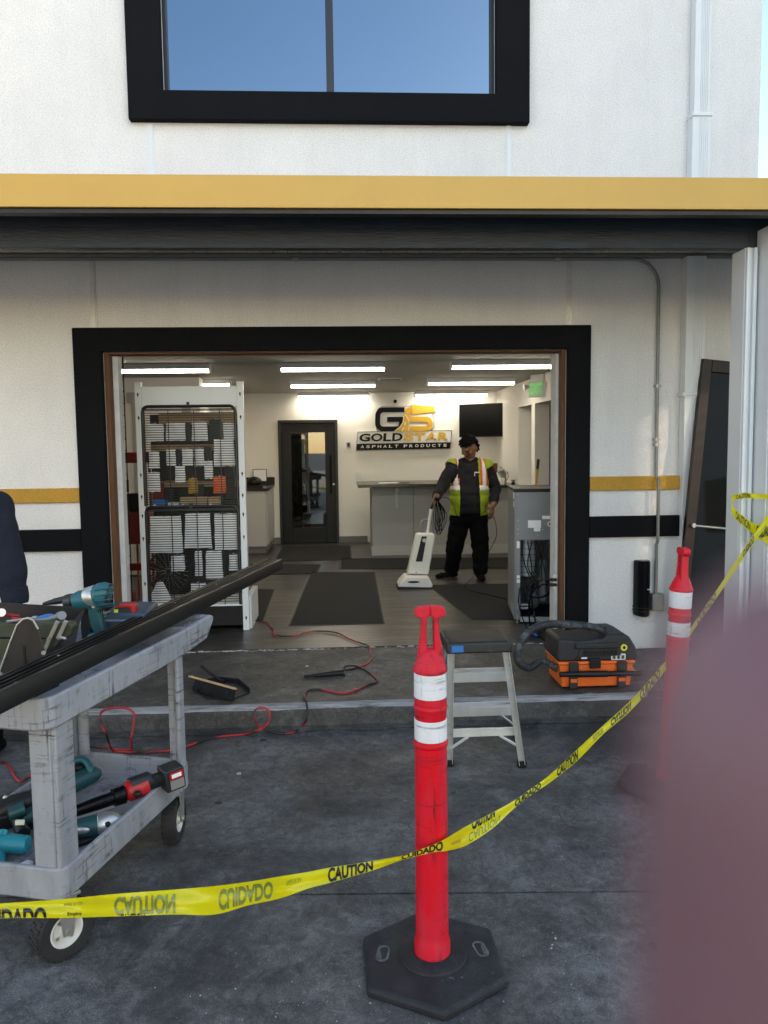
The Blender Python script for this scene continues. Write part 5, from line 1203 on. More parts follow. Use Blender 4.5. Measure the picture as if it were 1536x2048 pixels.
# ================================================================== STEP LADDER
lad = thing('step_ladder', 'small aluminium three-step ladder with black top on the asphalt beside the near red post', 'step ladder', (.71, 4.0, 0))
zt = .735
q = MB(); q.box(.475, 3.56, zt-.055, .792, 3.83, zt-.002); q.build('top_cap', 'vacblack', lad, bevel=.010)
q = MB()
for k in range(11): q.box(.492, 3.575+k*.0225, zt-.002, .775, 3.585+k*.0225, zt+.0025)
q.build('tread_ribs', 'black', lad)
q = MB(); q.box(.50, 3.5585, zt-.046, .556, 3.5598, zt-.014); q.build('blue_sticker', 'blue', lad)
def rail(p0, p1, w_, d_, nm, mt, **k):
    p0 = Vector(p0); p1 = Vector(p1); Mx_ = frame(p0, p1-p0, Vector((1, 0, 0))); L_ = (p1-p0).length
    q = MB(); t_ = .003
    q.box(0, -w_/2, -t_/2, L_, w_/2, t_/2, T=Mx_); q.box(0, -w_/2, -d_, L_, -w_/2+t_, 0, T=Mx_); q.box(0, w_/2-t_, -d_, L_, w_/2, 0, T=Mx_)
    return q.build(nm, mt, lad, bevel=.0012)
rail((.528, 3.875, .022), (.500, 3.60, zt-.05), .032, .022, 'near_rail', 'alu_bright'); rail((.900, 3.832, .022), (.765, 3.60, zt-.05), .032, .022, 'near_rail', 'alu_bright')
rail((.500, 4.235, .022), (.515, 3.79, zt-.05), .026, .05, 'step_rail', 'alu'); rail((.965, 4.235, .022), (.795, 3.79, zt-.05), .026, .05, 'step_rail', 'alu')
for x, y in ((.528, 3.877), (.902, 3.834), (.50, 4.235), (.967, 4.235)):
    q = MB(); q.box(x-.022, y-.02, .001, x+.022, y+.02, .034); q.build('foot', 'black', lad, bevel=.004)
for z_, f in ((.500, .38), (.262, .70)):
    y = 3.79+(4.235-3.79)*((zt-.05-z_)/(zt-.07)); xa, xb = .515-.015*f+.012, .795+.17*((zt-.05-z_)/(zt-.07))-.012
    q = MB(); q.box(xa, y-.075, z_, xb, y+.005, z_+.006); q.box(xa, y-.078, z_-.045, xb, y-.0745, z_+.004)
    for k in range(5): q.box(xa+.004, y-.068+k*.014, z_+.006, xb-.004, y-.062+k*.014, z_+.0085)
    q.build('step_tread', 'alu', lad, bevel=.0012)
q = MB(); q.box(.525, 3.808, .178, .868, 3.814, .222); q.box(.525, 3.80, .218, .868, 3.812, .2225); q.build('cross_brace', 'alu_bright', lad, bevel=.001)
q = MB(); q.tube([(.53, 3.83, .112), (.618, 3.812, .178)], .008, 6); q.tube([(.880, 3.83, .112), (.782, 3.812, .178)], .008, 6); q.build('near_strut', 'alu_bright', lad)
q = MB(); q.tube([(.53, 4.22, .08), (.63, 4.13, .215)], .007, 6); q.tube([(.945, 4.22, .08), (.80, 4.13, .215)], .007, 6); q.build('rear_strut', 'alu', lad)
q = MB()
for x, y, z in ((.527, 3.86, .10), (.527, 3.80, .20), (.862, 3.80, .20), (.885, 3.825, .11), (.79, 3.63, .60)): q.cyl((x, y-.006, z), (x, y, z), .0045, n=8)
q.build('rivets', 'steel', lad)
# ================================================================== SHOP VACUUM
sv = thing('shop_vacuum', 'orange and black toolbox-shaped wet dry vacuum standing on the front step', 'shop vacuum', (1.58, 4.80, .132))
vx0, vx1, vy0, vy1 = 1.325, 1.835, 4.66, 4.97; z0 = .1325
q = MB()
def taper(q, x0, x1, y0, y1, za, zb, k, mi=0, c=.02):
    a = [(x0+k, y0+k*.5), (x1-k, y0+k*.5), (x1-k, y1-k*.5), (x0+k, y1-k*.5)]; b_ = [(x0, y0), (x1, y0), (x1, y1), (x0, y1)]
    q.add([(x, y, za) for x, y in a]+[(x, y, zb) for x, y in b_], [(3,2,1,0), (4,5,6,7), (0,1,5,4), (1,2,6,5), (2,3,7,6), (3,0,4,7)], mi)
taper(q, vx0+.01, vx1-.03, vy0, vy1, z0+.012, z0+.155, .015); q.box(vx0, vy0-.008, z0+.156, vx1-.018, vy1+.008, z0+.178); q.build('tank', 'orange', sv, bevel=.008)
q = MB(); ty = [(vx0-.005, z0+.179), (vx1-.010, z0+.179), (vx1-.003, z0+.20), (vx1-.015, z0+.26), (vx1-.055, z0+.325), (vx1-.10, z0+.345), (vx1-.20, z0+.345), (vx1-.225, z0+.318), (vx0+.13, z0+.305), (vx0+.02, z0+.325), (vx0, z0+.31), (vx0-.008, z0+.21)]
q.prism(ty, vy0-.005, vy1+.005, T=TXZ); q.build('motor_lid', 'vacblack', sv, bevel=.014)
q = MB(); q.box(vx0+.105, vy0-.022, z0+.262, vx1-.125, vy0-.004, z0+.295); q.build('lid_grip', 'toolblack', sv, bevel=.006)
q = MB(); q.prism([(vx0+.13, z0+.255), (vx1-.12, z0+.255), (vx1-.115, z0+.212), (vx0+.12, z0+.206)], vy0-.014, vy0-.006, T=TXZ); q.build('vent_panel', 'toolblack', sv, bevel=.002)
q = MB()
for k in range(15): q.box(vx0+.155+k*.0148, vy0-.0205, z0+.217, vx0+.161+k*.0148, vy0-.0135, z0+.248)
for k in range(3): q.box(vx0+.105+k*.014, vy0-.008, z0+.192, vx0+.109+k*.014, vy0-.0045, z0+.206)
q.build('vent_slots', 'black', sv)
for x in (vx0+.068, vx1-.135):
    q = MB(); q.box(x, vy0-.020, z0+.010, x+.052, vy0-.006, z0+.178); q.box(x-.004, vy0-.030, z0+.120, x+.056, vy0-.010, z0+.176); q.build('latch', 'toolblack', sv, bevel=.004)
    q = MB(); q.box(x+.006, vy0-.0225, z0+.050, x+.046, vy0-.0195, z0+.072); q.build('latch_window', 'orange', sv)
q = MB(); q.box(vx0+.195, vy0-.026, z0+.135, vx0+.265, vy0-.006, z0+.200); q.build('centre_latch', 'black', sv, bevel=.005)
q = MB(); q.cyl((vx0, vy0-.040, z0+.110), (vx1-.0, vy0-.040, z0+.103), .0165, n=18); q.cyl((vx0+.11, vy0-.040, z0+.1085), (vx0+.30, vy0-.04, z0+.106), .020, n=18); q.build('wand', 'black', sv)
q = MB(); q.box(vx0+.018, vy0-.012, z0+.165, vx0+.02, vy0-.01, z0+.166)
q = MB(); q.cyl((vx1-.095, vy0-.012, z0+.262), (vx1-.095, vy0-.0045, z0+.262), .021, n=24); s_ = q.build('round_sticker', 'yellow', sv)
q = MB(); q.ell((vx1-.094, vy0-.0125, z0+.262), (.009, .001, .011), 12, 6); q.build('sticker_mark', 'black', s_)
q = MB(); q.prism(rrect(vx1-.175, z0+.185, vx1-.085, z0+.222, .005), vy0-.012, vy0-.004, T=TXZ); s_ = q.build('warning_label', 'label', sv)
q = MB()
for k in range(3): q.box(vx1-.170+k*.028, vy0-.0135, z0+.189, vx1-.147+k*.028, vy0-.0118, z0+.217); 
q.build('label_print', 'conduit', s_)
q = MB()
for k in range(3): q.ell((vx1-.158+k*.028, vy0-.0142, z0+.202), (.006, .001, .009), 8, 5)
q.build('label_icons', 'black', s_)
q = MB(); q.box(vx0+.145, vy0-.010, z0+.196, vx0+.18, vy0-.0045, z0+.210); q.build('small_label', 'label', sv)
# hose
hp = [Vector((vx0+.01, vy0+.06, z0+.118))]+[ay(*p) for p in [(1085,1322,4.72),(1058,1335,4.70),(1037,1322,4.68),(1036,1298,4.68),(1052,1270,4.70),(1080,1252,4.72),(1110,1248,4.75),(1150,1250,4.77),(1185,1254,4.77),(1210,1262,4.74)]]
hs = spline(hp, 22); rr_ = [.0235+(.0022 if i % 3 else -.0015) for i in range(len(hs))]
rr_[:26] = [.021+.004*(i % 5 == 0) for i in range(26)]; 
for i in range(len(rr_)-14, len(rr_)): rr_[i] = .0245
q = MB(); q.tube(hs, rr_, 14); q.build('hose', 'hose', sv, sharp=60)
q = MB(); q.cyl(hs[-6], hs[-1]+(hs[-1]-hs[-6])*.2, .028, .030, n=18); q.build('hose_cuff', 'toolblack', sv)
# amber flat piece behind it
q = MB(); pts = [(1.86, 0), (2.03, 0), (1.995, .018), (1.965, .050), (1.94, .060), (1.91, .058), (1.88, .05)]; 
q.prism([(x, z+.0905) for x, z in pts], 5.10, 5.13, T=TXZ); tag(q.build('amber_block', 'amber', None, world=False, bevel=.004), 'small amber bell-shaped plastic piece on the walk right of the shop vacuum', 'plastic piece')
# ================================================================== BRUSH, DUSTPAN, NOZZLE, CORD, DEBRIS
zs = .1325
br = thing('hand_brush', 'hand brush with pale wooden handle and black bristles lying on the dustpan', 'brush', (-.85, 4.8, zs))
A_ = az(378, 1352, zs+.05); B_ = az(472, 1378, zs+.06)
d_ = (B_-A_); fm = frame(A_, d_, Vector((-d_.y, d_.x, 0)))
q = MB(); q.prism([(0, -.005), (.02, -.012), (.06, -.008), (.10, -.009), (.30, -.009), (d_.length, -.008), (d_.length, .008), (.30, .009), (.10, .009), (.06, .007), (.02, .012), (0, .007)], -.006, .006, T=fm); q.build('handle', 'wood', br, bevel=.004)
q = MB(); q.cyl(A_+d_.normalized()*.015+Vector((0,0,-.012)), A_+d_.normalized()*.015+Vector((0,0,.0125)), .004, n=8); q.build('hang_hole', 'black', br)
q = MB(); rb_ = random.Random(8)
for k in range(1600):
    u = .085+(d_.length-.10)*rb_.random(); w_ = rb_.uniform(-.013, .013); b0 = fm @ Vector((u, w_, -.006)); sp = rb_.uniform(-.02, .02)
    tip = b0+Vector((rb_.uniform(-.01, .01), -.110+rb_.uniform(-.014, .016), -.034+rb_.uniform(-.008, .01))); tip.z = max(tip.z, zs+.002)
    s_ = Vector((.0035, 0, 0)); q.add([b0-s_, b0+s_, tip+s_*.4, tip-s_*.4], [(0, 1, 2, 3)])
q.build('bristles', 'bristle', br)['kind'] = 'stuff'
dp = thing('dustpan', 'black plastic dustpan lying under the hand brush on the step', 'dustpan', (-.8, 4.85, zs))
q = MB(); P_ = [az(a, b_, zs+.004) for a, b_ in [(397,1388),(412,1397),(462,1399),(500,1386),(478,1366),(436,1362),(400,1370)]]
q.prism([(p.x, p.y) for p in P_], zs+.002, zs+.008); wl = [P_[3], P_[4], P_[5], P_[6], P_[0]]
for a, b_ in zip(wl[:-1], wl[1:]): q.add([a, b_, b_+Vector((0, 0, .03)), a+Vector((0, 0, .03)), a+Vector((0, .004, 0)), b_+Vector((0, .004, 0)), b_+Vector((0, .004, .03)), a+Vector((0, .004, .03))], [(0,1,2,3),(7,6,5,4),(3,2,6,7)])
q.build('pan', 'toolblack', dp, bevel=.002)
q = MB(); q.tube([az(448,1364,zs+.03), az(428,1352,zs+.05), az(412,1340,zs+.06), az(404,1332,zs+.065)], [.012, .010, .011, .010], 8); q.build('handle', 'black', dp)
nz = thing('crevice_nozzle', 'long black tapered vacuum nozzle lying on the step by the red cord', 'nozzle', (-.15, 5.1, zs))
a, b_ = az(689, 1345, zs+.024), az(608, 1353, zs+.010)
q = MB(); m_ = a+(b_-a)*.35; q.tube([a, a+(b_-a)*.04, a+(b_-a)*.05, m_, b_], [.024, .024, .020, .018, .008], 14); q.build('nozzle_body', 'black', nz)
q = MB(); q.tube([a-(b_-a)*.003, a+(b_-a)*.03], .026, 14); q.build('cuff', 'toolblack', nz)
# extension cord
cz = F+.013; sz = zs+.007; gz_ = .007
cp = [az(496,1241,cz), az(515,1242,cz), az(536,1246,cz), az(546,1258,cz), az(546,1267,cz), az(560,1272,cz), az(590,1272,cz), az(610,1265,cz), az(640,1262,cz), az(675,1266,cz), az(700,1278,cz), az(724,1287,cz),
      az(737,1292,cz), az(741,1305,sz), az(742,1318,sz), az(733,1328,sz), az(712,1336,sz), az(694,1340,sz), az(688,1336,sz+.01), az(695,1332,sz+.02), az(715,1333,sz+.006), az(738,1345,sz), az(753,1359,sz), az(750,1366,sz), az(735,1370,sz), az(705,1383,sz), az(680,1386,sz), az(640,1379,sz), az(617,1381,sz), az(609,1391,sz),
      Vector((0,0,0))]
cp = cp[:-1]+[ay(612,1402,4.49), ay(615,1420,4.47), ay(613,1438,4.45), az(603,1454,gz_), az(588,1464,gz_), az(565,1467,gz_), ay(545,1465,4.38), ay(525,1457,4.36), ay(510,1440,4.35), ay(508,1424,4.36), ay(520,1415,4.37), ay(535,1419,4.37), ay(540,1435,4.34), ay(533,1450,4.31), ay(515,1461,4.28), az(490,1468,gz_), az(450,1472,gz_), az(415,1478,gz_), az(380,1490,gz_), az(345,1500,gz_), az(300,1504,gz_), az(262,1504,gz_),
      az(250,1503,gz_+.0), az(225,1500,gz_+.01), ay(213,1470,4.02), ay(201,1445,4.05), ay(203,1424,4.08), ay(225,1416,4.1), ay(250,1416,4.1), ay(267,1426,4.08), ay(268,1445,4.05), ay(262,1480,4.0), az(258,1500,gz_+.006), az(200,1494,gz_), az(160,1490,gz_), az(120,1497,gz_), az(80,1530,gz_), az(45,1562,gz_), az(28,1550,gz_), az(18,1532,gz_), az(0,1524,gz_), az(-60,1530,gz_)]
q = MB(); q.tube(spline(cp, 7), .0062, 8); tag(q.build('extension_cord', 'cord', None, world=False, sharp=70), 'long red and black extension cord looping from the shop over the step to the cart', 'cord')
# small debris on step and ground
q = MB(); rdn = random.Random(11)
def chip(x, y, z, s):
    n = rdn.randint(4, 6); a0 = rdn.random()*6; q.prism([(x+s*rdn.uniform(.5, 1.2)*math.cos(a0+k*6.283/n), y+s*rdn.uniform(.5, 1.2)*math.sin(a0+k*6.283/n)) for k in range(n)], z, z+s*rdn.uniform(.25, .6))
for cx, cy, sx, sy, n in ((-.15, 2.2, .28, .12, 70), (-.55, 2.0, .4, .15, 60), (.2, 1.95, .3, .1, 40), (.85, 2.35, .25, .15, 50), (0, 3.3, 1.2, .6, 45), (-.22, 4.44, .06, .03, 26), (.9, 4.42, .5, .03, 20)):
    for k in range(n): chip(rdn.gauss(cx, sx), min(rdn.gauss(cy, sy), SY-.012), .0005, rdn.uniform(.0008, .0026)*(1 if rdn.random() > .06 else 2.0))
for k in range(80): chip(rdn.uniform(-1.3, 1.8), rdn.uniform(4.62, 5.75), .1325, rdn.uniform(.0015, .004))
chip(-.56, 3.86, .001, .014); chip(-.28, 5.33, .133, .013); chip(.05, 4.8, .133, .008)
q.build('debris_chips', 'plaster', None, world=False)['kind'] = 'stuff'
o = bpy.data.objects['debris_chips']; tag(o, 'scattered pale plaster crumbs on the asphalt and step', 'debris')
# ================================================================== UTILITY CART
ux = Vector((.263, .965, 0)); uy = Vector((-.965, .263, 0))
CT = frame((-.917, 2.405, 0), ux, uy)
cart = thing('utility_cart', 'scuffed grey plastic two-shelf utility cart loaded with tools at the left', 'cart', mw=CT)
Wd, Ln = .54, .865
def trayshape(x0, x1, y0, y1, zb, zt, r, th, nm, lip=.0, far_out=0):
    q = MB(); out = rrect(x0, y0, x1, y1, r, 6); n = len(out); cx, cy = (x0+x1)/2, (y0+y1)/2
    def sc(p, d): return (cx+(p[0]-cx)*(1-d/abs(x1-x0)*2), cy+(p[1]-cy)*(1-d/abs(y1-y0)*2))
    rings = [(0.006, zb), (0, zb+.008), (0, zt-.006), (.004, zt), (th-.004, zt), (th, zt-.006), (th+.004, zb+.030)]
    vs = []; fs = []
    for d, z in rings:
        for p in out: a = sc(p, d); vs.append((a[0], a[1], z))
    m_ = len(rings)
    for j in range(m_-1):
        for k in range(n): fs.append((j*n+k, j*n+(k+1) % n, (j+1)*n+(k+1) % n, (j+1)*n+k))
    fs += [tuple(range(n-1, -1, -1)), tuple((m_-1)*n+k for k in range(n))]
    q.add(vs, fs); return q.build(nm, 'cart', cart, world=False, sharp=30, bevel=.003)
trayshape(-.012, Ln+.02, -.01, Wd, .225, .335, .045, .02, 'lower_tray')
trayshape(-.055, Ln+.06, -.015, Wd+.01, .800, .905, .05, .022, 'upper_tray')
# handle end beyond the far legs
q = MB(); TXL = Matrix(((1,0,0,0),(0,0,1,0),(0,1,0,0),(0,0,0,1)))
for y in (-.012, Wd-.02):
    q.prism([(Ln+.0, .905), (Ln+.255, .915), (Ln+.285, .905), (Ln+.285, .885), (Ln+.21, .815), (Ln+.0, .800)], y, y+.03, T=TXL)
q.box(Ln+.24, .02, .872, Ln+.283, Wd-.02, .912); q.build('push_handle', 'cart', cart, world=False, bevel=.009)
q = MB(); q.box(Ln+.055, .02, .83, Ln+.22, Wd-.02, .845)
for k in range(3): q.cyl((Ln+.10+k*.05, .06, .87), (Ln+.10+k*.05, Wd-.06, .87), .024, n=16)
q.build('handle_moulding', 'cart', cart, world=False, bevel=.004)
for x, s in ((0, 1), (Ln, -1)):
    for y, sy_ in ((0, 1), (Wd-.01, -1)):
        q = MB(); a, b_ = x+s*.0, y
        wl_ = .10 if s == 1 else .070
        # L-shaped leg: one flange along the side, one across the end
        q.box(a, b_+sy_*.002, .327, a+s*.095, b_+sy_*.020, .806) if s == 1 else q.box(a, b_+sy_*.002, .327, a+s*.050, b_+sy_*.020, .806)
        q.box(a, b_+sy_*.021, .327, a+s*.018, b_+sy_*wl_, .806)
        q.build('leg', 'cart', cart, world=False, bevel=.006)
def caster(cx, cy, rz, swivel):
    T_ = Matrix.Translation((cx, cy, 0)) @ Matrix.Rotation(rz, 4, 'Z'); r = .100
    q = MB(); n = 40
    prof = [(.052, -.026), (.075, -.031), (.090, -.030), (.0965, -.022), (.0985, -.010), (.099, 0), (.0985, .010), (.0965, .022), (.090, .030), (.075, .031), (.052, .026), (.050, 0), (.052, -.026)]
    TT = T_ @ Matrix.Translation((0, 0, r)) @ Matrix.Rotation(R(90), 4, 'X')
    q.lathe(prof, n, T=TT, caps=False); w = q.build('wheel', 'tyre', cart, world=False)
    q = MB()
    for k in range(26):
        a = k*2*math.pi/26
        for s in (-1, 1):
            aa = a+(.12 if s > 0 else 0); Tk = TT @ Matrix.Rotation(aa, 4, 'Z')
            q.box(.0945, s*.002 if s > 0 else -.024, -.001, .1015, s*.024 if s > 0 else -.002, .001, T=Tk @ Matrix(((1,0,0,0),(0,0,1,0),(0,1,0,0),(0,0,0,1)))) if False else None
            c0 = Vector((.0975*math.cos(aa), .0975*math.sin(aa), s*.0135)); tx = Vector((math.cos(aa), math.sin(aa), 0)); ty = Vector((-math.sin(aa), math.cos(aa), 0))
            vs = [c0+tx*dx+ty*dy+Vector((0, 0, dz)) for dz in (-.011, .011) for dx, dy in ((-.006, -.0075), (.0035, -.006), (.0035, .006), (-.006, .0075))]
            q.add(vs, [(0,1,2,3),(7,6,5,4),(0,4,5,1),(1,5,6,2),(2,6,7,3),(3,7,4,0)], T=TT)
    q.build('tread_blocks', 'tyre', w, world=False)
    q = MB(); q.lathe([(.016, -.030), (.022, -.016), (.038, -.014), (.050, -.027), (.056, -.027), (.056, .027), (.050, .027), (.038, .014), (.022, .016), (.016, .030)], 28, T=TT); q.build('rim', 'rim', w, world=False)
    q = MB()
    for k in range(4):
        a = k*math.pi/2+.6
        for s in (-1, 1): q.cyl(TT @ Vector((.034*math.cos(a), .034*math.sin(a), s*.0175)), TT @ Vector((.034*math.cos(a), .034*math.sin(a), s*.0205)), .006, n=8)
    q.cyl(TT @ Vector((0, 0, -.045)), TT @ Vector((0, 0, .045)), .011, n=12); q.build('axle_bolts', 'steel', w, world=False)
    q = MB()
    for s in (-1, 1): q.prism([(-.018, .088), (.018, .088), (.034, .218), (-.034, .218)], s*.038-.0025, s*.038+.0025, T=T_ @ TXL)
    q.box(-.045, -.045, .214, .045, .045, .2245, T=T_); q.build('fork', 'steel', cart, world=False, bevel=.002)
caster(.05, .045, R(-28), 1); caster(Ln-.05, .045, R(12), 0); caster(.05, Wd-.06, R(10), 1); caster(Ln-.05, Wd-.06, R(0), 0)
# ---- black aluminium door header lying across the cart
zt_ = .992
a0, a1 = az(0, 1385, zt_), az(565, 1118, zt_); du = (a1-a0).normalized(); st = a0-du*.9; Lb = (a1-st).length
bm_ = thing('aluminium_beam', 'long black grooved aluminium profile lying across the top of the grey cart', 'metal profile', mw=frame(st, Vector((-du.y, du.x, 0)), Vector((0, 0, 1))))
# local x = across (left), y = up, z = toward camera end (negative of du)
pf = [(0, -.062), (0, -.006), (.004, 0), (.018, 0), (.018, -.004), (.030, -.004), (.030, .003), (.034, .003), (.034, -.006), (.052, -.006), (.052, .003), (.056, .003), (.056, -.006), (.076, -.006), (.076, .003), (.080, .003), (.080, -.004), (.104, -.004), (.104, 0), (.110, 0), (.112, -.004), (.112, -.062), (.100, -.062), (.100, -.058), (.012, -.058), (.012, -.062)]
q = MB(); q.prism(pf, 0, Lb); q.build('profile', 'darkalu', bm_, world=False, bevel=.0008)
q = MB(); rk_ = random.Random(21)
for zz, xx in ((1.0, .024), (1.28, .066), (1.6, .024), (2.15, .066), (2.24, .024), (2.62, .066), (3.3, .044)): q.cyl((xx, -.006, zz), (xx, .0015 if xx != .024 else -.002, zz), .0045, n=8)
q.build('screws', 'steel', bm_, world=False)
q = MB(); q.prism([(.003, -.060), (.109, -.060), (.109, -.004), (.003, -.004)], Lb-.002, Lb+.002); q.build('end_plate', 'black', bm_, world=False)
# ---- steel tote with olive cantilever toolbox
def Q(px, py, y): return ay(px, py, y)
tt = thing('steel_tool_tote', 'dark steel open tote with rounded end plate on the cart top shelf', 'tool tote', (-1.3, 2.8, .86))
q = MB()
pl_ = [(-20,1395),(2,1335),(20,1285),(34,1250),(46,1238),(56,1236),(66,1240),(76,1258),(92,1310),(112,1345),(118,1372),(60,1400),(0,1400)]
P_ = [Q(a, b_, 2.60) for a, b_ in pl_]; q.prism([(p.x, p.z) for p in P_], 2.600, 2.606, T=TXZ); q.build('end_plate', 'darksteel', tt, bevel=.002)
q = MB(); e_ = [Q(a, b_, 2.598) for a, b_ in [(-20,1395),(2,1335),(20,1285),(34,1250),(46,1238),(56,1236),(66,1240),(76,1258)]]; q.tube(e_, .0035, 6); q.build('polished_edge', 'steel', tt)
q = MB(); P_ = [Q(*p, 3.05) for p in [(-60,1202),(100,1211),(172,1214),(168,1222),(150,1240),(120,1310),(-60,1310)]]; q.prism([(p.x, p.z) for p in P_], 3.05, 3.056, T=TXZ); q.build('back_wall', 'darksteel', tt, bevel=.002)
q = MB(); a, b_, c_, d_ = Q(172,1214,3.05), Q(160,1245,2.95), Q(148,1300,2.85), Q(98,1306,2.75)
q.add([a, b_, c_, d_, Q(150,1262,2.9), a+Vector((-.006,0,0)), b_+Vector((-.006,0,0)), c_+Vector((-.006,0,0)), d_+Vector((-.006,0,0))], [(0,1,2,3), (8,7,6,5), (0,3,8,5), (0,5,6,1), (1,6,7,2)]); q.build('far_end_plate', 'darksteel', tt)
q = MB(); zb = .835; q.box(Q(-60,1300,2.7).x, 2.61, zb, Q(100,1300,3.0).x, 3.05, zb+.006); q.build('bottom', 'darksteel', tt)
q = MB()
for a in ((88,1305),(88,1318),(2,1348)): p = Q(*a, 2.6); q.cyl((p.x, 2.594, p.z), (p.x, 2.60, p.z), .0075, n=12)
q.build('rivets', 'steel', tt)
q = MB(); p0, p1 = Q(46,1292,2.6), Q(58,1336,2.6); q.box(p0.x, 2.5975, p1.z, p1.x-.008, 2.5995, p0.z); q.build('handle_slot', 'black', tt)
ob_ = thing('olive_toolbox', 'olive green metal cantilever toolbox sitting inside the dark steel tote', 'toolbox', (-1.3, 2.8, .84))
q = MB(); P_ = [Q(*p, 2.80) for p in [(-40,1244),(145,1244),(150,1252),(146,1268),(130,1275),(-40,1272)]]; q.prism([(p.x, p.z) for p in P_], 2.78, 2.83, T=TXZ); q.build('upper_tray', 'olive', ob_, bevel=.004)
q = MB(); P_ = [Q(*p, 2.80) for p in [(-40,1275),(118,1276),(122,1282),(108,1300),(90,1312),(-40,1320)]]; q.prism([(p.x, p.z) for p in P_], 2.785, 2.83, T=TXZ); q.build('lower_tray', 'olive', ob_, bevel=.004)
for a, b_ in (((113,1247),(89,1300)), ((130,1246),(117,1274))):
    p0, p1 = Q(*a, 2.772), Q(*b_, 2.772); q = MB(); q.prism([(-.010, -.007), ((p1-p0).length+.010, -.007), ((p1-p0).length+.010, .007), (-.010, .007)], 0, .003, T=frame(p0, p1-p0, (0, -1, 0)) @ Matrix.Rotation(R(90), 4, 'X')); q.build('scissor_lever', 'steel', ob_, bevel=.001)
q = MB(); p0, p1 = Q(117,1274,2.77), Q(132,1277,2.77); q.tube([p0, p1], .006, 8)
for a in ((113,1247),(130,1246),(98,1277),(117,1274)): p = Q(*a, 2.77); q.cyl((p.x, 2.762, p.z), (p.x, 2.768, p.z), .006, n=10)
q.build('pins', 'steel', ob_)
sc_ = thing('blue_handle_tool', 'hand tool with blue grip lying across the olive toolbox', 'hand tool', (-1.2, 2.9, 1.0))
q = MB(); q.tube(spline([Q(62,1238,2.88), Q(80,1237,2.88), Q(95,1232,2.88), Q(108,1230,2.88)], 5), [.006+.004*math.sin(i*.25) for i in range(16)], 8); q.build('grip', 'blue', sc_)
q = MB(); q.tube([Q(70,1244,2.86), Q(95,1239,2.86), Q(118,1232,2.86)], .009, 8); q.cyl(Q(119,1232,2.87), Q(124,1231,2.84), .016, n=14); q.build('metal_shank', 'grey_steel', sc_)
rl = thing('silver_roller', 'round silver knurled knob at the left edge on the toolbox', 'knob', Q(5,1222,2.85))
q = MB(); q.cyl(Q(1,1226,2.86), Q(3,1225,2.83), .015, n=18); q.cyl(Q(5,1225,2.83), Q(5,1225,2.825), .008, n=12); q.build('disc', 'castmetal', rl)
q = MB(); q.tube([Q(8,1229,2.86), Q(40,1232,2.86)], .006, 8); q.build('stem', 'darkred', rl)
# ---- impact wrench and neighbours
iw = thing('impact_wrench', 'large teal cordless impact wrench standing on the cart between tote and red tape measure', 'power tool', (-1.05, 3.05, .86))
Y0 = 3.08
q = MB(); q.tube([Q(128,1206,Y0+.02), Q(136,1205,Y0+.02), Q(140,1204,Y0+.01), Q(150,1203,Y0)], [.018, .026, .027, .030], 16); q.build('chuck', 'toolblack', iw)
q = MB(); q.tube([Q(148,1204,Y0), Q(160,1201,Y0), Q(178,1199,Y0), Q(185,1198,Y0)], [.032, .040, .042, .044], 18); q.build('gear_case', 'teal', iw)
q = MB(); q.tube([Q(170,1203,Y0-.003), Q(178,1196,Y0-.004), Q(193,1192,Y0-.006), Q(196,1192,Y0-.006)], [.030, .044, .046, .040], 18); q.build('nose_ring', 'castmetal', iw)
q = MB(); q.tube([Q(190,1194,Y0-.01), Q(200,1191,Y0-.01), Q(212,1189,Y0-.01), Q(218,1189,Y0-.01), Q(221,1190,Y0-.01)], [.043, .050, .050, .044, .030], 20); mh_ = q.build('motor_housing', 'teal', iw)
q = MB()
for k in range(7):
    a = R(100+k*26); ax_d = (Q(212,1189,Y0-.01)-Q(200,1191,Y0-.01)).normalized(); c0 = Q(198,1191.3,Y0-.01); o1 = ax_d.orthogonal().normalized(); o2 = ax_d.cross(o1); dd = (o1*math.cos(a)+o2*math.sin(a))*.0495
    q.tube([c0+dd, c0+dd+ax_d*.07], .0035, 5)
q.build('housing_ribs', 'teal_dark', mh_)
q = MB(); q.tube([Q(217.5,1189,Y0-.01), Q(220,1189.5,Y0-.01)], [.046, .043], 20); q.build('rear_band', 'toolblack', mh_)
q = MB()
for k in range(4): q.box(Q(199+k*4.4,1207,Y0).x, Y0-.0275, Q(199,1222,Y0).z, Q(201+k*4.4,1207,Y0).x, Y0-.0255, Q(199,1214,Y0).z)
q.build('vents', 'black', iw)
q = MB()
P_ = [Q(*p, Y0) for p in [(176,1206),(206,1204),(204,1222),(207,1240),(212,1256),(216,1268),(196,1272),(184,1252),(180,1232)]]; q.prism([(p.x, p.z) for p in P_], Y0-.026, Y0+.026, T=TXZ); q.build('handle', 'teal_dark', iw, bevel=.010)
q = MB(); P_ = [Q(*p, Y0) for p in [(180,1266),(196,1262),(214,1262),(217,1268),(212,1278),(180,1280)]]; q.prism([(p.x, p.z) for p in P_], Y0-.035, Y0+.04, T=TXZ); q.build('battery_foot', 'teal', iw, bevel=.006)
q = MB(); P_ = [Q(*p, Y0+.02) for p in [(165,1212),(188,1216),(187,1246),(188,1290),(168,1294),(163,1250)]]; q.prism([(p.x, p.z) for p in P_], Y0, Y0+.05, T=TXZ); q.build('side_grip', 'toolblack', iw, bevel=.008)
q = MB(); q.cyl(Q(186,1213,Y0-.03), Q(187,1213,Y0-.035), .007, n=10); q.build('screw', 'steel', iw)
q = MB(); q.tube([Q(86,1208,3.3), Q(110,1203,3.3), Q(135,1198,3.3)], [.006, .014, .016], 8); q.ell(Q(146,1192,3.3), (.038, .03, .010)); q.tube([Q(146,1192,3.3), Q(150,1204,3.3)], .014, 8)
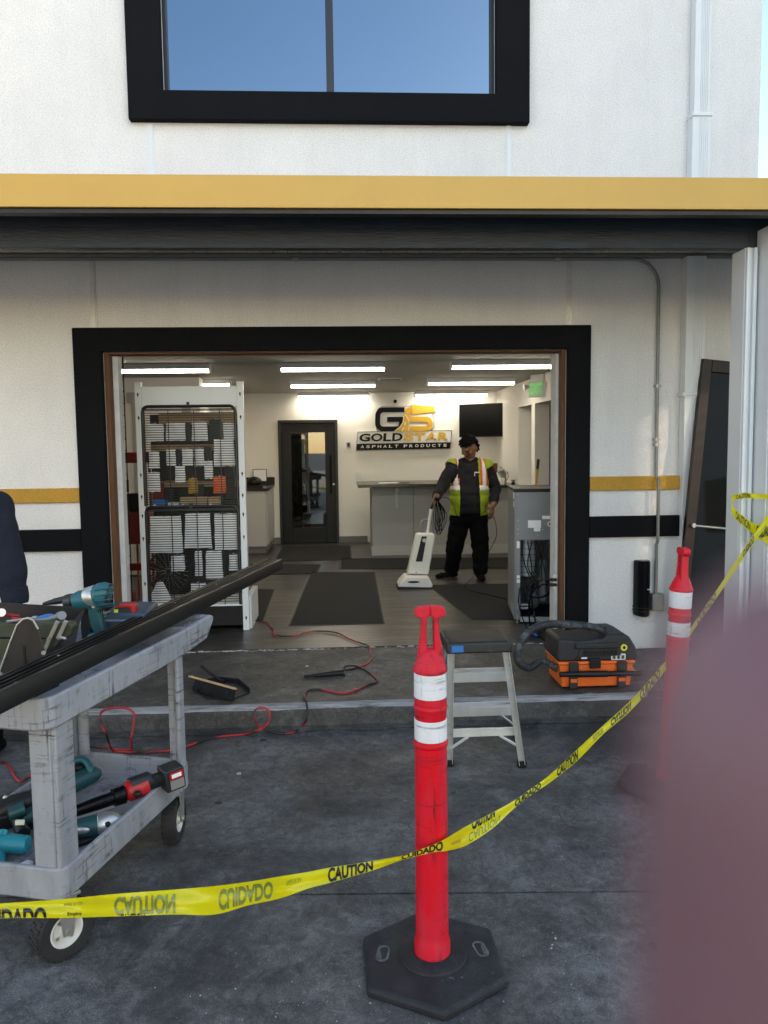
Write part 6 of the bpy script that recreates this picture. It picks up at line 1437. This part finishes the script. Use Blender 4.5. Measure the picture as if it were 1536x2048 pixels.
tag(q.build('black_hand_tool', 'toolblack', None, world=False), 'black long-nosed tool with a round knob lying behind the tote', 'hand tool')
bn = thing('slate_case', 'slate blue plastic case on the cart under the red tape measure', 'case', (-.95, 3.2, .86))
q = MB(); P_ = [Q(*p, 3.12) for p in [(207,1226),(284,1226),(290,1232),(284,1262),(215,1280),(205,1262)]]; q.prism([(p.x, p.z) for p in P_], 3.12, 3.36, T=TXZ); q.build('case_body', 'binblue', bn, bevel=.008)
q = MB(); P_ = [Q(*p, 3.11) for p in [(208,1240),(284,1240),(283,1243),(209,1243)]]; q.prism([(p.x, p.z) for p in P_], 3.112, 3.119, T=TXZ); q.build('case_seam', 'grey_steel', bn)
q = MB(); P_ = [Q(*p, 3.11) for p in [(210,1234),(213,1226),(220,1222)]]; q.tube([(p.x, 3.105, p.z) for p in P_], .003, 6); q.build('wire_bail', 'steel', bn)
tm = thing('tape_measure', 'red and black tape measure resting on the slate blue case', 'tape measure', Q(248,1234,3.15))
q = MB(); P_ = [Q(*p, 3.14) for p in [(230,1228),(240,1228),(262,1226),(262,1214),(252,1212),(238,1214),(230,1217)]]; q.prism([(p.x, p.z) for p in P_], 3.135, 3.17, T=TXZ); q.build('grip_face', 'toolblack', tm, bevel=.004)
q = MB(); P_ = [Q(*p, 3.14) for p in [(229,1216),(236,1210),(262,1208),(269,1211),(271,1222),(269,1230),(262,1231),(262,1214),(240,1215)]]; q.prism([(p.x, p.z) for p in P_], 3.132, 3.185, T=TXZ); q.build('shell', 'toolred', tm, bevel=.003)
q = MB(); P_ = [Q(*p, 3.13) for p in [(228,1219),(236,1219),(236,1226),(228,1226)]]; q.prism([(p.x, p.z) for p in P_], 3.128, 3.134, T=TXZ); q.build('label', 'yellow', tm)
# ---- tools on the lower shelf (floor of tray z about .255)
zf = .262
def G_(px, py, z): return az(px, py, z)
sl = thing('stick_tool', 'red and black cordless tool with a long black barrel on the lower shelf', 'power tool', G_(250, 1590, zf))
b0, b1 = G_(140,1626,.33), G_(248,1588,.345)
q = MB(); q.tube([b0, b0+(b1-b0)*.4, b0+(b1-b0)*.78, b0+(b1-b0)*.79, b1], [.020, .024, .026, .034, .036], 16); q.build('barrel', 'blackgloss', sl)
q = MB(); q.tube([G_(142,1636,.30), G_(228,1606,.305), G_(234,1604,.305)], [.010, .017, .013], 12); q.build('white_tube', 'label', sl)
c0, c1 = G_(250,1585,.345), G_(325,1556,.36)
q = MB(); q.tube([c0, c0+(c1-c0)*.08, c0+(c1-c0)*.55, c0+(c1-c0)*.6], [.030, .040, .042, .030], 14); q.build('motor_housing', 'toolred', sl)
q = MB(); q.tube([c0+(c1-c0)*.12+Vector((0,0,.018)), c0+(c1-c0)*.60+Vector((0,0,.012)), c0+(c1-c0)*.72, c1], [.032, .036, .030, .028], 14); q.build('rear_grip', 'toolblack', sl)
q = MB(); p = G_(280,1580,.36); q.ell(p+Vector((0,-.035,.0)), (.018, .012, .012)); q.build('trigger', 'black', sl)
fb = frame(G_(340,1553,.365), (c1-c0), Vector((0, 0, 1)))
q = MB(); q.box(-.035, -.045, -.040, .045, .045, .045, T=fb); bt_ = q.build('battery', 'toolblack', sl, bevel=.006)
q = MB(); q.box(-.018, .002, .0455, .038, .034, .047, T=fb); q.build('red_label', 'toolred', bt_); q = MB(); q.box(-.018, -.036, .0455, .038, .000, .047, T=fb); q.build('spec_label', 'conduit', bt_)
q = MB(); q.box(-.010, .010, .0472, .030, .026, .0478, T=fb); q.build('white_script', 'label', bt_)
gr = thing('angle_grinder', 'teal angle grinder with bare silver gear head lying on the lower shelf', 'grinder', G_(180, 1660, zf))
g0, g1 = G_(100,1668,.30), G_(196,1650,.305)
q = MB(); q.tube([g0, g0+(g1-g0)*.45], [.026, .030], 14); q.build('rear_grip', 'toolblack', gr)
q = MB(); q.tube([g0+(g1-g0)*.42, g0+(g1-g0)*.55, g1], [.030, .034, .038], 16); tb_ = q.build('body', 'teal_dark', gr)
q = MB(); m_ = g0+(g1-g0)*.62; q.ell(m_+Vector((.01, -.032, .008)), (.036, .008, .014), 14, 8); q.build('name_plate', 'castmetal', tb_)
q = MB(); q.tube([g1, g1+(g1-g0).normalized()*.02, g1+(g1-g0).normalized()*.06, g1+(g1-g0).normalized()*.085], [.040, .043, .036, .014], 14); hd_ = q.build('gear_head', 'castmetal', gr, bevel=.003)
q = MB(); e_ = g1+(g1-g0).normalized()*.045; q.cyl(e_+Vector((0, -.034, .012)), e_+Vector((0, -.042, .014)), .010, n=14); q.build('handle_socket', 'black', hd_)
q = MB(); q.cyl(e_+Vector((0,0,-.03)), e_+Vector((0,0,-.045)), .02, n=14); q.build('spindle', 'steel', gr)
dt = thing('teal_drill_body', 'dark teal pistol tool lying on its side near the back of the lower shelf', 'power tool', G_(160, 1560, zf))
q = MB(); q.tube([G_(100,1588,.30), G_(140,1570,.305), G_(175,1553,.31), G_(194,1546,.315), G_(200,1544,.315)], [.030, .040, .036, .028, .016], 14); q.build('barrel', 'teal_dark', dt)
q = MB(); q.tube(spline([G_(132,1558,.32), G_(136,1540,.345), G_(150,1522,.37), G_(168,1520,.37), G_(180,1536,.345), G_(178,1550,.32)], 6), .015, 10); q.build('handle_loop', 'teal', dt)
q = MB(); q.ell(G_(157,1534,.34), (.035, .03, .022)); q.build('trigger_grip', 'black', dt)
bk_ = thing('black_drill', 'black cordless drill with cream battery tab at the left of the lower shelf', 'power tool', G_(30, 1630, zf))
q = MB(); q.tube([G_(-30,1640,.30), G_(20,1612,.32), G_(60,1600,.33), G_(75,1594,.33)], [.035, .040, .038, .02], 14); q.tube([G_(20,1620,.31), G_(36,1645,.30), G_(46,1668,.28)], [.024, .022, .026], 12); q.build('body', 'toolblack', bk_)
q = MB(); q.tube([G_(18,1628,.33), G_(50,1616,.34)], [.022, .028], 12); q.build('teal_panel', 'teal_dark', bk_)
q = MB(); p = G_(40,1645,.34); q.box(p.x-.016, p.y-.006, p.z-.008, p.x+.016, p.y+.004, p.z+.010); q.build('battery_tab', 'petal', bk_, bevel=.002)
q = MB(); q.ell(G_(12,1600,.345), (.014, .01, .02)); q.build('trigger', 'castmetal', bk_)
jw = thing('black_jigsaw', 'black cord-and-body tool lying beside the black barrel, behind the near cart leg', 'power tool', G_(120, 1605, zf))
q = MB(); q.tube(spline([G_(118,1570,.30), G_(128,1575,.32), G_(140,1595,.31), G_(136,1610,.29)], 6), .010, 8); q.tube([G_(95,1600,.29), G_(120,1600,.30), G_(130,1610,.29)], [.03, .032, .02], 12); q.build('body', 'toolblack', jw)
cy = thing('cyan_tool', 'bright turquoise tool barrel at the left edge of the lower shelf', 'power tool', G_(20, 1690, zf))
q = MB(); q.tube([G_(-40,1684,.30), G_(10,1686,.30), G_(52,1690,.30), G_(56,1690,.30)], [.032, .034, .032, .026], 16); q.build('barrel', 'cyan', cy)
q = MB(); q.tube([G_(2,1700,.28), G_(0,1745,.27)], [.016, .018], 10); q.tube([G_(4,1672,.33), G_(8,1662,.34)], [.012, .014], 10); q.build('handle', 'cyan', cy)
pp = MB(); pv = [G_(28,1732,.27), G_(55,1720,.30), G_(66,1722,.29), G_(64,1735,.275), G_(48,1738,.29), G_(62,1750,.265), G_(44,1762,.262), G_(50,1748,.28)]
pp.add(pv, [(0,1,4), (1,2,3,4), (4,3,5,7), (7,5,6)]); o = pp.build('crumpled_paper', 'label', None, world=False); tag(o, 'crumpled white paper behind the near leg on the lower shelf', 'paper')
m_ = o.modifiers.new('t', 'SOLIDIFY'); m_.thickness = .001

tb2 = thing('tool_bag', 'flat dark canvas tool bag under the angle grinder on the lower shelf', 'tool bag', G_(210, 1690, zf))
q = MB(); P_ = [G_(*p, .262) for p in [(130,1702),(190,1682),(232,1656),(200,1658),(125,1678)]]; q.prism([(p.x, p.y) for p in P_], .258, .276); q.build('bag', 'toolblack', tb2, bevel=.006)
q = MB(); q.tube(spline([G_(140,1692,.28), G_(170,1684,.29), G_(205,1668,.28)], 6), .006, 6); q.build('strap', 'black', tb2)
bc = thing('battery_charger', 'black battery charger at the left edge of the lower shelf', 'charger', G_(20, 1600, zf))
q = MB(); P_ = [G_(*p, .30) for p in [(-30,1605),(60,1578),(95,1590),(70,1622),(-30,1650)]]; q.prism([(p.x, p.y) for p in P_], .258, .312); q.build('case', 'toolblack', bc, bevel=.006)
q = MB(); q.tube(spline([G_(60,1600,.32), G_(90,1598,.35), G_(112,1612,.33), G_(100,1640,.28), G_(60,1655,.27)], 6), .006, 6); q.build('power_lead', 'black', bc)
w2 = thing('second_drill', 'dark teal cordless drill lying behind the black drill on the lower shelf', 'power tool', G_(80, 1625, zf))
q = MB(); q.tube([G_(40,1640,.29), G_(75,1625,.30), G_(108,1612,.30), G_(118,1608,.30)], [.028, .034, .032, .014], 14); q.build('body', 'teal_dark', w2)
q = MB(); q.tube([G_(70,1630,.29), G_(84,1652,.275), G_(96,1668,.27)], [.020, .018, .026], 10); q.build('grip', 'toolblack', w2)
sp = thing('spanner', 'steel spanner lying in the tote beside the blue handle', 'spanner', Q(30,1238,2.84))
q = MB(); q.tube([Q(14,1243,2.78), Q(70,1236,2.78)], .005, 6); q.tube([Q(66,1236.5,2.78), Q(74,1235.5,2.78)], .008, 6); q.build('shaft', 'steel', sp)
pl2 = thing('pliers', 'red handled pliers in the tote at the left of the cart', 'pliers', Q(20,1250,2.79))
q = MB(); q.tube([Q(24,1236,2.81), Q(56,1241,2.80)], .006, 6); q.tube([Q(24,1241,2.80), Q(56,1240,2.79)], .006, 6); q.build('handles', 'toolred', pl2)
# ================================================================== PEOPLE
TMPD = bpy.data
def remesh(mb, voxel, smooth=4, name='body'):
    me = bpy.data.meshes.new('t'); me.from_pydata([tuple(v) for v in mb.v], [], mb.f); me.update()
    ob = bpy.data.objects.new('t', me); COL.objects.link(ob)
    m = ob.modifiers.new('r', 'REMESH'); m.mode = 'VOXEL'; m.voxel_size = voxel
    s = ob.modifiers.new('s', 'SMOOTH'); s.iterations = smooth; s.factor = .5
    dg = bpy.context.evaluated_depsgraph_get(); out = bpy.data.meshes.new_from_object(ob.evaluated_get(dg)); bpy.data.objects.remove(ob); out.name = name
    return out
def cap(mb, p0, p1, r0, r1, n=14):
    p0 = Vector(p0); p1 = Vector(p1); mb.cyl(p0, p1, r0, r1, n=n); mb.ell(p0, r0, n, 8); mb.ell(p1, r1, n, 8)
def shell(me, pred, off, name, mt, parent, thick=.003, jit=0):
    keep = [p for p in me.polygons if pred(p.center)]
    ids = {}; vs = []; fs = []
    for p in keep:
        f = []
        for vi in p.vertices:
            if vi not in ids:
                ids[vi] = len(vs); v = me.vertices[vi]; vs.append(v.co+v.normal*(off+jit*noise.noise(v.co*14)))
            f.append(ids[vi])
        fs.append(tuple(f))
    q = MB(); q.add(vs, fs); o = q.build(name, mt, parent, sharp=180)
    m = o.modifiers.new('t', 'SOLIDIFY'); m.thickness = thick; m.offset = -1
    return o
def hand(mb, wrist, dirv, side, palm_n, r=.0085, curl=.5, s=1.0):
    """palm + five bent fingers; dirv along the hand, side = toward thumb, palm_n = palm facing"""
    d = Vector(dirv).normalized(); sd = (Vector(side)-d*Vector(side).dot(d)).normalized(); pn = Vector(palm_n).normalized(); w = Vector(wrist)
    for k in (-1.4, -.5, .4, 1.3): cap(mb, w+sd*.008*k*s, w+d*.085*s+sd*.017*k*s, .015*s, .013*s, 10)
    for k, L_ in ((1.3, .068), (.4, .076), (-.5, .070), (-1.4, .055)):
        b = w+d*.088*s+sd*.0175*k*s; d1 = (d+pn*curl*.6).normalized(); d2 = (d+pn*curl*1.8).normalized(); d3 = (d*.3+pn*curl*2.4).normalized() if curl > .6 else (d+pn*curl*2.4).normalized()
        p1 = b+d1*L_*.45*s; p2 = p1+d2*L_*.32*s; p3 = p2+d3*L_*.25*s
        cap(mb, b, p1, r*1.08*s, r*s, 8); cap(mb, p1, p2, r*s, r*.92*s, 8); cap(mb, p2, p3, r*.92*s, r*.8*s, 8)
    b = w+d*.025*s+sd*.028*s; p1 = b+(d*.55+sd*.7+pn*.3).normalized()*.04*s; p2 = p1+(d*.9+sd*.15+pn*.5).normalized()*.034*s
    cap(mb, b, p1, .0135*s, .011*s, 8); cap(mb, p1, p2, .0105*s, .009*s, 8)
# ---------------- man with the vacuum
ox, oy_ = 0, 0
mb = MB()
pel = Vector((1.45, 8.86, .93)); 
# torso as stacked ellipsoids, stout belly
for z, rx, ry, dy in ((.88, .175, .135, 0), (.96, .190, .155, -.012), (1.05, .198, .168, -.022), (1.15, .196, .162, -.02), (1.25, .195, .148, -.010), (1.34, .200, .135, .0), (1.42, .190, .115, .005)):
    mb.ell((1.455+(.0 if z < 1.2 else .005), 8.86+dy, z), (rx*1.02, ry*1.02, .15 if z < 1.36 else .10), 24, 14)
mb.ell((1.46, 8.87, 1.485), (.13, .085, .05), 16, 8)
cap(mb, (1.46, 8.87, 1.49), (1.455, 8.83, 1.575), .062, .058)
hc = Vector((1.452, 8.795, 1.655))
Rh = Matrix.Rotation(R(24), 3, 'X') @ Matrix.Rotation(R(-22), 3, 'Z')
hq = lambda v: hc+(Matrix.Rotation(R(-40), 3, 'Z') @ Matrix.Rotation(R(32), 3, 'X')) @ Vector(v)   # face looks to -y, bowed, turned to the left
def hell(c, r, nu=16, nv=10):
    c = Vector(c)*1.10; r = tuple(x*1.10 for x in r)
    Mh = Matrix.Rotation(R(-40), 3, 'Z') @ Matrix.Rotation(R(32), 3, 'X'); mb.ell(hq(c), r, nu, nv, Rm=Mh)
hell((0, .0, .015), (.079, .098, .105), 20, 14); hell((0, -.025, -.055), (.062, .070, .062)); hell((0, -.052, -.088), (.032, .032, .022))
hell((0, -.095, .022), (.052, .012, .012)); hell((0, -.104, -.012), (.013, .020, .026)); hell((0, -.112, -.028), (.019, .014, .011))
hell((0, -.090, -.060), (.026, .012, .007)); hell((0, -.088, -.072), (.023, .012, .007)); hell((-.042, -.075, -.02), (.024, .018, .022)); hell((.042, -.075, -.02), (.024, .018, .022))
hell((-.081, .005, -.01), (.010, .020, .032)); hell((.081, .005, -.01), (.010, .020, .032)); hell((0, -.05, -.105), (.052, .055, .022))
# arms
SL, EL, WL = Vector((1.270, 8.85, 1.435)), Vector((1.135, 8.74, 1.235)), Vector((1.030, 8.47, 1.115))
SR, ER, WR = Vector((1.652, 8.87, 1.425)), Vector((1.775, 8.90, 1.180)), Vector((1.715, 8.70, 1.010))
for a, b_, c_ in ((SL, EL, WL), (SR, ER, WR)):
    cap(mb, a, b_, .073, .058); cap(mb, b_, c_, .058, .040); 
cap(mb, WL, WL+(WL-EL).normalized()*.03, .028, .027); cap(mb, WR, WR+Vector((-.02, -.02, -.03)), .029, .028)
hand(mb, WL+(WL-EL).normalized()*.025, Vector((-.38, -.72, -.22)), Vector((0, -.3, 1)), Vector((.5, -.1, -.8)), curl=.9, s=1.0)
hand(mb, WR+Vector((-.015, -.015, -.02)), Vector((-.18, -.10, -1)), Vector((-.9, -.2, .1)), Vector((-.3, .9, 0)), curl=.35, s=1.05)
# legs
for hx, kx, ax_, hy, ky, ay_, toe in ((1.360, 1.285, 1.255, 8.86, 8.84, 8.90, Vector((-.17, -.07, 0))), (1.550, 1.575, 1.560, 8.86, 8.80, 8.72, Vector((.0, -.15, 0)))):
    cap(mb, (hx, hy, .86), (kx, ky, .52), .112, .088, 18); cap(mb, (kx, ky, .52), (ax_, ay_, .235), .086, .070, 16)
    a_ = Vector((ax_, ay_, F+.045)); cap(mb, (ax_, ay_, .235), a_+Vector((0, 0, .01)), .055, .040); 
    for t_, r_ in ((-.2, .038), (.0, .042), (.35, .042), (.7, .040), (1.0, .032)): c_ = a_+toe*t_; c_.z = F+r_*.78+.004; mb.ell(c_, (r_*1.08, r_*1.08, r_*.78), 14, 8)
man_me = remesh(mb, .0085, 9, 'man_body')
man = thing('person', 'man in charcoal shirt, black trousers and lime hi-vis vest pushing the cream vacuum', 'person', (1.42, 8.84, F))
def addmesh(me, name, mt, parent):
    T_ = INV[parent.name]; vs = [T_ @ v.co for v in me.vertices]; nm = bpy.data.meshes.new(name); nm.from_pydata([tuple(v) for v in vs], [], [tuple(p.vertices) for p in me.polygons])
    nm.materials.append(M[mt]); nm.polygons.foreach_set('use_smooth', [True]*len(nm.polygons)); o = bpy.data.objects.new(name, nm); COL.objects.link(o); o.parent = parent; INV[o.name] = T_; return o
addmesh(man_me, 'body', 'skin', man)
def near_seg(p, a, b_, r):
    t = max(0, min(1, (p-a).dot(b_-a)/(b_-a).length_squared)); return (p-(a+(b_-a)*t)).length < r
def is_arm(p): return (near_seg(p, SL, EL, .095) or near_seg(p, EL, WL, .075) or near_seg(p, SR, ER, .095) or near_seg(p, ER, WR, .075))
def wristcut(p):
    for w_, e_ in ((WL, EL), (WR, ER)):
        if (p-w_).length < .16 and (p-w_).dot((w_-e_).normalized()) > -.002: return True
    return False
def shirt(p): return (p.z > .87 and p.z < 1.535 and not wristcut(p)) and not (p.z > 1.50 and abs(p.x-1.456) < .075 and p.y < 8.80)
def handarea(p): return (p-WL).length < .2 and p.y < WL.y-.01 or ((p-WR).length < .22 and p.z < WR.z-.005 and p.x > 1.60 and p.y < 8.76)
shell(man_me, lambda p: shirt(p) and not handarea(p), .012, 'shirt', 'shirt', man, jit=.014)
shell(man_me, lambda p: p.z <= .905 and p.z > F+.075 and not handarea(p), .014, 'trousers', 'trouser', man, jit=.016)
shell(man_me, lambda p: p.z <= F+.10, .004, 'shoes', 'shoe', man)
cx_ = 1.458
def vest(p):
    if not (.875 < p.z < 1.50): return False
    if near_seg(p, SL+(EL-SL)*.35, EL, .11) or near_seg(p, EL, WL, .12) or near_seg(p, SR+(ER-SR)*.30, ER, .105) or near_seg(p, ER, WR, .09): return False
    if handarea(p): return False
    if p.z > 1.475 and abs(p.x-cx_) < .08: return False
    if p.y < 8.86:   # open front
        l_ = cx_-.118-(.02 if p.z > 1.3 else .0); r_ = cx_+.080+.05*max(0, 1.15-p.z)
        if l_ < p.x < r_: return False
    return True
def strip(p, c0, w_):  # vertical silver strips
    return p.y < 8.87 and abs(p.x-c0(p.z)) < w_
sl_ = lambda z: cx_-.150+(.018 if z > 1.36 else 0)+(1.2-z)*.03
sr_ = lambda z: cx_+.135+(1.2-z)*(-.02)
def horiz(p): return 1.165 < p.z < 1.215
def sil(p): return horiz(p) or (p.z > 1.165 and (strip(p, sl_, .020) or strip(p, sr_, .021)))
def org(p): return (1.215 <= p.z < 1.240) or (p.z > 1.165 and (strip(p, sl_, .034) or strip(p, sr_, .042)))
shell(man_me, lambda p: vest(p) and not sil(p) and not org(p), .030, 'vest', 'hivis', man)
shell(man_me, lambda p: vest(p) and org(p) and not sil(p), .031, 'vest_orange_trim', 'hiorange', man)
shell(man_me, lambda p: vest(p) and sil(p), .032, 'vest_reflective_band', 'silver', man)
def hairp(p):
    l = (Matrix.Rotation(R(-40), 3, 'Z') @ Matrix.Rotation(R(32), 3, 'X')).inverted() @ (p-hc)
    w_ = noise.noise(p*34)*.034
    return (l.z > .062+w_*.6+max(0, -l.y-.05)*.2 or (l.y > .012+w_*.5 and l.z > -.06+w_*.5)) and l.length < .19 and p.z > 1.56
hr_ = shell(man_me, hairp, .020, 'hair', 'hair', man, thick=.02)
for v_ in hr_.data.vertices: v_.co += v_.normal*(noise.noise(v_.co*38)*.020+noise.noise(v_.co*80)*.012)
q = MB(); Mh = Matrix.Rotation(R(-40), 3, 'Z') @ Matrix.Rotation(R(32), 3, 'X')
for s in (-1, 1): q.ell(hq((s*.031, -.092, .004)), (.013, .006, .005), Rm=Mh); q.ell(hq((s*.032, -.099, .026)), (.019, .006, .004), Rm=Mh)
q.ell(hq((0, -.101, -.049)), (.026, .007, .005), Rm=Mh); q.ell(hq((0, -.100, -.0655)), (.020, .004, .0015), Rm=Mh); q.build('eyes_brows_moustache', 'hair', man)
q = MB(); c_ = Vector((1.50, 8.69, 1.36)); q.box(1.49, 8.672, 1.365, 1.545, 8.676, 1.378); q.box(1.488, 8.672, 1.33, 1.496, 8.676, 1.372); q.build('chest_emblem', 'silver', man)
q = MB()   # collar
for s in (-1, 1): q.prism([(0, 0), (s*.075, .045), (s*.085, .02), (s*.045, -.045)] if s > 0 else [(0, 0), (-.045, -.045), (-.085, .02), (-.075, .045)], 0, .004, T=frame((1.455, 8.765, 1.50), (1, 0, 0), (0, -.35, 1)))
q.build('collar', 'shirt', man)
# ---------------- person at the left edge, only an arm in view
mb = MB(); X0, Y0_ = -2.06, 4.22
for z, rx, ry in ((.90, .17, .12), (1.0, .165, .12), (1.12, .17, .12), (1.25, .185, .125), (1.36, .195, .12), (1.42, .17, .105)): mb.ell((X0, Y0_, z), (rx, ry, .09), 18, 10)
cap(mb, (X0, Y0_, 1.44), (X0, Y0_-.02, 1.54), .058, .056); mb.ell((X0, Y0_-.03, 1.635), (.077, .098, .118), 18, 12); mb.ell((X0, Y0_-.13, 1.62), (.014, .02, .02), 10, 8)
for s in (-1, 1): mb.ell((X0+s*.078, Y0_-.02, 1.63), (.01, .02, .03), 10, 6)
sh = ay(2, 1025, 4.2); S1 = Vector((X0+.195, Y0_, 1.375)); E1 = ay(19, 1120, 4.16); W1 = ay(31, 1198, 4.12)
S2 = Vector((X0-.195, Y0_, 1.375)); E2 = Vector((X0-.27, Y0_, 1.10)); W2 = Vector((X0-.22, Y0_-.15, .90))
for a, b_, c_ in ((S1, E1, W1), (S2, E2, W2)): cap(mb, a, b_, .070, .062); cap(mb, b_, c_, .062, .046)
hand(mb, W1+Vector((.0, 0, -.02)), Vector((.02, -.06, -1)), Vector((-.2, -1, 0)), Vector((-1, 0, 0)), curl=.4); hand(mb, W2, Vector((.02, -.2, -1)), Vector((.2, -1, 0)), Vector((1, 0, 0)), curl=.4)
for s in (-1, 1):
    cap(mb, (X0+s*.09, Y0_, .88), (X0+s*.10, Y0_-.02, .47), .095, .068); cap(mb, (X0+s*.10, Y0_-.02, .47), (X0+s*.10, Y0_+.02, .08), .066, .045)
    for t_ in (-.05, .03, .10, .17): mb.ell((X0+s*.105, Y0_+.02-t_, .036), (.042, .05, .034), 12, 8)
pm = remesh(mb, .010, 4, 'bystander')
wk = thing('person', 'worker in a dark navy sweatshirt at the left edge, only one arm in the frame', 'person', (X0, Y0_, 0))
addmesh(pm, 'body', 'skin', wk)
def hw(p): return (p.z < W1.z-.005 and (p-W1).length < .24 and p.x > X0+.15) or (p.z < W2.z and (p-W2).length < .24)
shell(pm, lambda p: .88 < p.z < 1.50 and not hw(p), .019, 'sweatshirt', 'navy', wk, jit=.012)
shell(pm, lambda p: (p-W1).length < .075 and p.z >= W1.z-.012, .022, 'cuff', 'navy', wk, jit=.006)
shell(pm, lambda p: .08 < p.z <= .90 and not hw(p), .009, 'trousers', 'trouser', wk, jit=.012)
shell(pm, lambda p: p.z <= .09, .004, 'shoes', 'shoe', wk)
shell(pm, lambda p: p.z > 1.66 or (p.z > 1.56 and p.y > Y0_), .010, 'hair', 'hair', wk, thick=.008)
# ---------------- photographer's hand: one finger strays in front of the lens
def cf(x, y, f): return CAM+rt*x-up*y+fw*f      # metres right, down, forward of the lens
mb = MB()
ft = cf(.0174, .0092, .030)
cap(mb, ft, cf(.0192, .040, .033), .0076, .0085, 20); cap(mb, cf(.0192, .040, .033), cf(.026, .070, .040), .0088, .0098, 18); cap(mb, cf(.026, .070, .040), cf(.038, .105, .040), .0100, .012, 18)
for k in range(1, 4):
    o0 = .021*k; cap(mb, cf(.040+o0, .030+.006*k, .026), cf(.038+o0, .058, .040), .0072, .0086, 14); cap(mb, cf(.038+o0, .058, .040), cf(.036+o0, .088, .046), .0088, .0095, 14); cap(mb, cf(.036+o0, .088, .046), cf(.040+o0*.95, .118, .040), .0095, .012, 14)
for k in range(5): cap(mb, cf(.036+.016*k, .108, .038), cf(.046+.010*k, .175, .020), .0135, .016, 14)
cap(mb, cf(.036, .150, .020), cf(.020, .120, .006), .0145, .0115, 14); cap(mb, cf(.020, .120, .006), cf(.016, .092, .000), .0112, .0092, 14)
cap(mb, cf(.064, .170, .020), cf(.085, .30, -.03), .030, .038, 20)
fm_ = remesh(mb, .0022, 4, 'hand')
hn = thing('hand', 'out-of-focus finger of the hand holding the camera, covering the lower right corner', 'hand', cf(.085, .30, -.03))
addmesh(fm_, 'hand_skin', 'skin2', hn)
nl = MB(); nl.ell(cf(.0179, .0140, .0372), (.0052, .0065, .0014), 14, 8, Rm=Matrix((tuple(rt), tuple(up), tuple(-fw))).transposed()); nl.build('fingernail', 'petal', hn)
